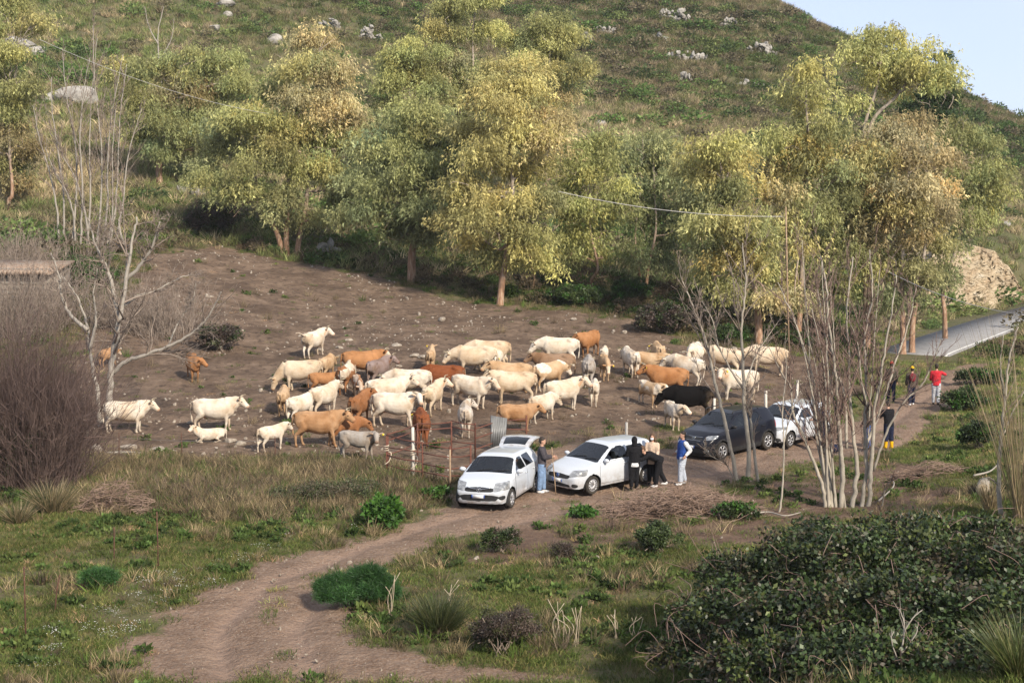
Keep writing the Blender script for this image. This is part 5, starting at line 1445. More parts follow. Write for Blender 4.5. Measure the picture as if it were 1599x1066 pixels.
    f = F[sel]; used = np.unique(f); rm = -np.ones(len(V), int); rm[used] = np.arange(len(used))
    link_mesh('cabin_lining', np_mesh('cabin_lining', V[used] - VN[used] * 0.035, rm[f][:, ::-1], True), M_INT, root)
    MB().box((xb - 0.28, 0, belt - 0.14), (0.45, Wd - 0.30, 0.16)).build('dashboard', M_INT, root)
    st_ = MB(); ringw = np.array([[xb - 0.62 - 0.05 * math.sin(q), 0.36 + 0.18 * math.cos(q), belt - 0.02 + 0.17 * math.sin(q)] for q in np.linspace(0, 2 * math.pi, 21)]); st_.tube(ringw, 0.016, 6, cap=False); st_.tube([(xb - 0.62, 0.36, belt - 0.02), (xb - 0.45, 0.36, belt - 0.08)], 0.025, 6); st_.build('steering_wheel', M_INT, root)
    for sx_, sy_ in ((-0.15, 0.36), (-0.15, -0.36), (-1.05, 0.36), (-1.05, -0.36)):
        q = MB(); add_ball(q, (0.09, 0.24, 0.36), (sx_ - 0.10, sy_, 0.80)); add_ball(q, (0.26, 0.24, 0.10), (sx_ + 0.12, sy_, 0.52)); add_ball(q, (0.055, 0.13, 0.09), (sx_ - 0.16, sy_, 1.20)); q.build('seat', M_SEAT, root, True)
    for k in range(len(names)):          # thin dark tubes drawn in for the shaded gap round every door
        if k == 0 or names[k][0] != 'door': continue
        m1 = (c2[EFs[pr]] == k) != (c2[EFs[pr + 1]] == k); ed = EAs[pr][m1]
        sb = MB()
        for a_, b_ in ed: sb.tube([V[a_] + VN[a_] * 0.003, V[b_] + VN[b_] * 0.003], 0.0055, 4, cap=False)
        ys_ = V[ed[:, 0], 1].mean(); xs_ = V[ed[:, 0], 0].mean()
        own = min(doors, key=lambda dv: abs(dv[1][:, 0].mean() - xs_) + abs(dv[1][:, 1].mean() - ys_))[0]
        sb.build('door_gap_line', M_PLAST, own)['kind'] = 'stuff'
    for o, v in doors:
        s = np.sign(v[:, 1].mean()); hx = v[:, 0].min() + 0.14
        MB().box((hx, s * (w0 + 0.012), belt - 0.09), (0.17, 0.03, 0.032)).build('handle', spec.get('handle', paint), o)
    # wheels
    for w in wx:
        for s in (1, -1):
            wc = np.array([w, s * (w0 - 0.115), wr])
            we = empty('wheel', wc); we.parent = root
            prof = [(wr * 0.62, -0.10), (wr * 0.9, -0.105), (wr * 0.985, -0.085), (wr, -0.05), (wr, 0.05), (wr * 0.985, 0.085), (wr * 0.9, 0.105), (wr * 0.62, 0.10)]
            a = np.arange(32) * 2 * math.pi / 32
            PV = np.array([[r_ * np.cos(a), np.full(32, yy), r_ * np.sin(a)] for r_, yy in prof]).transpose(0, 2, 1).reshape(-1, 3)
            i2, j2 = np.meshgrid(np.arange(len(prof) - 1), np.arange(32), indexing='ij'); b2 = (j2 + 1) % 32
            link_mesh('tyre', np_mesh('tyre', PV, np.stack([i2 * 32 + j2, i2 * 32 + b2, (i2 + 1) * 32 + b2, (i2 + 1) * 32 + j2], -1).reshape(-1, 4), True), M_TYRE, we)
            rb = MB(); rr = wr * 0.63
            rb.tube([(0, s * 0.02, 0), (0, s * 0.095, 0)], 0.05, 12)
            ring = np.array([[rr * math.cos(q), s * 0.085, rr * math.sin(q)] for q in np.linspace(0, 2 * math.pi, 33)]); rb.tube(ring, 0.022, 6, cap=False)
            for q in range(spec.get('spokes', 9)):
                an = 2 * math.pi * q / spec.get('spokes', 9)
                rb.tube([(0.03 * math.cos(an), s * 0.085, 0.03 * math.sin(an)), (rr * math.cos(an), s * 0.088, rr * math.sin(an))], [0.03, 0.026], 6)
            rb.build('rim', M_RIM, we, True)
            db = MB(); db.tube([(0, s * 0.0, 0), (0, s * 0.045, 0)], rr, 24); db.build('brake_disc', M_PLAST, we)
            lb = MB(); aa = np.linspace(-0.25, math.pi + 0.25, 20); ro = wr + 0.06
            inn = np.array([[w + ro * math.cos(q), s * (w0 - 0.33), wr + ro * math.sin(q)] for q in aa]); out = inn.copy(); out[:, 1] = s * (w0 - 0.012)
            n2 = len(aa); ii = np.arange(n2 - 1); lb.add(np.vstack([inn, out, [[w, s * (w0 - 0.33), wr]]]), np.stack([ii, ii + 1, ii + 1 + n2, ii + n2], 1))
            lb.F3.append(np.stack([np.full(n2 - 1, 2 * n2), ii, ii + 1], 1).astype(np.int32)); lb.build('wheel_well', M_INT, root)
    # mirrors, plate, wipers, emblem
    for s in (1, -1):
        mbm = MB(); add_ball(mbm, (0.075, 0.11, 0.07), (spec['mirror'], s * (w0 + 0.07), belt + 0.10), 12, 8); mbm.tube([(spec['mirror'] + .02, s * (w0 - 0.04), belt + 0.03), (spec['mirror'], s * (w0 + 0.04), belt + 0.08)], 0.022, 6)
        mbm.build('mirror', spec.get('mirror_mat', paint), root, True)
    def front_x(yy, zz): 
        xs = np.linspace(hL - 0.8, hL + 0.1, 400); g_ = G(xs, np.full(400, yy), np.full(400, zz)); return xs[np.argmax(g_ > 0)]
    px_ = front_x(0, spec['plate']) + 0.012
    pl = MB().box((px_, 0, spec['plate']), (0.012, 0.42, 0.11)).build('number_plate', M_PLATE, root)
    for s in (1, -1): MB().box((px_ + 0.003, s * 0.195, spec['plate']), (0.012, 0.035, 0.106)).build('blue_band', M_PBLUE, pl)
    rng_p = np.random.default_rng(len(label))
    ez = spec['emblem_z']; ex = front_x(0, ez) + 0.008
    em = MB(); ring = np.array([[0, 0.062 * math.cos(q), 0.062 * math.sin(q)] for q in np.linspace(0, 2 * math.pi, 21)])
    if spec['emblem'] == 'bolt':
        em.tube(ring + [ex, 0, ez], 0.010, 6, cap=False); em.tube([(ex, -0.11, ez + 0.012), (ex, 0.0, ez + 0.006), (ex, 0.0, ez - 0.006), (ex, 0.11, ez - 0.012)], 0.009, 6); em.build('emblem', M_CHROME, root)
        bar = MB(); bar.tube([(front_x(v_, ez) + 0.004, v_, ez + 0.01 + 0.05 * (v_ / 0.4) ** 2) for v_ in np.linspace(-0.4, 0.4, 9)], 0.014, 6); bar.build('grille_bar', M_CHROME, root)
    elif spec['emblem'] == 'disc':
        em.tube([(ex - 0.02, 0, ez), (ex + 0.006, 0, ez)], 0.06, 18); e1 = em.build('emblem', M_PBLUE, root); r_ = MB(); r_.tube(ring + [ex, 0, ez], 0.008, 6, cap=False); r_.build('emblem_ring', M_CHROME, e1)
    elif spec['emblem'] == 'shield':
        em.box((ex, 0, ez + 0.028), (0.02, 0.15, 0.022)); em.box((ex, -0.055, ez - 0.01), (0.02, 0.022, 0.06)); em.box((ex, 0.055, ez - 0.01), (0.02, 0.022, 0.06)); em.box((ex, 0, ez - 0.032), (0.02, 0.10, 0.022)); em.build('emblem', M_CHROME, root)
        for zz in (ez + 0.05, ez - 0.06):
            b_ = MB(); b_.tube([(front_x(v_, zz) + 0.004, v_, zz) for v_ in np.linspace(-0.36, 0.36, 7)], 0.009, 6); b_.build('grille_bar', M_CHROME, root)
    else:
        em.tube(ring * [1, 1.25, 0.85] + [ex, 0, ez], 0.010, 6, cap=False); em.build('emblem', M_CHROME, root)
    for s in (0.12, -0.42):
        p0 = (xb + 0.02, s, belt + 0.04); wp = MB()
        pts_ = []
        for u in np.linspace(0, 1, 6):
            yy = s + 0.52 * u; xx = xb - 0.05 - 0.10 * u; pts_.append((xx, yy, float(gauss_interp(tx_, tz_, np.array([xx]), 0.045)[0]) - 0.05 * (yy / w0) ** 2 + 0.012))
        wp.tube(pts_, 0.010, 5); wp.build('wiper', M_PLAST, root)
    if spec.get('rails'):
        for s in (1, -1):
            rb = MB(); ww = s * (w0 - 0.25)
            rb.tube(smooth_path([(0.42, ww, H - 0.05), (0.34, ww, H + 0.035), (-0.30, ww, H + 0.045), (-0.95, ww, H + 0.02), (-1.05, ww, H - 0.06)], 5), 0.02, 7); rb.build('roof_rail', M_PLAST, root, True)
    if spec.get('open_boot'):
        # tailgate swung up on its roof hinge: painted frame, glass, spoiler lip
        hx, hz = -hL + 0.46, H - 0.03
        tg = empty('tailgate', (hx, 0, hz)); tg.parent = root; tg.rotation_euler = (0, R(14), 0)
        nu, nv = 12, 16; VV = []
        for u in np.linspace(0, 1, nu + 1):
            for v_ in np.linspace(-1, 1, nv + 1):
                hwid = (0.50 + 0.10 * u)
                VV.append((-0.98 * u, v_ * hwid, 0.10 * math.sin(u * math.pi * 0.75) - 0.10 * u * u - 0.05 * v_ * v_))
        VV = np.array(VV); FF = np.array([[a_ * (nv + 1) + b_, a_ * (nv + 1) + b_ + 1, (a_ + 1) * (nv + 1) + b_ + 1, (a_ + 1) * (nv + 1) + b_] for a_ in range(nu) for b_ in range(nv)])
        fu = FF[:, 0] // (nv + 1); fv = FF[:, 0] % (nv + 1)
        gl = (fu >= 1) & (fu < 7) & (fv >= 2) & (fv < nv - 2)
        def shell(F_, th_, nm, material, off=0.0):
            bm = bmesh.new(); used = np.unique(F_); vm = {q: bm.verts.new(VV[q] + [0, 0, off]) for q in used}
            for f_ in F_: bm.faces.new([vm[q] for q in f_])
            r_ = bmesh.ops.extrude_face_region(bm, geom=bm.faces[:]); bmesh.ops.translate(bm, vec=(0, 0, -th_), verts=[g_ for g_ in r_['geom'] if isinstance(g_, bmesh.types.BMVert)])
            bmesh.ops.recalc_face_normals(bm, faces=bm.faces[:])
            me = bpy.data.meshes.new(nm); bm.to_mesh(me); bm.free(); return link_mesh(nm, me, material, tg)
        shell(FF[~gl], 0.06, 'tailgate_frame', paint); shell(FF[gl], 0.012, 'tailgate_glass', M_GLASS, -0.008); shell(FF[~gl], 0.012, 'tailgate_lining', M_PLAST, -0.064)
        for s in (1, -1): MB().tube([(hx - 0.10, s * 0.50, hz - 0.32), (hx - 0.52, s * 0.52, hz + 0.06)], 0.013, 6).build('gas_strut', M_PLAST, root)
    return root

def place_car(name, label, spec, paint, wheel_px, heading_deg):
    """wheel_px: where the front wheel nearest the camera meets the ground"""
    h = R(heading_deg); f = np.array([math.cos(h), math.sin(h)]); l = np.array([-f[1], f[0]])
    p = gp(*wheel_px)[:2] - f * spec['wheels'][0] - l * (spec['W'] / 2 - 0.1)
    zz = [float(hgt(*(p + f * wxx + l * s * 0.7))) for wxx in spec['wheels'] for s in (1, -1)]
    o = build_car(name, label, spec, paint, (p[0], p[1], float(np.mean(zz)) - 0.01), h)
    o.rotation_euler = (math.atan2((zz[0] + zz[2] - zz[1] - zz[3]) / 2, 1.4), -math.atan2((zz[0] + zz[1] - zz[2] - zz[3]) / 2, 2.5), h)
    return o, p, f, l
def prof(L, H, hood0, hood1, roof_f, roof_r, tail, xs_base, xs_top, tz=1.0):
    return [(-L / 2 - 0.1, tz), (-L / 2 + tail * 0.5, H - 0.20), (-L / 2 + tail, H - 0.045), (roof_r, H - 0.01), (0.0, H), (xs_top, roof_f), (xs_base, hood1), (L / 2 - 0.45, hood0), (L / 2 - 0.08, hood0 - 0.10), (L / 2 + 0.1, hood0 - 0.2)]
HATCH1 = dict(L=4.0, W=1.74, H=1.49, belt=0.96, wheels=(1.28, -1.23), wr=0.305, top=prof(4.0, 1.49, 0.92, 1.02, 1.44, -0.75, 0.42, 1.02, 0.28), screen=(1.00, 0.30), doors=[(-0.30, 0.92), (-1.12, -0.31)],
    windows=[(-0.22, 0.80, 0.0, -1.05), (-1.02, -0.30, 0.25, 0.0)], lamp=(0.60, 0.84, 0.46), fog=(0.70, 0.42), grille=[(0.60, 0.74, 0.50), (0.33, 0.53, 0.66)], skirt=0.24, plate=0.47, mirror=0.74, emblem='bolt', emblem_z=0.68, open_boot=True, spokes=7)
HATCH2 = dict(L=4.03, W=1.69, H=1.49, belt=0.94, wheels=(1.22, -1.29), wr=0.30, top=prof(4.03, 1.49, 0.88, 1.00, 1.44, -0.75, 0.40, 0.98, 0.22), screen=(0.96, 0.24), doors=[(-0.42, 0.90)],
    windows=[(-0.40, 0.76, 0.0, -1.05), (-1.35, -0.48, 0.45, 0.0)], lamp=(0.60, 0.80, 0.46), fog=(0.64, 0.34), grille=[(0.545, 0.69, 0.52), (0.28, 0.40, 0.56)], skirt=0.235, plate=0.47, mirror=0.70, emblem='disc', emblem_z=0.635, spokes=12)
CROSS = dict(L=4.08, W=1.76, H=1.60, belt=1.04, wheels=(1.26, -1.33), wr=0.325, top=prof(4.08, 1.60, 1.00, 1.09, 1.54, -0.8, 0.40, 0.98, 0.30), screen=(0.96, 0.32), doors=[(-0.32, 0.90), (-1.15, -0.33)],
    windows=[(-0.26, 0.76, 0.0, -1.0), (-1.10, -0.34, 0.35, 0.0)], lamp=(0.76, 0.90, 0.48), fog=(0.66, 0.44), grille=[(0.72, 0.86, 0.46), (0.34, 0.50, 0.52)], plate=0.52, mirror=0.70, emblem='shield', emblem_z=0.80, rails=True, skirt=0.36, clad=True, spokes=6, mirror_mat=M_PLAST)
HATCH3 = dict(L=4.06, W=1.73, H=1.48, belt=0.96, wheels=(1.25, -1.30), wr=0.31, top=prof(4.06, 1.48, 0.90, 1.01, 1.42, -0.8, 0.46, 1.02, 0.26), screen=(1.00, 0.28), doors=[(-0.36, 0.90), (-1.10, -0.37)],
    windows=[(-0.30, 0.78, 0.0, -1.05), (-1.12, -0.38, 0.35, 0.0)], lamp=(0.68, 0.80, 0.50), fog=(0.66, 0.36), grille=[(0.62, 0.70, 0.40), (0.27, 0.42, 0.50)], plate=0.48, mirror=0.72, emblem='oval', emblem_z=0.66, spokes=5)
CARS = {}
CARS['boot'] = place_car('parked_car', 'white five-door hatchback with its tailgate raised, nearest the camera', HATCH1, M_WHITE, (796,792), 252)
CARS['three'] = place_car('parked_car', 'white three-door hatchback second from the front, people at its rear', HATCH2, M_WHITE, (923,771), 222)
CARS['dark'] = place_car('parked_car', 'dark blue crossover hatchback with roof rails behind the saplings', CROSS, M_DARK, (1126,717), 222)
CARS['last'] = place_car('parked_car', 'white hatchback last in the row, partly hidden by bare stems', HATCH3, M_WHITE, (1231,699), 229)
# ------------------------------------------------------------------ people
def cloth(name, c, rough=0.9, var=0.18):
    c = np.array(c); return noisy(name, tuple(c * (1 - var)), tuple(c * (1 + var)), 5.0, rough, 0.9, 0.05, 0.15)
M_SKIN = noisy('skin', (0.38, 0.22, 0.155), (0.45, 0.27, 0.195), 6.0, 0.6, 0.05, 0.002)
M_HAIRD = noisy('dark_hair', (0.018, 0.013, 0.010), (0.035, 0.025, 0.018), 30.0, 0.6, 0.3, 0.004); M_HAIRB = noisy('brown_hair', (0.06, 0.032, 0.018), (0.10, 0.055, 0.03), 30.0, 0.6, 0.3, 0.004)
CL = {k: cloth(k, v) for k, v in dict(charcoal_cloth=(0.055, 0.05, 0.058), black_cloth=(0.010, 0.010, 0.012), denim=(0.16, 0.24, 0.38), beige_cloth=(0.50, 0.38, 0.29), blue_cloth=(0.022, 0.06, 0.24),
      pale_cloth=(0.42, 0.46, 0.53), white_cloth=(0.55, 0.56, 0.58), navy_cloth=(0.014, 0.018, 0.04), olive_cloth=(0.045, 0.042, 0.032), brown_cloth=(0.07, 0.055, 0.045), red_cloth=(0.42, 0.025, 0.035), grey_cloth=(0.36, 0.37, 0.40), yellow_rubber=(0.60, 0.34, 0.01), wine_cloth=(0.16, 0.02, 0.03)).items()}
M_SHOE = cloth('shoe_dark', (0.03, 0.028, 0.027)); M_SHOEW = cloth('shoe_white', (0.55, 0.55, 0.55)); M_MOUTH = mat('mouth', (0.22, 0.07, 0.06), 0.6); M_MASK = cloth('white_mask', (0.60, 0.62, 0.64)); M_GLASSES = mat('lens', (0.01, 0.01, 0.01), 0.2)

def rotv(v, axis, a): return np.array(Matrix.Rotation(a, 3, axis)) @ np.array(v, float)
def person(px, py, facing, label, top, bottom, shoe=None, hair=None, h=1.72, lean=0.0, armL=(5, 8, 12), armR=(5, 8, 12), legL=(3, 4), legR=(-3, 4), head=(0, 0), long_hair=False, hood=None, cap=None, hem=None, mask=False, sleeves=None, boots=None, build=1.0, back_pack=None, vest=None, lw=1.0, shirt=None):
    """facing: direction in degrees (0 right, 90 away, 180 left, 270 towards the camera); arm (forward, outward, elbow), leg (forward, knee), head (turn, nod)"""
    k = h / 1.72; ln = R(lean)
    hip = np.array([0, 0, 0.93]); tdir = np.array([math.sin(ln), 0, math.cos(ln)]); fdir = np.array([math.cos(ln), 0, -math.sin(ln)])
    chest = hip + tdir * 0.34; sh = hip + tdir * 0.49; neck = hip + tdir * 0.56
    hd = unit(tdir * 0.5 + np.array([0, 0, 0.5]) + np.array([0.12 + 0.010 * head[1], 0, 0])); hc = neck + hd * 0.165
    J = {}
    for s, nm, arm, leg in ((1, 'L', armL, legL), (-1, 'R', armR, legR)):
        S = sh + np.array([0, s * 0.185 * build, 0]) + tdir * -0.02
        a, o, e = (R(v) for v in arm)
        dn = rotv(rotv((0, 0, -1), 'Y', -a), 'X', s * o); E = S + dn * 0.285
        d2 = rotv(rotv((0, 0, -1), 'Y', -(a + e)), 'X', s * o * 0.3); Wr = E + d2 * 0.255
        H0 = hip + np.array([0, s * 0.095, -0.03]); la, kb = R(leg[0]), R(leg[1])
        K = H0 + rotv((0, 0, -1), 'Y', -la) * 0.435; A = K + rotv((0, 0, -1), 'Y', -(la - kb)) * 0.415
        J[nm] = (S, E, Wr, d2, H0, K, A)
    dz = -min(J['L'][6][2], J['R'][6][2]) + 0.075
    sh3 = np.array([0, 0, dz])
    hip = hip + sh3; chest = chest + sh3; sh = sh + sh3; neck = neck + sh3; hc = hc + sh3
    for nm in J: J[nm] = tuple(v + sh3 if i != 3 else v for i, v in enumerate(J[nm]))
    Hm = np.array(Matrix.Rotation(R(head[0]), 3, 'Z') @ Matrix.Rotation(R(head[1]) + ln * 0.55, 3, 'Y'))
    def hp(x, y, z): return hc + Hm @ np.array([x, y, z])
    # --- body: one continuous skin
    b = MB()
    add_ball(b, (0.098, 0.076, 0.118), hc, 16, 12, rot=Hm); add_ball(b, (0.062, 0.058, 0.05), hp(0.035, 0, -0.075), 12, 8, rot=Hm)
    add_ball(b, (0.016, 0.014, 0.026), hp(0.100, 0, -0.012), 8, 6, rot=Hm)
    for s in (1, -1): add_ball(b, (0.020, 0.012, 0.030), hp(-0.005, s * 0.078, -0.01), 8, 6, rot=Hm)
    eloft(b, [neck - tdir * 0.08, neck + tdir * 0.02, hc - hd * 0.04], [0.075, 0.055, 0.055], [0.075, 0.055, 0.055], 10, up=(1, 0, 0))
    eloft(b, *dense([hip - tdir * 0.10, hip + tdir * 0.08, chest, sh - tdir * 0.01, neck - tdir * 0.03], [0.12, 0.13, 0.15, 0.15, 0.06], [0.09, 0.09, 0.105, 0.09, 0.05]), n=14, up=(1, 0, 0))
    for nm in 'LR':
        S, E, Wr, d2, H0, K, A = J[nm]
        eloft(b, *dense([S, (S + E) / 2, E, (E + Wr) / 2, Wr, Wr + d2 * 0.03], [0.052, 0.046, 0.038, 0.038, 0.026, 0.026], [0.052, 0.046, 0.038, 0.038, 0.026, 0.026], k=3), n=10, up=(1, 0.2, 0))
        eloft(b, *dense([H0, (H0 + K) / 2, K, (K + A) / 2 * 1.0 + (K - A) * 0.12, A], [0.085, 0.074, 0.052, 0.052, 0.036], [0.085, 0.074, 0.052, 0.052, 0.036], k=3), n=10, up=(1, 0.2, 0))
        add_ball(b, (0.10, 0.04, 0.035), A + np.array([0.05, 0, -0.04]), 10, 6)
    body = remeshed(b, 0.020, 'person_body', 1, 0.5)
    # hands with five fingers grow out of the wrists
    hb = MB()
    for s, nm in ((1, 'L'), (-1, 'R')):
        S, E, Wr, d2, *_ = J[nm]
        ax = unit(d2); side_ = unit(np.cross(ax, np.array([0, s * 1.0, 0.0]) + 1e-3)); palmn = unit(np.cross(side_, ax))
        eloft(hb, [Wr - ax * 0.02, Wr + ax * 0.03, Wr + ax * 0.085], [0.022, 0.036, 0.038], [0.02, 0.016, 0.014], 8, up=palmn)
        for q, (off, fl) in enumerate(((-0.030, 0.062), (-0.010, 0.076), (0.010, 0.072), (0.029, 0.056))):
            p0 = Wr + ax * 0.075 + side_ * off
            hb.tube([p0, p0 + ax * fl * 0.5 - palmn * 0.008 * s, p0 + ax * fl * 0.85 - palmn * 0.026 * s], [0.0088, 0.0082, 0.0065], 6)
        p0 = Wr + ax * 0.025 - side_ * 0.032
        hb.tube([p0, p0 - side_ * 0.022 + ax * 0.026, p0 - side_ * 0.026 + ax * 0.052], [0.011, 0.0095, 0.0075], 6)
    hm = hb.mesh('hands', True)
    bm = bmesh.new(); bm.from_mesh(body); bm.from_mesh(hm); bm.to_mesh(body); bm.free(); bpy.data.meshes.remove(hm)
    for p_ in body.polygons: p_.use_smooth = True
    body.materials.append(M_SKIN)
    g = gp(px, py)
    root = link_mesh('person', body, None, None, (g[0], g[1], g[2] - 0.01), (0, 0, R(facing))); root.scale = (k, k, k)
    tag(root, label, 'person')
    def part(nm, mb, material, vox=0.022, it=2):
        me = remeshed(mb, vox, nm, it, 0.5); link_mesh(nm, me, material, root); return me
    # --- trousers
    t_ = MB()
    eloft(t_, *dense([hip - tdir * 0.12, hip + tdir * 0.0, hip + tdir * 0.12], [0.15, 0.172 * build, 0.15 * build], [0.10, 0.118, 0.105]), n=14, up=(1, 0, 0))
    for nm in 'LR':
        S, E, Wr, d2, H0, K, A = J[nm]
        end = A + (K - A) * (0.55 if boots else 0.06)
        eloft(t_, *dense([H0 + np.array([0, 0, 0.03]), (H0 + K) / 2, K, (K + A) / 2, end], np.array([0.112, 0.104, 0.086, 0.080, 0.074]) * lw, np.array([0.118, 0.110, 0.092, 0.086, 0.078]) * lw, k=3), n=12, up=(1, 0.2, 0))
    part('trousers', t_, bottom)
    # --- jacket or sweater
    j_ = MB(); hem_z = hip - tdir * (0.10 if hem is None else hem)
    eloft(j_, *dense([hem_z, hip + tdir * 0.10, chest, sh - tdir * 0.03, sh + tdir * 0.035, neck - tdir * 0.005], [0.200 * build, 0.190 * build, 0.205 * build, 0.208 * build, 0.14, 0.075], [0.148 * build, 0.140 * build, 0.152, 0.128, 0.09, 0.068]), n=16, up=(1, 0, 0))
    sl = MB() if sleeves is not None else j_
    for nm in 'LR':
        S, E, Wr, d2, *_ = J[nm]
        eloft(sl, *dense([S + tdir * 0.0, (S + E) / 2, E, (E + Wr) / 2, Wr - d2 * 0.005], [0.086, 0.077, 0.069, 0.062, 0.048], [0.088, 0.079, 0.071, 0.064, 0.050], k=3), n=12, up=(1, 0.2, 0))
        add_ball(sl, (0.075, 0.075, 0.075), S, 10, 8)
    part('jacket' if vest is None else 'vest', j_, top)
    if sleeves is not None: part('sleeves', sl, sleeves)
    if shirt is not None:
        q = MB(); eloft(q, [hip - tdir * 0.17, hip - tdir * 0.10, hip - tdir * 0.02], [0.188, 0.192, 0.185], [0.142, 0.144, 0.138], 16, up=(1, 0, 0)); part('shirt_hem', q, shirt)
    if hood:
        q = MB(); add_ball(q, (0.125, 0.105, 0.145), hp(-0.025, 0, 0.0), 14, 10, rot=Hm); add_ball(q, (0.10, 0.11, 0.07), neck + np.array([-0.03, 0, 0.03]), 12, 8); part('hood', q, hood)
    # --- hair
    if hair is not None and not hood:
        q = MB(); add_ball(q, (0.105, 0.086, 0.095), hp(-0.018, 0, 0.042), 14, 10, rot=Hm); add_ball(q, (0.07, 0.078, 0.08), hp(-0.045, 0, -0.02), 12, 8, rot=Hm)
        if long_hair:
            eloft(q, [hp(-0.05, 0, 0.03), hp(-0.075, 0, -0.08), hp(-0.07, 0, -0.20), hp(-0.06, 0, -0.30)], [0.085, 0.095, 0.085, 0.05], [0.05, 0.05, 0.04, 0.02], 10, up=Hm @ np.array([1, 0, 0]))
            for s in (1, -1): eloft(q, [hp(0.01, s * 0.075, 0.03), hp(0.01, s * 0.088, -0.08), hp(-0.01, s * 0.085, -0.20)], [0.03, 0.035, 0.02], [0.03, 0.03, 0.015], 8, up=Hm @ np.array([1, 0, 0]))
        part('hair', q, hair, 0.018, 1)
    if cap is not None:
        q = MB(); add_ball(q, (0.112, 0.092, 0.085), hp(-0.012, 0, 0.062), 14, 10, rot=Hm); eloft(q, [hp(0.07, 0, 0.055), hp(0.17, 0, 0.045)], [0.07, 0.05], [0.014, 0.010], 10, up=Hm @ np.array([0, 0, 1])); part('cap', q, cap, 0.014, 1)
    # --- face and feet
    for s in (1, -1):
        q = MB(); add_ball(q, (0.008, 0.012, 0.008), hp(0.088, s * 0.033, 0.012), 8, 6, rot=Hm); q.build('eye', M_EYE, root, True)
    q = MB(); add_ball(q, (0.008, 0.024, 0.007), hp(0.092, 0, -0.062), 8, 6, rot=Hm); q.build('mouth', M_MOUTH, root, True)
    if mask:
        q = MB(); add_ball(q, (0.045, 0.062, 0.05), hp(0.068, 0, -0.055), 12, 8, rot=Hm); q.build('face_mask', M_MASK, root, True)
    for nm in 'LR':
        S, E, Wr, d2, H0, K, A = J[nm]
        q = MB(); add_ball(q, (0.135, 0.048, 0.045), A + np.array([0.055, 0, -0.035]), 12, 8); add_ball(q, (0.055, 0.045, 0.055), A + np.array([-0.02, 0, -0.015]), 10, 8)
        if boots:
            eloft(q, [A + np.array([-0.005, 0, -0.03]), A + (K - A) * 0.35, A + (K - A) * 0.72], [0.058, 0.070, 0.082], [0.060, 0.072, 0.085], 12, up=(1, 0.2, 0))
        part('boot' if boots else 'shoe', q, boots or shoe or M_SHOE, 0.018, 1)
    if back_pack is not None:
        q = MB(); add_ball(q, (0.10, 0.15, 0.21), chest - fdir * 0.20 + tdir * 0.03, 12, 10); part('backpack', q, back_pack)
    return root, {n_: (np.array(Matrix.Rotation(R(facing), 3, 'Z')) @ (J[n_][2] * k) + np.array([g[0], g[1], g[2] - 0.01])) for n_ in 'LR'}

def pole(name, label, a, b, r, m, cat='stick'):
    c = (np.array(a) + np.array(b)) / 2
    o = MB().tube(np.array([a, (np.array(a) * .66 + np.array(b) * .34) + 0.008, (np.array(a) * .33 + np.array(b) * .67) - 0.006, b]), [r, r * 1.05, r * 0.95, r * 0.85], 7).build(name, m, None, True)
    return tag(o, label, cat)
M_WOOD = noisy('weathered_wood', (0.22, 0.15, 0.095), (0.34, 0.25, 0.17), 7.0, 0.85, 0.3, 0.01)

_, hnd = person(846,769,352,'man in grey quilted jacket and jeans beside the open tailgate holding a stick', CL['charcoal_cloth'], CL['denim'], hair=M_HAIRD, shoe=M_SHOEW, h=1.74, armL=(20, 8, 60), armR=(25, 6, 75), legL=(5, 4), legR=(-4, 3))
hr = hnd['R']; pole('walking_stick', 'light wooden stick held upright by the man at the open tailgate', (hr[0] + 0.10, hr[1] - 0.03, gp(854,768)[2]), (hr[0] - 0.03, hr[1] - 0.02, hr[2] + 0.32), 0.016, M_WOOD)
person(990,764,98,'woman in black hooded jacket seen from behind at the three-door car', CL['black_cloth'], CL['black_cloth'], hair=None, hood=CL['black_cloth'], h=1.66, armL=(18, 14, 62), armR=(18, 14, 62), legL=(0, 2), legR=(4, 3), build=0.95, shirt=CL['white_cloth'], hem=0.04)
person(1018,756,255,'woman with long brown hair, white mask and beige coat behind the bending woman', CL['beige_cloth'], CL['black_cloth'], hair=M_HAIRB, long_hair=True, mask=True, h=1.64, armL=(20, 6, 50), armR=(15, 6, 40), hem=0.22, build=0.95)
person(1029,760,192,'woman in black bending forward beside the rear of the three-door car', CL['black_cloth'], CL['black_cloth'], hair=M_HAIRB, shoe=M_SHOEW, h=1.66, lean=66, armL=(62, 4, 30), armR=(70, 4, 40), legL=(14, 8), legR=(-10, 18), head=(0, -10), build=0.95)
person(1064,757,200,'man in blue vest with white sleeves and pale grey tracksuit trousers, hands at hips', CL['blue_cloth'], CL['pale_cloth'], hair=M_HAIRD, shoe=M_SHOEW, h=1.72, lean=-4, armL=(-28, 22, 75), armR=(-22, 22, 75), legL=(9, 6), legR=(-9, 4), vest=True, sleeves=CL['white_cloth'], lw=1.15, build=1.08)
person(1286,703,190,'person in navy clothes standing at the last white hatchback behind bare stems', CL['navy_cloth'], CL['navy_cloth'], hair=M_HAIRD, h=1.72, armL=(30, 8, 45), armR=(25, 8, 60))
person(1354,702,175,'man in dark olive jacket and blue jeans seen between the bare stems', CL['olive_cloth'], cloth('blue_denim', (0.05, 0.08, 0.19)), hair=M_HAIRD, h=1.72, armL=(5, 6, 15), armR=(10, 6, 20))
_, hnd = person(1387,700,110,'man in black work clothes and yellow rubber boots holding a long stick', CL['black_cloth'], CL['navy_cloth'], hair=M_HAIRD, boots=CL['yellow_rubber'], h=1.72, lean=8, armL=(38, 6, 40), armR=(15, 8, 25), legL=(4, 4), legR=(-4, 3))
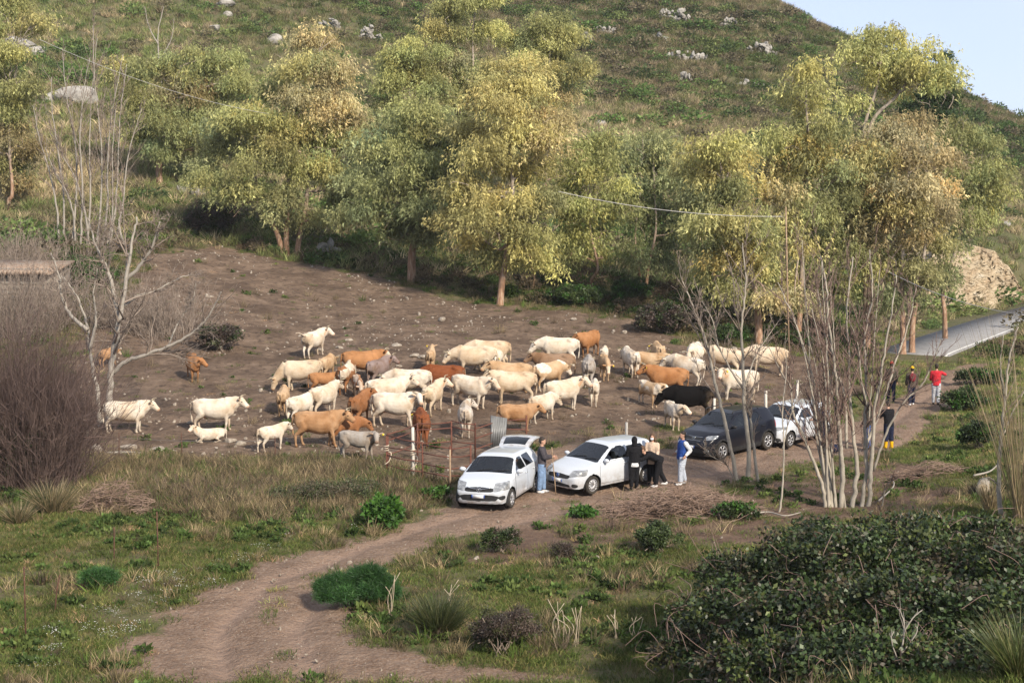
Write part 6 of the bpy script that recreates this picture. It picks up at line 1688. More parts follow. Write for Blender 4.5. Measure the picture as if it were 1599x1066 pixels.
hl_ = hnd['L']; pole('walking_stick', 'long pale stick planted on the ground by the man in yellow boots', (hl_[0] - 0.22, hl_[1] - 0.05, gp(1372,700)[2]), (hl_[0] + 0.04, hl_[1] + 0.02, hl_[2] + 0.20), 0.017, M_WOOD)
person(1391,627,82,'person in brown jacket and red cap walking away on the left of three', CL['olive_cloth'], CL['navy_cloth'], hair=M_HAIRD, cap=cloth('red_cap', (0.40, 0.05, 0.03)), h=1.74, armL=(15, 10, 15), armR=(-15, 10, 15), legL=(12, 5), legR=(-14, 10))
person(1423,633,84,'person in dark jacket and yellow cap with shoulder bag, middle of three walking away', CL['brown_cloth'], CL['navy_cloth'], hair=M_HAIRD, cap=cloth('yellow_cap', (0.62, 0.38, 0.02)), shoe=M_SHOEW, h=1.66, armL=(10, 8, 15), armR=(10, 8, 30), legL=(-10, 8), legR=(12, 4), back_pack=CL['wine_cloth'])
person(1461,632,78,'person in bright red jacket and grey trousers raising the right arm on the track', CL['red_cloth'], CL['grey_cloth'], hair=M_HAIRD, h=1.74, armL=(10, 8, 60), armR=(42, 60, 40), legL=(4, 4), legR=(-5, 4))
# ------------------------------------------------------------------ pen fence, posts, pole and wires
M_RUST = noisy('rusty_pipe', (0.070, 0.027, 0.020), (0.13, 0.052, 0.036), 6.0, 0.9, 0.3, 0.006, c3=(0.12, 0.055, 0.04))
M_RUSTD = noisy('rusty_iron', (0.060, 0.030, 0.022), (0.12, 0.062, 0.042), 9.0, 0.9, 0.3, 0.004)
M_CONC = noisy('concrete_post', (0.40, 0.37, 0.32), (0.55, 0.52, 0.46), 5.0, 0.9, 0.3, 0.01)
M_GALV = noisy('galvanised_sheet', (0.13, 0.135, 0.14), (0.20, 0.205, 0.21), 3.0, 0.55, 0.1, 0.004, metal=0.3)
M_ROPE = noisy('pale_rope', (0.40, 0.33, 0.25), (0.55, 0.47, 0.37), 20.0, 0.95, 0.4, 0.006)
M_WIRE = mat('wire', (0.20, 0.19, 0.18), 0.6, 0.3); M_CABLE = mat('overhead_cable', (0.42, 0.41, 0.40), 0.7)
def up(p, z): return np.array(p) + np.array([0, 0, z])
def pipe_panel(name, label, pxs, hts, r=0.021, post_r=0.030, top=1.35, cat='fence', group='rusty pipe hurdles of the cattle pen'):
    """posts at ground picture positions, rails between neighbouring posts"""
    g = [gp(*p) for p in pxs]; B = g[0]
    root = empty(name, B); tag(root, label, cat, group)
    for p in g: MB().tube([p - B - [0, 0, .2], up(p, top) - B], post_r, 8).build('post', M_RUST, root, True)
    for a, b in zip(g[:-1], g[1:]):
        for h in hts:
            j0, j1 = rng.normal(0, 0.025, 2)
            MB().tube([up(a, h + j0) - B, up((a + b) / 2, h - 0.02) - B, up(b, h + j1) - B], r, 7).build('rail', M_RUST, root, True)
    return root
pipe_panel('pipe_hurdle', 'rusty pipe hurdle at the left end of the pen fence beside the grey calf', [(604,742),(660,752)], (0.32, 0.66, 1.0, 1.32))
pipe_panel('pipe_hurdle', 'rusty pipe hurdle between the roped post and the wooden post', [(660,752),(703,760),(735,757)], (0.35, 0.62, 0.98, 1.28))
pipe_panel('pipe_hurdle', 'rusty pipe hurdle running back from the wooden post into the pen', [(606,735),(652,716),(705,712),(742,716)], (0.55, 1.05, 1.25), top=1.3)
pipe_panel('pipe_gate', 'rusty pipe gate behind the raised tailgate of the white car', [(742,716),(782,702),(822,700)], (0.35, 0.75, 1.1), top=1.25)
# galvanised sheet hung at the gate
a = gp(766,705); b = gp(788,706)
n_ = 14; V = []
for i in range(n_ + 1):
    u = i / n_; p = a * (1 - u) + b * u
    V += [p + [0, 0.03 * math.cos(i * math.pi), 0.02], p + [0.10 * u, 0.03 * math.cos(i * math.pi), 1.35 - 0.1 * u]]
F = [[2 * i, 2 * i + 2, 2 * i + 3, 2 * i + 1] for i in range(n_)]
mb = MB(); mb.add(V, F); sh_ = mb.build('corrugated_sheet', M_GALV); md = sh_.modifiers.new('thick', 'SOLIDIFY'); md.thickness = 0.006
tag(sh_, 'upright grey corrugated sheet leaning at the pipe gate behind the white car', 'metal sheet')
def post(name, label, px, py, h, r, m, cat='post', group=None, lean=(0, 0), n=8, square=False):
    g = gp(px, py); mb = MB(); P = np.array([(0, 0, -0.25), (lean[0] * .5 + rng.normal(0, r * .2), lean[1] * .5, h * 0.5), (lean[0], lean[1], h)])
    mb.tube(P, [r, r * 0.97, r * 0.9], 4 if square else n)
    o = mb.build(name, m, None, not square, tuple(g)); return tag(o, label, cat, group)
post('wooden_post', 'pale straight wooden post just left of the nearest white car', 703,764,1.32,0.035,M_WOOD)
post('grey_post', 'weathered grey post with rope tied round it in the rusty fence', 645,748,1.75,0.055,M_CONC)
for k_, (lab, px, py, z0) in enumerate((('pale rope knotted round the weathered grey post', 645, 748, 0.78), ('frayed pale rope on the first rusty post near the grey calf', 604, 742, 0.80))):
    g = gp(px, py); mb = MB(); th_ = np.linspace(0, 6 * math.pi, 50)
    mb.tube(np.stack([0.075 * np.cos(th_), 0.075 * np.sin(th_), z0 + 0.012 * th_], 1), 0.018, 6)
    mb.tube(smooth_path([(0.07, 0, z0), (0.16, -0.05, z0 - 0.05), (0.10, -0.1, z0 - 0.28), (-0.06, -0.1, z0 - 0.42)], 5), 0.018, 6)
    tag(mb.build('rope', M_ROPE, None, True, tuple(g)), lab, 'rope')
post('concrete_post', 'white concrete post standing behind the three-door car', 978,703,1.05,0.055,M_CONC,group='white concrete fence posts',square=True)
post('concrete_post', 'white concrete post left of the black cow, above the dark crossover', 1115,668,1.2,0.06,M_CONC,group='white concrete fence posts',square=True)
post('concrete_post', 'white concrete post between the dark crossover and the last white hatchback', 1195,662,1.38,0.065,M_CONC,group='white concrete fence posts',square=True)
post('concrete_post', 'farthest white concrete post above the roof of the last hatchback', 1243,646,1.45,0.06,M_CONC,group='white concrete fence posts',square=True,lean=(0.05,0))
post('utility_pole', 'thin pale wooden pole rising through the leaves left of the big right-hand trees', 1233,566,8.0,0.042,M_WOOD,cat='pole',lean=(-0.35,0))
for lab, px, py, h, ln in (('short rusty iron stake with a pale top nearest the left edge', 40,998,1.62,(0.02,0)), ('rusty iron stake leaning right in weeds near the left edge', 84,958,0.9,(0.16,0)), ('thin rusty stake in the grass above the small fennel', 178,878,0.95,(0.03,0)),
        ('dark iron stake standing in open grass below the brushwood', 247,888,1.5,(0.0,0)), ('thin rusty stake at the pen edge below the lying calf', 284,716,0.95,(0.0,0)), ('thin rusty stake at the pen edge below the first white cow', 186,716,0.95,(0.02,0)), ('thin rusty stake at the pen edge below the small white calf', 430,722,0.95,(0.0,0))):
    post('iron_stake', lab, px, py, h, 0.018, M_RUSTD, cat='stake', group='rusty stakes of the old wire fence', lean=ln, n=6)
for lab, A, Bq, sag, r in (('sagging strand of fence wire along the lower edge of the pen', (186,716), (430,722), 0.10, 0.006),):
    a = up(gp(*A), 0.8); b = up(gp(*Bq), 0.8); P = np.array([a * (1 - u) + b * u - [0, 0, sag * 4 * u * (1 - u)] for u in np.linspace(0, 1, 20)])
    tag(MB().tube(P, r, 5).build('fence_wire', M_WIRE), lab, 'wire')
# overhead cables
def cable(label, A, B_, sag, r=0.03):
    a = at(*A); b = at(*B_); P = np.array([a * (1 - u) + b * u - [0, 0, sag * 4 * u * (1 - u)] for u in np.linspace(0, 1, 40)])
    tag(MB().tube(P, r, 5).build('overhead_cable', M_CABLE), label, 'cable')
cable('pale overhead cable crossing in front of the middle eucalyptus trees', (872,299,78), (1222,338,80), 0.35, 0.014)
cable('pale overhead cable crossing in front of the left-hand trees', (62,62,84), (420,178,100), 0.5, 0.011)
cable('lower overhead cable sloping down behind the bare right-hand stems', (1380,420,68), (1600,492,60), 0.3, 0.012)

# ------------------------------------------------------------------ stones, walls, hut, rock cutting
def boulder(name, label, px, py, size, seed, flat=0.7, cat='rock', group=None, m=None, sink=0.25):
    g = np.random.default_rng(seed); bm = bmesh.new(); bmesh.ops.create_icosphere(bm, subdivisions=3, radius=1.0)
    ph = g.uniform(0, 6, 9); sx = g.uniform(0.9, 1.5), g.uniform(0.7, 1.1), flat * g.uniform(0.8, 1.1)
    planes = [(unit(g.normal(size=3)), g.uniform(0.55, 0.85)) for _ in range(9)]
    for v in bm.verts:
        c = np.array(v.co)
        for n_, dd in planes:
            e = c @ n_ - dd
            if e > 0: c = c - n_ * e * 0.9
        c = c * (1 + 0.06 * math.sin(c[0] * 6 + ph[0]) * math.sin(c[1] * 5 + ph[1]) + g.normal(0, 0.012))
        v.co = Vector(c * np.array(sx) * size)
    me = bpy.data.meshes.new(name); bm.to_mesh(me); bm.free()
    p = gp(px, py); o = link_mesh(name, me, m or M_ROCK, None, (p[0], p[1], p[2] + size * flat * (0.5 - sink)), (0, 0, g.uniform(0, 6)))
    return tag(o, label, cat, group)
M_ROCK = mat('grey_limestone', (0.4, 0.38, 0.35), 0.95, 0, 0.15); _t = NT(M_ROCK); _pp = _t.pos()
_t.base(_t.ramp(_t.noise(_pp, 1.2, 6, 0.65), [(0.3, (0.14, 0.13, 0.115)), (0.48, (0.25, 0.235, 0.21)), (0.62, (0.36, 0.345, 0.315)), (0.75, (0.27, 0.23, 0.18))])); _t.bump(_t.noise(_pp, 5.0, 6, 0.65), 0.8, 0.15)
HR = 'limestone boulders on the hillside'
for i, (lab, px, py, s) in enumerate((('large pale boulder behind the leafless poplar clump', 118,160,2.3), ('smaller pale boulder touching the large one on its left', 84,160,1.2), ('grey boulder at upper left edge under the yellowish tree', 30,78,2.0), ('grey boulder right of the upper left edge boulder', 62,88,1.6),
        ('grey boulder near the top edge left of centre', 428,66,1.2), ('small boulder high above the olive eucalyptus', 336,46,0.7), ('flat boulder at the top edge above the olive eucalyptus', 352,10,1.2), ('boulder below the flat one at the top edge', 356,26,0.8),
        ('white stone in the green patch right of the golden eucalyptus', 938,196,0.7), ('small pale stone on the sunny middle slope', 950,208,0.45), ('pale stone showing between trunks below the lime-green tree', 940,382,0.9), ('pale stone low on the right-hand slope', 1572,352,0.6))):
    boulder('boulder', lab, px, py, s, 900 + i, group=HR)
def stone_heap(name, label, px, py, wid, hgt_, n, seed, cat='stone wall', group='dry stone terrace remains on the hillside', size=(0.18, 0.42), m=None):
    """a ruined dry-stone stretch: each stone is a part"""
    g = np.random.default_rng(seed); p = gp(px, py); d = p[1]; s = d / FPX; w_ = wid * s; h_ = hgt_ * s
    root = empty(name, p); tag(root, label, cat, group)
    for k_ in range(n):
        x = g.uniform(-0.5, 0.5) * w_; y = g.normal(0, 0.22); z = abs(g.uniform(0, 1)) ** 1.2 * h_ * (1 - (2 * abs(x) / w_) ** 2 * 0.7)
        o = link_mesh('stone', PEBS[g.integers(0, len(PEBS))], None, root, (x, y, float(hgt(p[0] + x, p[1] + y) - p[2]) + z), tuple(g.uniform(0, 6.28, 3)))
        q = g.uniform(*size); o.scale = (q * 1.2, q, q * 0.8)
PEBS = [pebble(300 + i, 1) for i in range(6)]
for me in PEBS: me.materials.append(M_ROCK)
for i, (lab, px, py, w_, h_, n_) in enumerate((('heap of pale stones like a small cairn above the golden top', 578,62,34,22,26), ('broken stone terrace right of the tall sparse eucalyptus', 515,44,30,18,18), ('grey terrace wall end near the top centre', 912,66,34,16,18), ('stone terrace stretch in the upper middle slope', 945,56,34,16,20),
        ('long pale terrace wall near the top edge', 1052,34,56,20,34), ('pale terrace stones below the long top wall', 1030,64,26,12,12), ('terrace stones beside the top wall at right', 1142,44,36,14,18), ('low terrace wall in the middle of the slope', 1070,94,66,12,26), ('collapsed terrace with dark gap right of the middle wall', 1190,84,44,18,24),
        ('brownish terrace ledge above the right-hand tree tops', 1180,136,56,8,16), ('stones on the ledge above the pompon tree', 1072,132,44,14,20), ('pale ledge stones on the right-hand slope above the road', 1552,212,40,8,12), ('ruined stones under the leftmost green eucalyptus', 300,302,38,12,20), ('pale stones beside the trunk of the tangled eucalyptus', 512,402,28,22,22))):
    stone_heap('stone_terrace', lab, px, py, w_, h_, n_, 700 + i)
# stones lying in the pen and along the fence
PG = 'loose limestone blocks lying in the pen'
_st = [(690,500,.30,'pale block alone on the bare upper slope of the pen'),(662,560,.34,'larger of two blocks above the tan calf seen from behind'),(648,557,.26,'smaller block left of the larger one above the tan calf'),(500,548,.22,'block right of the white cow with raised tail'),
    (530,544,.2,'small block farther right of the cow with raised tail'),(545,532,.18,'small block just up the slope from the white-faced orange cow'),(455,575,.22,'block left of the grazing cream cow near the green weeds'),(620,540,.22,'small block on the slope above the mauve-grey cow'),
    (360,690,.24,'block just right of the lying calf'),(374,694,.2,'small block between the lying calf and the small white calf'),(200,700,.3,'block in front of the first white cow'),(215,712,.26,'block at the pen edge below the first white cow'),(150,704,.34,'largest block at the foot of the fig trunks'),
    (246,703,.25,'block between the first and second white cows'),(262,716,.22,'block beside the fallen bleached branch'),(1145,548,.3,'pale slab lying behind the white bull near the shrubs'),(1160,660,.16,'small stone behind the dark crossover'),(895,500,.24,'block high on the slope above the white profile cow'),(975,520,.22,'block at the scrub edge right of the orange cow')]
for k_, (px, py, s, lab) in enumerate(_st):
    boulder('stone_block', lab, px, py, s, 1200 + k_, 0.6, 'stone', PG, M_STONE)
# stone hut with tiled eave at the left edge
p = gp(20,490); hut = empty('stone_hut', p, R(-6)); tag(hut, 'low stone hut with a tiled roof edge at the left edge, behind the brown shrub', 'hut')
M_TILE = noisy('roof_tile', (0.20, 0.115, 0.075), (0.29, 0.21, 0.155), 4.0, 0.9, 0.3, 0.02, c3=(0.28, 0.25, 0.21))
M_MORTAR = noisy('mortar', (0.24, 0.21, 0.175), (0.34, 0.305, 0.26), 3.0, 0.95, 0.4, 0.03)
MB().box((-1.6, 1.5, 1.0), (7.4, 3.0, 2.6)).build('wall_core', M_MORTAR, hut)
gs = np.random.default_rng(4)
for row in range(9):
    x = -5.3 + gs.uniform(0, 0.3)
    while x < 2.05:
        w_ = gs.uniform(0.28, 0.6); o = link_mesh('stone', PEBS[gs.integers(0, 6)], None, hut, (x + w_ / 2, -0.02, 0.05 + row * 0.27), (0, 0, gs.uniform(-.3, .3))); o.scale = (w_ * 0.5, 0.12, 0.17); x += w_
rf = MB().box((-1.6, 1.35, 2.42), (7.9, 3.6, 0.10), tilt=Matrix.Rotation(R(8), 3, 'X')).build('roof', M_TILE, hut)
tile = MB(); aa = np.linspace(0, math.pi, 7)
tile.tube([(0, -0.30, 0), (0, 0.42, 0.06)], [0.115, 0.095], 8); tme = tile.mesh('roof_tile', True); tme.materials.append(M_TILE)
for k_ in range(34):
    o = link_mesh('roof_tile', tme, None, rf, (-5.4 + k_ * 0.228, -0.30 + gs.uniform(-.03, .03), 2.26 + gs.uniform(-.01, .02)), (gs.uniform(0.08, 0.16), 0, gs.uniform(-.05, .05)))
# rock cutting beside the road
M_CUT = mat('sandy_rock', (0.5, 0.4, 0.28), 0.95, 0, 0.1); _t = NT(M_CUT); _pp = _t.pos(); _mp = _t.n('ShaderNodeMapping'); _mp.inputs['Scale'].default_value = (0.6, 0.6, 2.6); _t.l(_pp, _mp.inputs['Vector'])
_t.base(_t.ramp(_t.noise(_mp.outputs[0], 0.8, 6, 0.65), [(0.22, (0.26, 0.18, 0.11)), (0.38, (0.42, 0.32, 0.21)), (0.58, (0.52, 0.43, 0.30)), (0.72, (0.56, 0.50, 0.40))])); _t.bump(_t.noise(_mp.outputs[0], 2.0, 6, 0.7), 1.0, 0.4)
A = gp(1440,498); Bq = gp(1612,474)
gc = np.random.default_rng(12); nu, nv = 110, 60; V = []
for i in range(nu + 1):
    u = i / nu; foot = A * (1 - u) + Bq * u
    prof_ = 0.5 + 4.9 * math.sin(math.pi * (0.16 + 0.80 * u))
    top_z = foot[2] + prof_ * (0.72 + 0.5 * float(fbm(np.array(u * 11.0), np.array(2.0), 3, 5)))
    for j in range(nv + 1):
        v = j / nv; z = foot[2] - 0.3 + (top_z - foot[2] + 0.3) * v
        band = v * 9 + 0.9 * float(fbm(np.array(u * 5.0), np.array(v * 1.5), 2, 8)); fr = band - math.floor(band)
        blk = hash2(np.array(int(u * 26 + math.floor(band) * 3.7)), np.array(int(math.floor(band))), 4)
        V.append((foot[0] + gc.normal(0, .05), foot[1] + 0.6 + math.floor(band) * 0.16 - 0.22 * float(blk) + 0.10 * (fr > 0.8) + 1.5 * float(fbm(np.array(u * 7.0), np.array(v * 3.0), 4, 2)) + gc.normal(0, .05), z + gc.normal(0, .04)))
for i in range(nu + 1):
    p_ = V[i * (nv + 1) + nv]; V.append((p_[0] + 0.5, p_[1] + 9, p_[2] + 0.2))
F = [[i * (nv + 1) + j, (i + 1) * (nv + 1) + j, (i + 1) * (nv + 1) + j + 1, i * (nv + 1) + j + 1] for i in range(nu) for j in range(nv)]
nb = (nu + 1) * (nv + 1); F += [[i * (nv + 1) + nv, (i + 1) * (nv + 1) + nv, nb + i + 1, nb + i] for i in range(nu)]
mb = MB(); mb.add(V, F); tag(mb.build('rock_face', M_CUT), 'sandy yellow rock cutting beside the asphalt road', 'rock face')

# ------------------------------------------------------------------ shrubs, bushes and other single plants
M_LEAF = leafy('shrub_leaf', 0.5, 0.28, 0.35, 1.0, 0.2, 0.8)
M_LEAFG = leafy('bramble_leaf', 0.45, 0.20, 0.35, 1.0, 0.25, 1.2)
def leaf_mass(mb, lobes, cols, leaf, dens, g, quad=False, ks=1.0):
    """lobes: (centre, radii) around the origin; leaves in small clusters on and inside them"""
    for c, rad in lobes:
        rad = np.array(rad); area = 4 * math.pi * (rad[0] * rad[2] + rad[0] * rad[1] + rad[1] * rad[2]) / 3
        k_ = max(6, int(area * 5 * ks)); u = unit(g.normal(size=(k_, 3))); u[:, 2] = np.where(u[:, 2] < -0.3, -u[:, 2], u[:, 2])
        cc = np.array(c) + u * rad * (g.uniform(0.45, 1.03, k_) ** 0.5)[:, None]
        n = int(area * dens); ci = g.integers(0, k_, n)
        P = cc[ci] + g.normal(size=(n, 3)) * np.array([0.13, 0.13, 0.10]) * (rad.mean() ** 0.5)
        o = unit(P - np.array(c)); D = unit(o * 0.5 + g.normal(size=(n, 3)) * 0.7 + np.array([0, 0, -0.1])); W = unit(np.cross(D, g.normal(size=(n, 3)) + o * 0.8))
        L = leaf[0] * g.uniform(0.6, 1.35, n); S = leaf[1] * g.uniform(0.7, 1.3, n)
        C_ = np.array(cols)[g.integers(0, len(cols), k_)][ci] * np.exp(g.normal(0, 0.22, (n, 1)))
        if quad:
            V, F = leaf_quads(P, D, W, L, S); mb.add(V, F, np.repeat(C_, 4, axis=0))
        else:
            L = L[:, None]; S = S[:, None]
            V = np.stack([P + W * S * .6 + D * L * .3, P + D * L, P - W * S * .6 + D * L * .1], 1).reshape(-1, 3)
            mb.add(V, np.arange(n * 3, dtype=np.int32).reshape(-1, 3), np.repeat(C_, 3, axis=0))
def bush(name, label, px, py, w_, h_, cols, seed, leaf=(0.10, 0.06), dens=420, m=None, cat='bush', group=None, lobes=None, stems=True):
    """a leafy bush of picture width w_ and height h_ standing at (px,py)"""
    g = np.random.default_rng(2000 + seed); p = gp(px, py); s = p[1] / FPX; W_ = w_ * s / 2; H_ = h_ * s
    root = empty(name, p); tag(root, label, cat, group); mb = MB()
    if lobes is None:
        nl = 7; lobes = [((g.uniform(-.6, .6) * W_, g.uniform(-.4, .4) * W_, H_ * g.uniform(0.3, 0.62)), (W_ * g.uniform(.35, .5), W_ * g.uniform(.3, .45), H_ * g.uniform(.28, .4))) for _ in range(nl)]
        lobes.append(((0, 0, H_ * 0.42), (W_ * 0.62, W_ * 0.5, H_ * 0.42)))
    else: lobes = [((x * W_, y * W_, z * H_), (a * W_, b * W_, c * H_)) for x, y, z, a, b, c in lobes]
    leaf_mass(mb, lobes, cols, leaf, dens, g)
    mb.build('leaves', m or M_LEAF, root)
    if stems:
        st = MB()
        for k_ in range(14):
            c, r_ = lobes[k_ % len(lobes)]; e = np.array(c) + unit(g.normal(size=3)) * np.array(r_) * 0.8; e[2] = max(e[2], 0.1)
            st.tube(smooth_path([(g.normal(0, W_ * .15), g.normal(0, W_ * .15), -0.05), np.array(c) * 0.6 + g.normal(size=3) * 0.05, e], 4), 0.011, 5)
        st.build('stems', M_TWIG, root)['kind'] = 'stuff'
    return root
FEN = [(0.034, 0.090, 0.026), (0.044, 0.112, 0.032), (0.028, 0.070, 0.022), (0.058, 0.135, 0.036)]
def fennel(label, px, py, w_, h_, seed, lobes):
    """feathery foliage: thread-like leaves radiating in soft plumes"""
    g = np.random.default_rng(3000 + seed); p = gp(px, py); s = p[1] / FPX; W_ = w_ * s / 2; H_ = h_ * s
    root = empty('giant_fennel', p); tag(root, label, 'plant'); mb = MB()
    for x, y, z, r in lobes:
        c = np.array([x * W_, y * W_, z * H_]); rr = r * W_
        npl = int(90 * rr * rr / 0.25) + 20
        for _ in range(npl):
            u = unit(g.normal(size=3)); u[2] = abs(u[2]) * 0.9 - 0.15
            b0 = c + u * rr * g.uniform(0.3, 0.85) * [1, 1, .75]; n = 60; ln = 0.17 * g.uniform(.7, 1.3)
            P = b0 + g.normal(size=(n, 3)) * 0.055; D = unit(u + g.normal(size=(n, 3)) * 0.75 + [0, 0, .1]); Wd = unit(np.cross(D, g.normal(size=(n, 3))))
            L = ln * g.uniform(.5, 1.1, n)[:, None]; V = np.stack([P - Wd * .006, P + Wd * .006, P + D * L], 1).reshape(-1, 3)
            col = np.array(FEN[g.integers(0, 4)]) * math.exp(g.normal(0, .18)) * np.exp(g.normal(0, .15, (n, 1)))
            mb.add(V, np.arange(n * 3).reshape(-1, 3), np.repeat(col, 3, axis=0))
    mb.build('leaves', M_LEAF, root)
    st = MB()
    for x, y, z, r in lobes: st.tube(smooth_path([(g.normal(0, .08), g.normal(0, .08), -0.05), (x * W_ * .5, y * W_ * .5, z * H_ * .5), (x * W_, y * W_, z * H_)], 4), 0.014, 6, col=(0.05, 0.08, 0.03))
    st.build('stems', M_LEAF, root)['kind'] = 'stuff'
fennel('dark green feathery fennel mound at the inner edge of the track', 556,948,142,66,1, [(-.72,0,.45,.30),(-.42,.1,.55,.34),(-.1,0,.5,.38),(.12,.1,.72,.36),(.38,0,.78,.36),(.30,-.3,.45,.34),(.65,.05,.5,.32),(.82,0,.32,.22),(-.2,-.35,.35,.34),(-.62,-.25,.3,.26)])
fennel('smaller feathery fennel in the left-hand grass', 156,922,64,40,2, [(-.5,0,.5,.45),(0,0,.6,.5),(.5,0,.5,.45)])
def spiky(name, label, px, py, w_, h_, cols, seed, n=420, wid=0.010, spread=0.6, cat='plant', group=None, droop=0.5, m=None):
    g = np.random.default_rng(4000 + seed); p = gp(px, py); s = p[1] / FPX; W_ = w_ * s / 2; H_ = h_ * s
    root = empty(name, p); tag(root, label, cat, group); mb = MB()
    a = g.uniform(0, 6.28, n); r = W_ * 0.35 * np.sqrt(g.uniform(0, 1, n)); b0 = np.stack([r * np.cos(a), r * np.sin(a), np.full(n, -.03)], 1)
    out = np.stack([np.cos(a), np.sin(a), np.zeros(n)], 1) * (g.uniform(0, 1, n) ** 0.8 * spread)[:, None] + g.normal(size=(n, 3)) * [.12, .12, 0]
    D = unit(out + [0, 0, 1.0]); L = H_ * g.uniform(.55, 1.12, n); Wd = unit(np.cross(D, g.normal(size=(n, 3)))) * wid
    pts_ = [b0]
    for q in (0.4, 0.75, 1.0): pts_.append(b0 + D * (L * q)[:, None] + (unit(out + 1e-4) * (L * q * q * droop * 0.45)[:, None]) - np.array([0, 0, 1]) * (L * q * q * droop * 0.35 * np.linalg.norm(out, axis=1))[:, None])
    V = np.stack([pts_[0] - Wd, pts_[0] + Wd, pts_[1] - Wd * .9, pts_[1] + Wd * .9, pts_[2] - Wd * .6, pts_[2] + Wd * .6, pts_[3]], 1).reshape(-1, 3); k_ = np.arange(n) * 7
    C_ = np.repeat(np.array(cols)[g.integers(0, len(cols), n)] * np.exp(g.normal(0, .22, (n, 1))), 7, axis=0)
    mb.add(V, np.vstack([np.stack([k_, k_ + 1, k_ + 3, k_ + 2], 1), np.stack([k_ + 2, k_ + 3, k_ + 5, k_ + 4], 1)]), C_); mb.F3.append(np.stack([k_ + 4, k_ + 5, k_ + 6], 1).astype(np.int32))
    mb.build('blades', m or M_LEAF, root); return root
RUSH = [(0.040, 0.056, 0.020), (0.055, 0.070, 0.026), (0.10, 0.10, 0.045), (0.16, 0.13, 0.07)]
DRY = [(0.26, 0.20, 0.115), (0.32, 0.25, 0.155), (0.20, 0.155, 0.09), (0.14, 0.12, 0.06)]
spiky('rush_tussock', 'dense dark green rush tussock with a few dry blades right of the fennel mound', 686,992,76,76,RUSH[:3],1,1500,0.006,0.75)
spiky('grass_tussock', 'tan dry grass tussock under the brown shrub at left', 82,800,95,56,DRY+RUSH[:2],2,900,0.007,0.8)
spiky('grass_tussock', 'second dry grass tussock nearer the left edge', 28,818,60,40,DRY+RUSH[:2],3,500,0.007,0.8)
spiky('long_grass', 'long arching green grass in the bottom right corner', 1592,1062,110,120,[(0.06,0.085,0.024),(0.085,0.105,0.032),(0.14,0.135,0.055)],4,700,0.006,0.7)
spiky('long_grass', 'pale green and tan grass clump at the bottom edge below the bramble', 1130,1062,70,52,DRY+[(0.08,0.10,0.03)],5,500,0.007,0.7)
spiky('reed_stand', 'stand of tall dry tan reeds at the right edge', 1594,812,56,330,DRY,6,150,0.009,0.20,droop=0.15)
spiky('reed_stand', 'shorter dry reeds left of the right-edge sapling', 1545,800,40,60,DRY,7,160,0.010,0.3,droop=0.3)
for k_, (px, py, h_) in enumerate(((868,1000,64),(884,1006,52),(902,1010,70),(990,1002,44),(612,965,70),(700,962,58),(960,1000,48))):
    g = np.random.default_rng(60 + k_); mb = MB(); p = gp(px, py); H_ = h_ * p[1] / FPX
    for q in range(4): mb.tube(smooth_path([(g.normal(0, .05), g.normal(0, .05), -0.03), (g.normal(0, .06), g.normal(0, .05), H_ * .5), (g.normal(0, .14), g.normal(0, .08), H_ * g.uniform(.75, 1.05))], 4), 0.008, 5)
    tag(mb.build('dry_stalks', M_STALK if 'M_STALK' in globals() else globals().setdefault('M_STALK', noisy('dry_stalk', (0.30, 0.25, 0.18), (0.44, 0.37, 0.28), 6.0, 0.95, 0.0)), None, False, tuple(p)),
        ['tall bleached stalks standing in the centre grass', 'short bleached stalks next to the tall ones', 'forked bleached stalks right of the centre bush', 'bleached stalks nearest the bramble on its left', 'single dry stalks above the rush tussock at left', 'dry stalks leaning over the rush tussock', 'bleached stalks in the grass before the bramble'][k_], 'stalks', 'bleached dry stalks in the foreground grass')
BR = [(0.085, 0.062, 0.052), (0.11, 0.082, 0.066), (0.065, 0.052, 0.044), (0.07, 0.075, 0.035)]
GRN = [(0.035, 0.055, 0.018), (0.050, 0.075, 0.024), (0.065, 0.092, 0.03), (0.028, 0.042, 0.016)]
LUSH = [(0.045, 0.115, 0.018), (0.06, 0.14, 0.022), (0.035, 0.085, 0.016)]
bush('dead_bush', 'grey-brown twiggy bush between the rush tussock and the bleached stalks', 782,1022,112,84,BR,1,(0.07,0.018),1500)
bush('low_bush', 'low green-brown bush in the middle of the centre clearing', 782,862,66,42,GRN+BR[:1],2,(0.07,0.035),700)
bush('low_bush', 'low dark bush at the left foot of the bramble thicket', 1032,862,86,44,GRN,3,(0.08,0.045),600)
bush('low_bush', 'small brown bush beyond the centre clearing', 878,876,50,30,BR,4,(0.06,0.02),900)
bush('lush_plant', 'bright green broad-leaved plant at the verge left of the nearest car', 590,822,84,50,LUSH,5,(0.17,0.12),300,stems=False,cat='plant')
bush('lush_plant', 'small bright green plant beside the left wheel of the nearest car', 682,780,40,20,LUSH,6,(0.14,0.10),300,stems=False,cat='plant')
bush('lush_plant', 'bright green weed clump in front of the brushwood heap', 905,806,52,15,LUSH,7,(0.12,0.08),300,stems=False,cat='plant')
bush('lush_plant', 'green weed clump on the bank beside the sapling clump', 1150,812,70,28,LUSH+GRN,8,(0.12,0.08),280,stems=False,cat='plant')
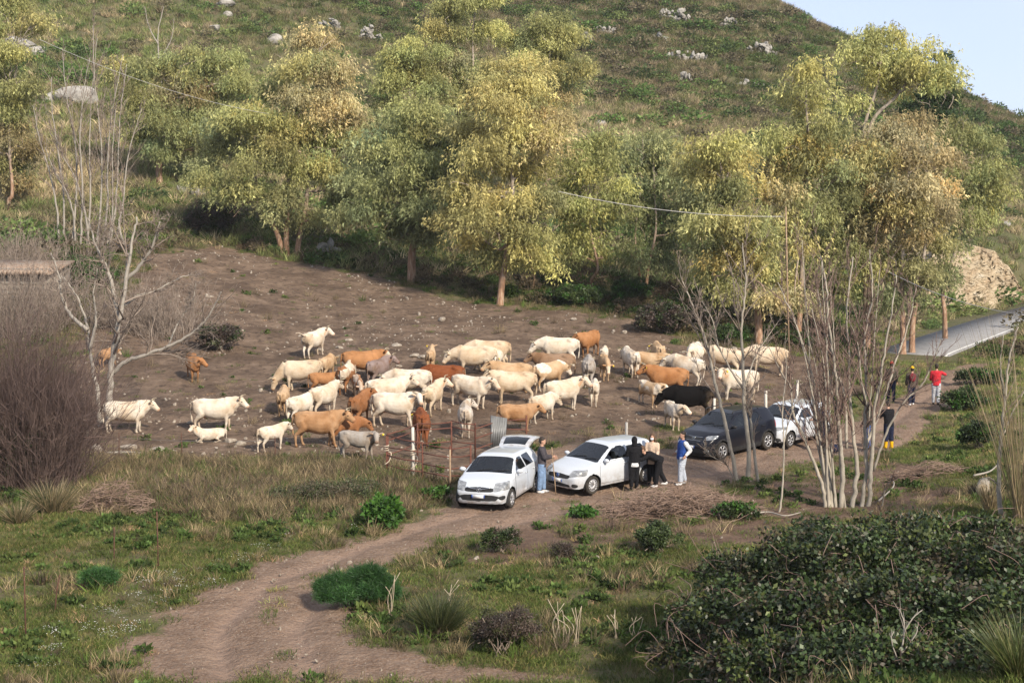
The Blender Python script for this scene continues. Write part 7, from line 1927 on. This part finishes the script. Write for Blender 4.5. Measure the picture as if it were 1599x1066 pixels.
for k_, (px, py, w_, h_, lab) in enumerate(((120,450,120,50,'green brambles under the pale fig tree'),(345,548,90,42,'green brambles behind the orange-brown cow'),(910,478,90,36,'green shrubs at the foot of the lime-green tree'),(985,478,70,44,'dark green shrub below the grey-green tree'),(1040,520,110,52,'grey-brown scrub bordering the pen behind the tan cows'),(1135,540,60,36,'green shrub left of the orange trunk'),(330,372,110,60,'brown bush beneath the tangled eucalyptus at left'),(880,472,60,28,'low yellow-green shrub right of the golden trunk'),(1245,548,60,34,'green undergrowth bush between two orange trunks'),(1500,640,90,34,'grassy green bush on the sunny bank right of the track'),(1532,700,80,44,'grey-green bush on the bank near the right edge'),(1528,600,80,26,'green bush on the grass between track and road'))):
    cols = BR + GRN[:1] if 'brown' in lab else (LUSH[:1] + GRN if 'green' in lab else GRN)
    bush('shrub', lab, px, py, w_, h_, cols, 20 + k_, (0.14, 0.07), 260)
# purple-brown twiggy shrub at the left edge
def twig_shrub(name, label, px, py, w_, h_, seed, n, m, spread=0.35, r=0.006, group=None, heads=7, shoots=7):
    g = np.random.default_rng(5000 + seed); p = gp(px, py); s = p[1] / FPX; W_ = w_ * s / 2; H_ = h_ * s
    root = empty(name, p); tag(root, label, 'shrub', group); mb = MB(); SV = []
    hc_ = np.stack([g.uniform(-.85, .85, heads) * W_, g.uniform(-.5, .5, heads) * W_], 1); hh_ = g.uniform(.68, 1.0, heads)
    for _ in range(n):
        q_ = g.integers(0, heads); a = g.uniform(0, 6.28); q = math.sqrt(g.uniform(0, 1)); rr_ = W_ * 0.42
        b0 = np.array([hc_[q_, 0] + math.cos(a) * q * rr_, hc_[q_, 1] + math.sin(a) * q * rr_, 0])
        b0[2] = float(hgt(p[0] + b0[0], p[1] + b0[1]) - p[2]) - 0.05
        D = unit(np.array([math.cos(a) * q * spread + g.normal(0, .22), math.sin(a) * q * spread + g.normal(0, .22), 1.0])); L = H_ * hh_[q_] * g.uniform(.45, 1.0) * (1 - .35 * q * q)
        P = [b0]
        for k_ in range(3): D = unit(D + g.normal(size=3) * .16); P.append(P[-1] + D * L / 3)
        P = np.array(P); mb.tube(P, np.linspace(r * 1.6, r * .6, 4), 3, cap=False)
        for _2 in range(shoots):
            k_ = g.integers(1, 4); d2 = unit(D + g.normal(size=3) * .55); l2 = L * g.uniform(.10, .30); w2 = unit(np.cross(d2, g.normal(size=3))) * r * 1.3
            o_ = P[k_] - (P[k_] - P[k_ - 1]) * g.uniform(0, 1); SV += [o_ - w2, o_ + w2, o_ + unit(d2 + [0, 0, .3]) * l2]
    mb.add(np.array(SV), np.arange(len(SV), dtype=np.int32).reshape(-1, 3))
    mb.build('twigs', m, root)['kind'] = 'stuff'
    return root
M_BRTW = noisy('brown_twig', (0.10, 0.075, 0.055), (0.17, 0.13, 0.095), 1.2, 0.95, 0.0)
M_PURP = noisy('purple_twig', (0.066, 0.044, 0.040), (0.125, 0.088, 0.076), 0.9, 0.95, 0.0)
twig_shrub('tamarisk_shrub', 'big purple-brown leafless shrub at the left edge', 22,752,215,335,1,2300,M_PURP,0.30,0.006,heads=14,shoots=10)
bush('shrub', 'dark evergreen bush below the purple-brown shrub at the left edge', 40,760,150,120,GRN+BR[:1],41,(0.12,0.05),420)
twig_shrub('bare_shrub', 'greyish leafless thicket above the stone hut at left', 60,430,220,110,2,420,M_TWIG,0.5,0.010)
twig_shrub('bare_shrub', 'leafless greyish thicket hiding the front of the stone hut', 40,512,250,150,5,900,M_TWIG,0.45,0.008)
twig_shrub('bare_shrub', 'leafless greyish thicket behind the long fig limb', 250,520,200,130,3,420,M_TWIG,0.6,0.009)
twig_shrub('bare_shrub', 'brown leafless scrub along the fence below the pen', 400,770,420,46,4,700,M_BRTW,0.9,0.005)
bush('shrub', 'grey-green low scrub below the pen fence left of the lush plant', 500,782,180,30,[(0.075,0.088,0.04),(0.06,0.078,0.03),(0.10,0.085,0.055)],42,(0.08,0.03),380)
# brushwood heaps
def brush_heap(label, px, py, w_, h_, n, seed, m):
    g = np.random.default_rng(seed); p = gp(px, py); s = p[1] / FPX; W_ = w_ * s / 2; H_ = h_ * s
    mb = MB()
    for _ in range(n):
        x = g.uniform(-1, 1); y = g.normal(0, .45); z = H_ * (1 - x * x) * g.uniform(0, 1)
        c = np.array([x * W_, y * W_ * .5, float(hgt(p[0] + x * W_, p[1] + y * W_ * .5) - p[2]) + z]); D = unit(np.array([g.normal(), g.normal() * .8, g.normal() * .28 + .1])); L = g.uniform(.3, .9)
        mb.tube([c - D * L * .5, c + g.normal(size=3) * .05, c + D * L * .5], [.009, .008, .004], 4, cap=False)
    o = mb.build('brushwood_heap', m, None, False, tuple(p)); o['kind'] = 'stuff'; o['label'] = label; return o
M_BRUSH = noisy('cut_twigs', (0.17, 0.115, 0.085), (0.28, 0.20, 0.155), 2.0, 0.95, 0.0)
brush_heap('heap of cut reddish twigs beside the track in front of the people', 1060,800,250,36,1500,1,M_BRUSH)
brush_heap('grey and tan brushwood pile below the left-edge shrub', 180,800,110,50,420,2,M_BRUSH)
brush_heap('dry twigs tangled at the left foot of the bramble', 1130,990,120,60,420,3,M_BRUSH)
brush_heap('scattered brown branches on the soil right of the ash trees', 1450,742,120,20,260,4,M_BRUSH)
def branch(label, pts_, r, m=M_PALE, name='fallen_branch', lift=0.12):
    P = smooth_path([up(gp(*q), lift) for q in pts_], 5); B = P[0]
    tag(MB().tube(P - B, np.linspace(r, r * .5, len(P)), 7).build(name, m, None, True, tuple(B)), label, 'branch')
branch('fallen bleached branch lying along the pen edge left of centre', [(165,712),(215,712),(250,722),(292,728)], 0.05)
branch('crooked pale branch on the bank below the saplings', [(1172,808),(1200,806),(1225,812),(1250,806)], 0.03)
branch('bleached branch stub right of the ash trees', [(1372,788),(1395,765),(1392,750)], 0.03)
branch('pale sticks beside the cut log at right', [(1520,755),(1545,748),(1560,735)], 0.035, lift=0.25)
# cut log
g_ = gp(1535,770); lg = empty('cut_log', (g_[0], g_[1], g_[2] + 0.19), R(70)); tag(lg, 'short cut log with a pale sawn face right of the ash trees', 'log')
MB().tube([(-0.5, 0, 0), (0.5, 0, 0)], 0.20, 14).build('bark', M_GREYBARK, lg, True)
MB().tube([(-0.512, 0, 0), (-0.50, 0, 0)], 0.185, 14).build('sawn_face', noisy('sawn_wood', (0.42, 0.33, 0.22), (0.55, 0.46, 0.34), 9.0, 0.9, 0.1, 0.005), lg)
# bramble thicket bottom right
g = np.random.default_rng(77); pB = gp(1330,1000); thick = empty('bramble_thicket', pB); tag(thick, 'big dark green bramble thicket filling the bottom right', 'bramble')
BL = [(0.028, 0.046, 0.016), (0.036, 0.060, 0.020), (0.048, 0.076, 0.025), (0.022, 0.035, 0.013), (0.075, 0.095, 0.028), (0.036, 0.043, 0.02), (0.065, 0.054, 0.033)]
lob = []
for px, py, d, rx, rz in ((1130,1000,29,0.85,0.8),(1190,930,31,1.0,0.9),(1130,905,33,.75,.6),(1260,900,31,1.15,1.0),(1230,1000,27.5,1.0,1.0),(1340,905,30,1.25,1.0),(1330,1000,26.5,1.15,1.1),(1430,900,30,1.2,1.0),(1430,990,26,1.15,1.1),(1520,920,29,1.15,1.0),(1530,1010,25.5,1.1,1.0),(1590,930,28,1.1,.9),(1620,1000,26,1.1,1.0),(1230,1075,25.5,1.1,.9),(1340,1080,24.5,1.2,.9),(1440,1080,24,1.2,.9),(1540,1080,23.5,1.2,.9),(1640,1070,23.5,1.2,.9),(1150,1065,27,.8,.7),(1380,860,33,1.0,.75),(1290,858,34,.9,.65),(1470,856,34,.9,.7),(1550,862,33,.9,.7),(1080,970,31,.5,.5),(1060,1030,29,.5,.6)):
    lob.append((at(px, py, d) - pB, (rx, rx * .9, rz)))
mb = MB(); leaf_mass(mb, lob, BL, (0.095, 0.068), 260, g, True, ks=1.3)
mb.build('leaves', M_LEAFG, thick)
cn = MB()
for _ in range(420):
    c, r_ = lob[g.integers(0, len(lob))]; u = unit(g.normal(size=3)); u[2] = abs(u[2])
    a0 = np.array(c) + u * np.array(r_) * .7; a1 = a0 + unit(g.normal(size=3) + u) * .5; a2 = a1 + unit(g.normal(size=3) + [0, 0, -.8]) * .5
    cn.tube(smooth_path([a0, a1, a2], 4), 0.007, 4, cap=False)
cn.build('canes', M_REDTWIG, thick)['kind'] = 'stuff'
# dead forked stem in front of the bramble
bare_tree('dead_sapling', 'bleached dead forked stem in front of the bramble at the bottom', (1405,1062), [([(1405,1066),(1408,1020),(1412,975),(1404,950)], 0.018, 0), ([(1412,985),(1425,965),(1440,952)], 0.012, 0), ([(1408,1020),(1430,990),(1432,978)], 0.010, 0), ([(1406,1040),(1392,1000),(1396,985)], 0.010, 0)], M_PALE, M_PALE, 31, twig=(5, 0, 0.6, 0.3, 0.004))
# bag on the ground near the last car
q = gp(1303,706); mb = MB(); add_ball(mb, (0.26, 0.18, 0.16), (0, 0, 0.15)); add_ball(mb, (0.12, 0.1, 0.1), (0.22, 0.05, 0.1)); o = link_mesh('sports_bag', remeshed(mb, 0.03, 'sports_bag', 1), CL['navy_cloth'], None, tuple(q)); tag(o, 'dark blue bag on the ground behind the bare stems', 'bag')
MB().tube(smooth_path([(-.15, 0, .27), (0, 0, .40), (.15, 0, .27)], 5), .012, 6).build('strap', CL['black_cloth'], o)

# ------------------------------------------------------------------ air
M_AIR = bpy.data.materials.new('haze'); M_AIR.use_nodes = True
_nt = M_AIR.node_tree; _nt.nodes.clear()
_o = _nt.nodes.new('ShaderNodeOutputMaterial'); _v = _nt.nodes.new('ShaderNodeVolumePrincipled')
_v.inputs['Color'].default_value = (0.82, 0.88, 0.96, 1); _v.inputs['Density'].default_value = 0.00013
_nt.links.new(_v.outputs[0], _o.inputs['Volume'])
_zlo, _zhi = float(GZZ.min()) - 1.0, float(max(GZZ.max(), CAM_Z)) + 8.0
_x = float(np.abs(GXX).max()) + 3.0; _y0 = float(GYY.min()) - 3.0; _y1 = float(GYY.max()) + 3.0
hz = MB().box((0, (_y0 + _y1) / 2, (_zlo + _zhi) / 2), (2 * _x, _y1 - _y0, _zhi - _zlo)).build('haze', M_AIR)
tag(hz, 'faint pale haze in the air over the whole valley', kind='stuff')
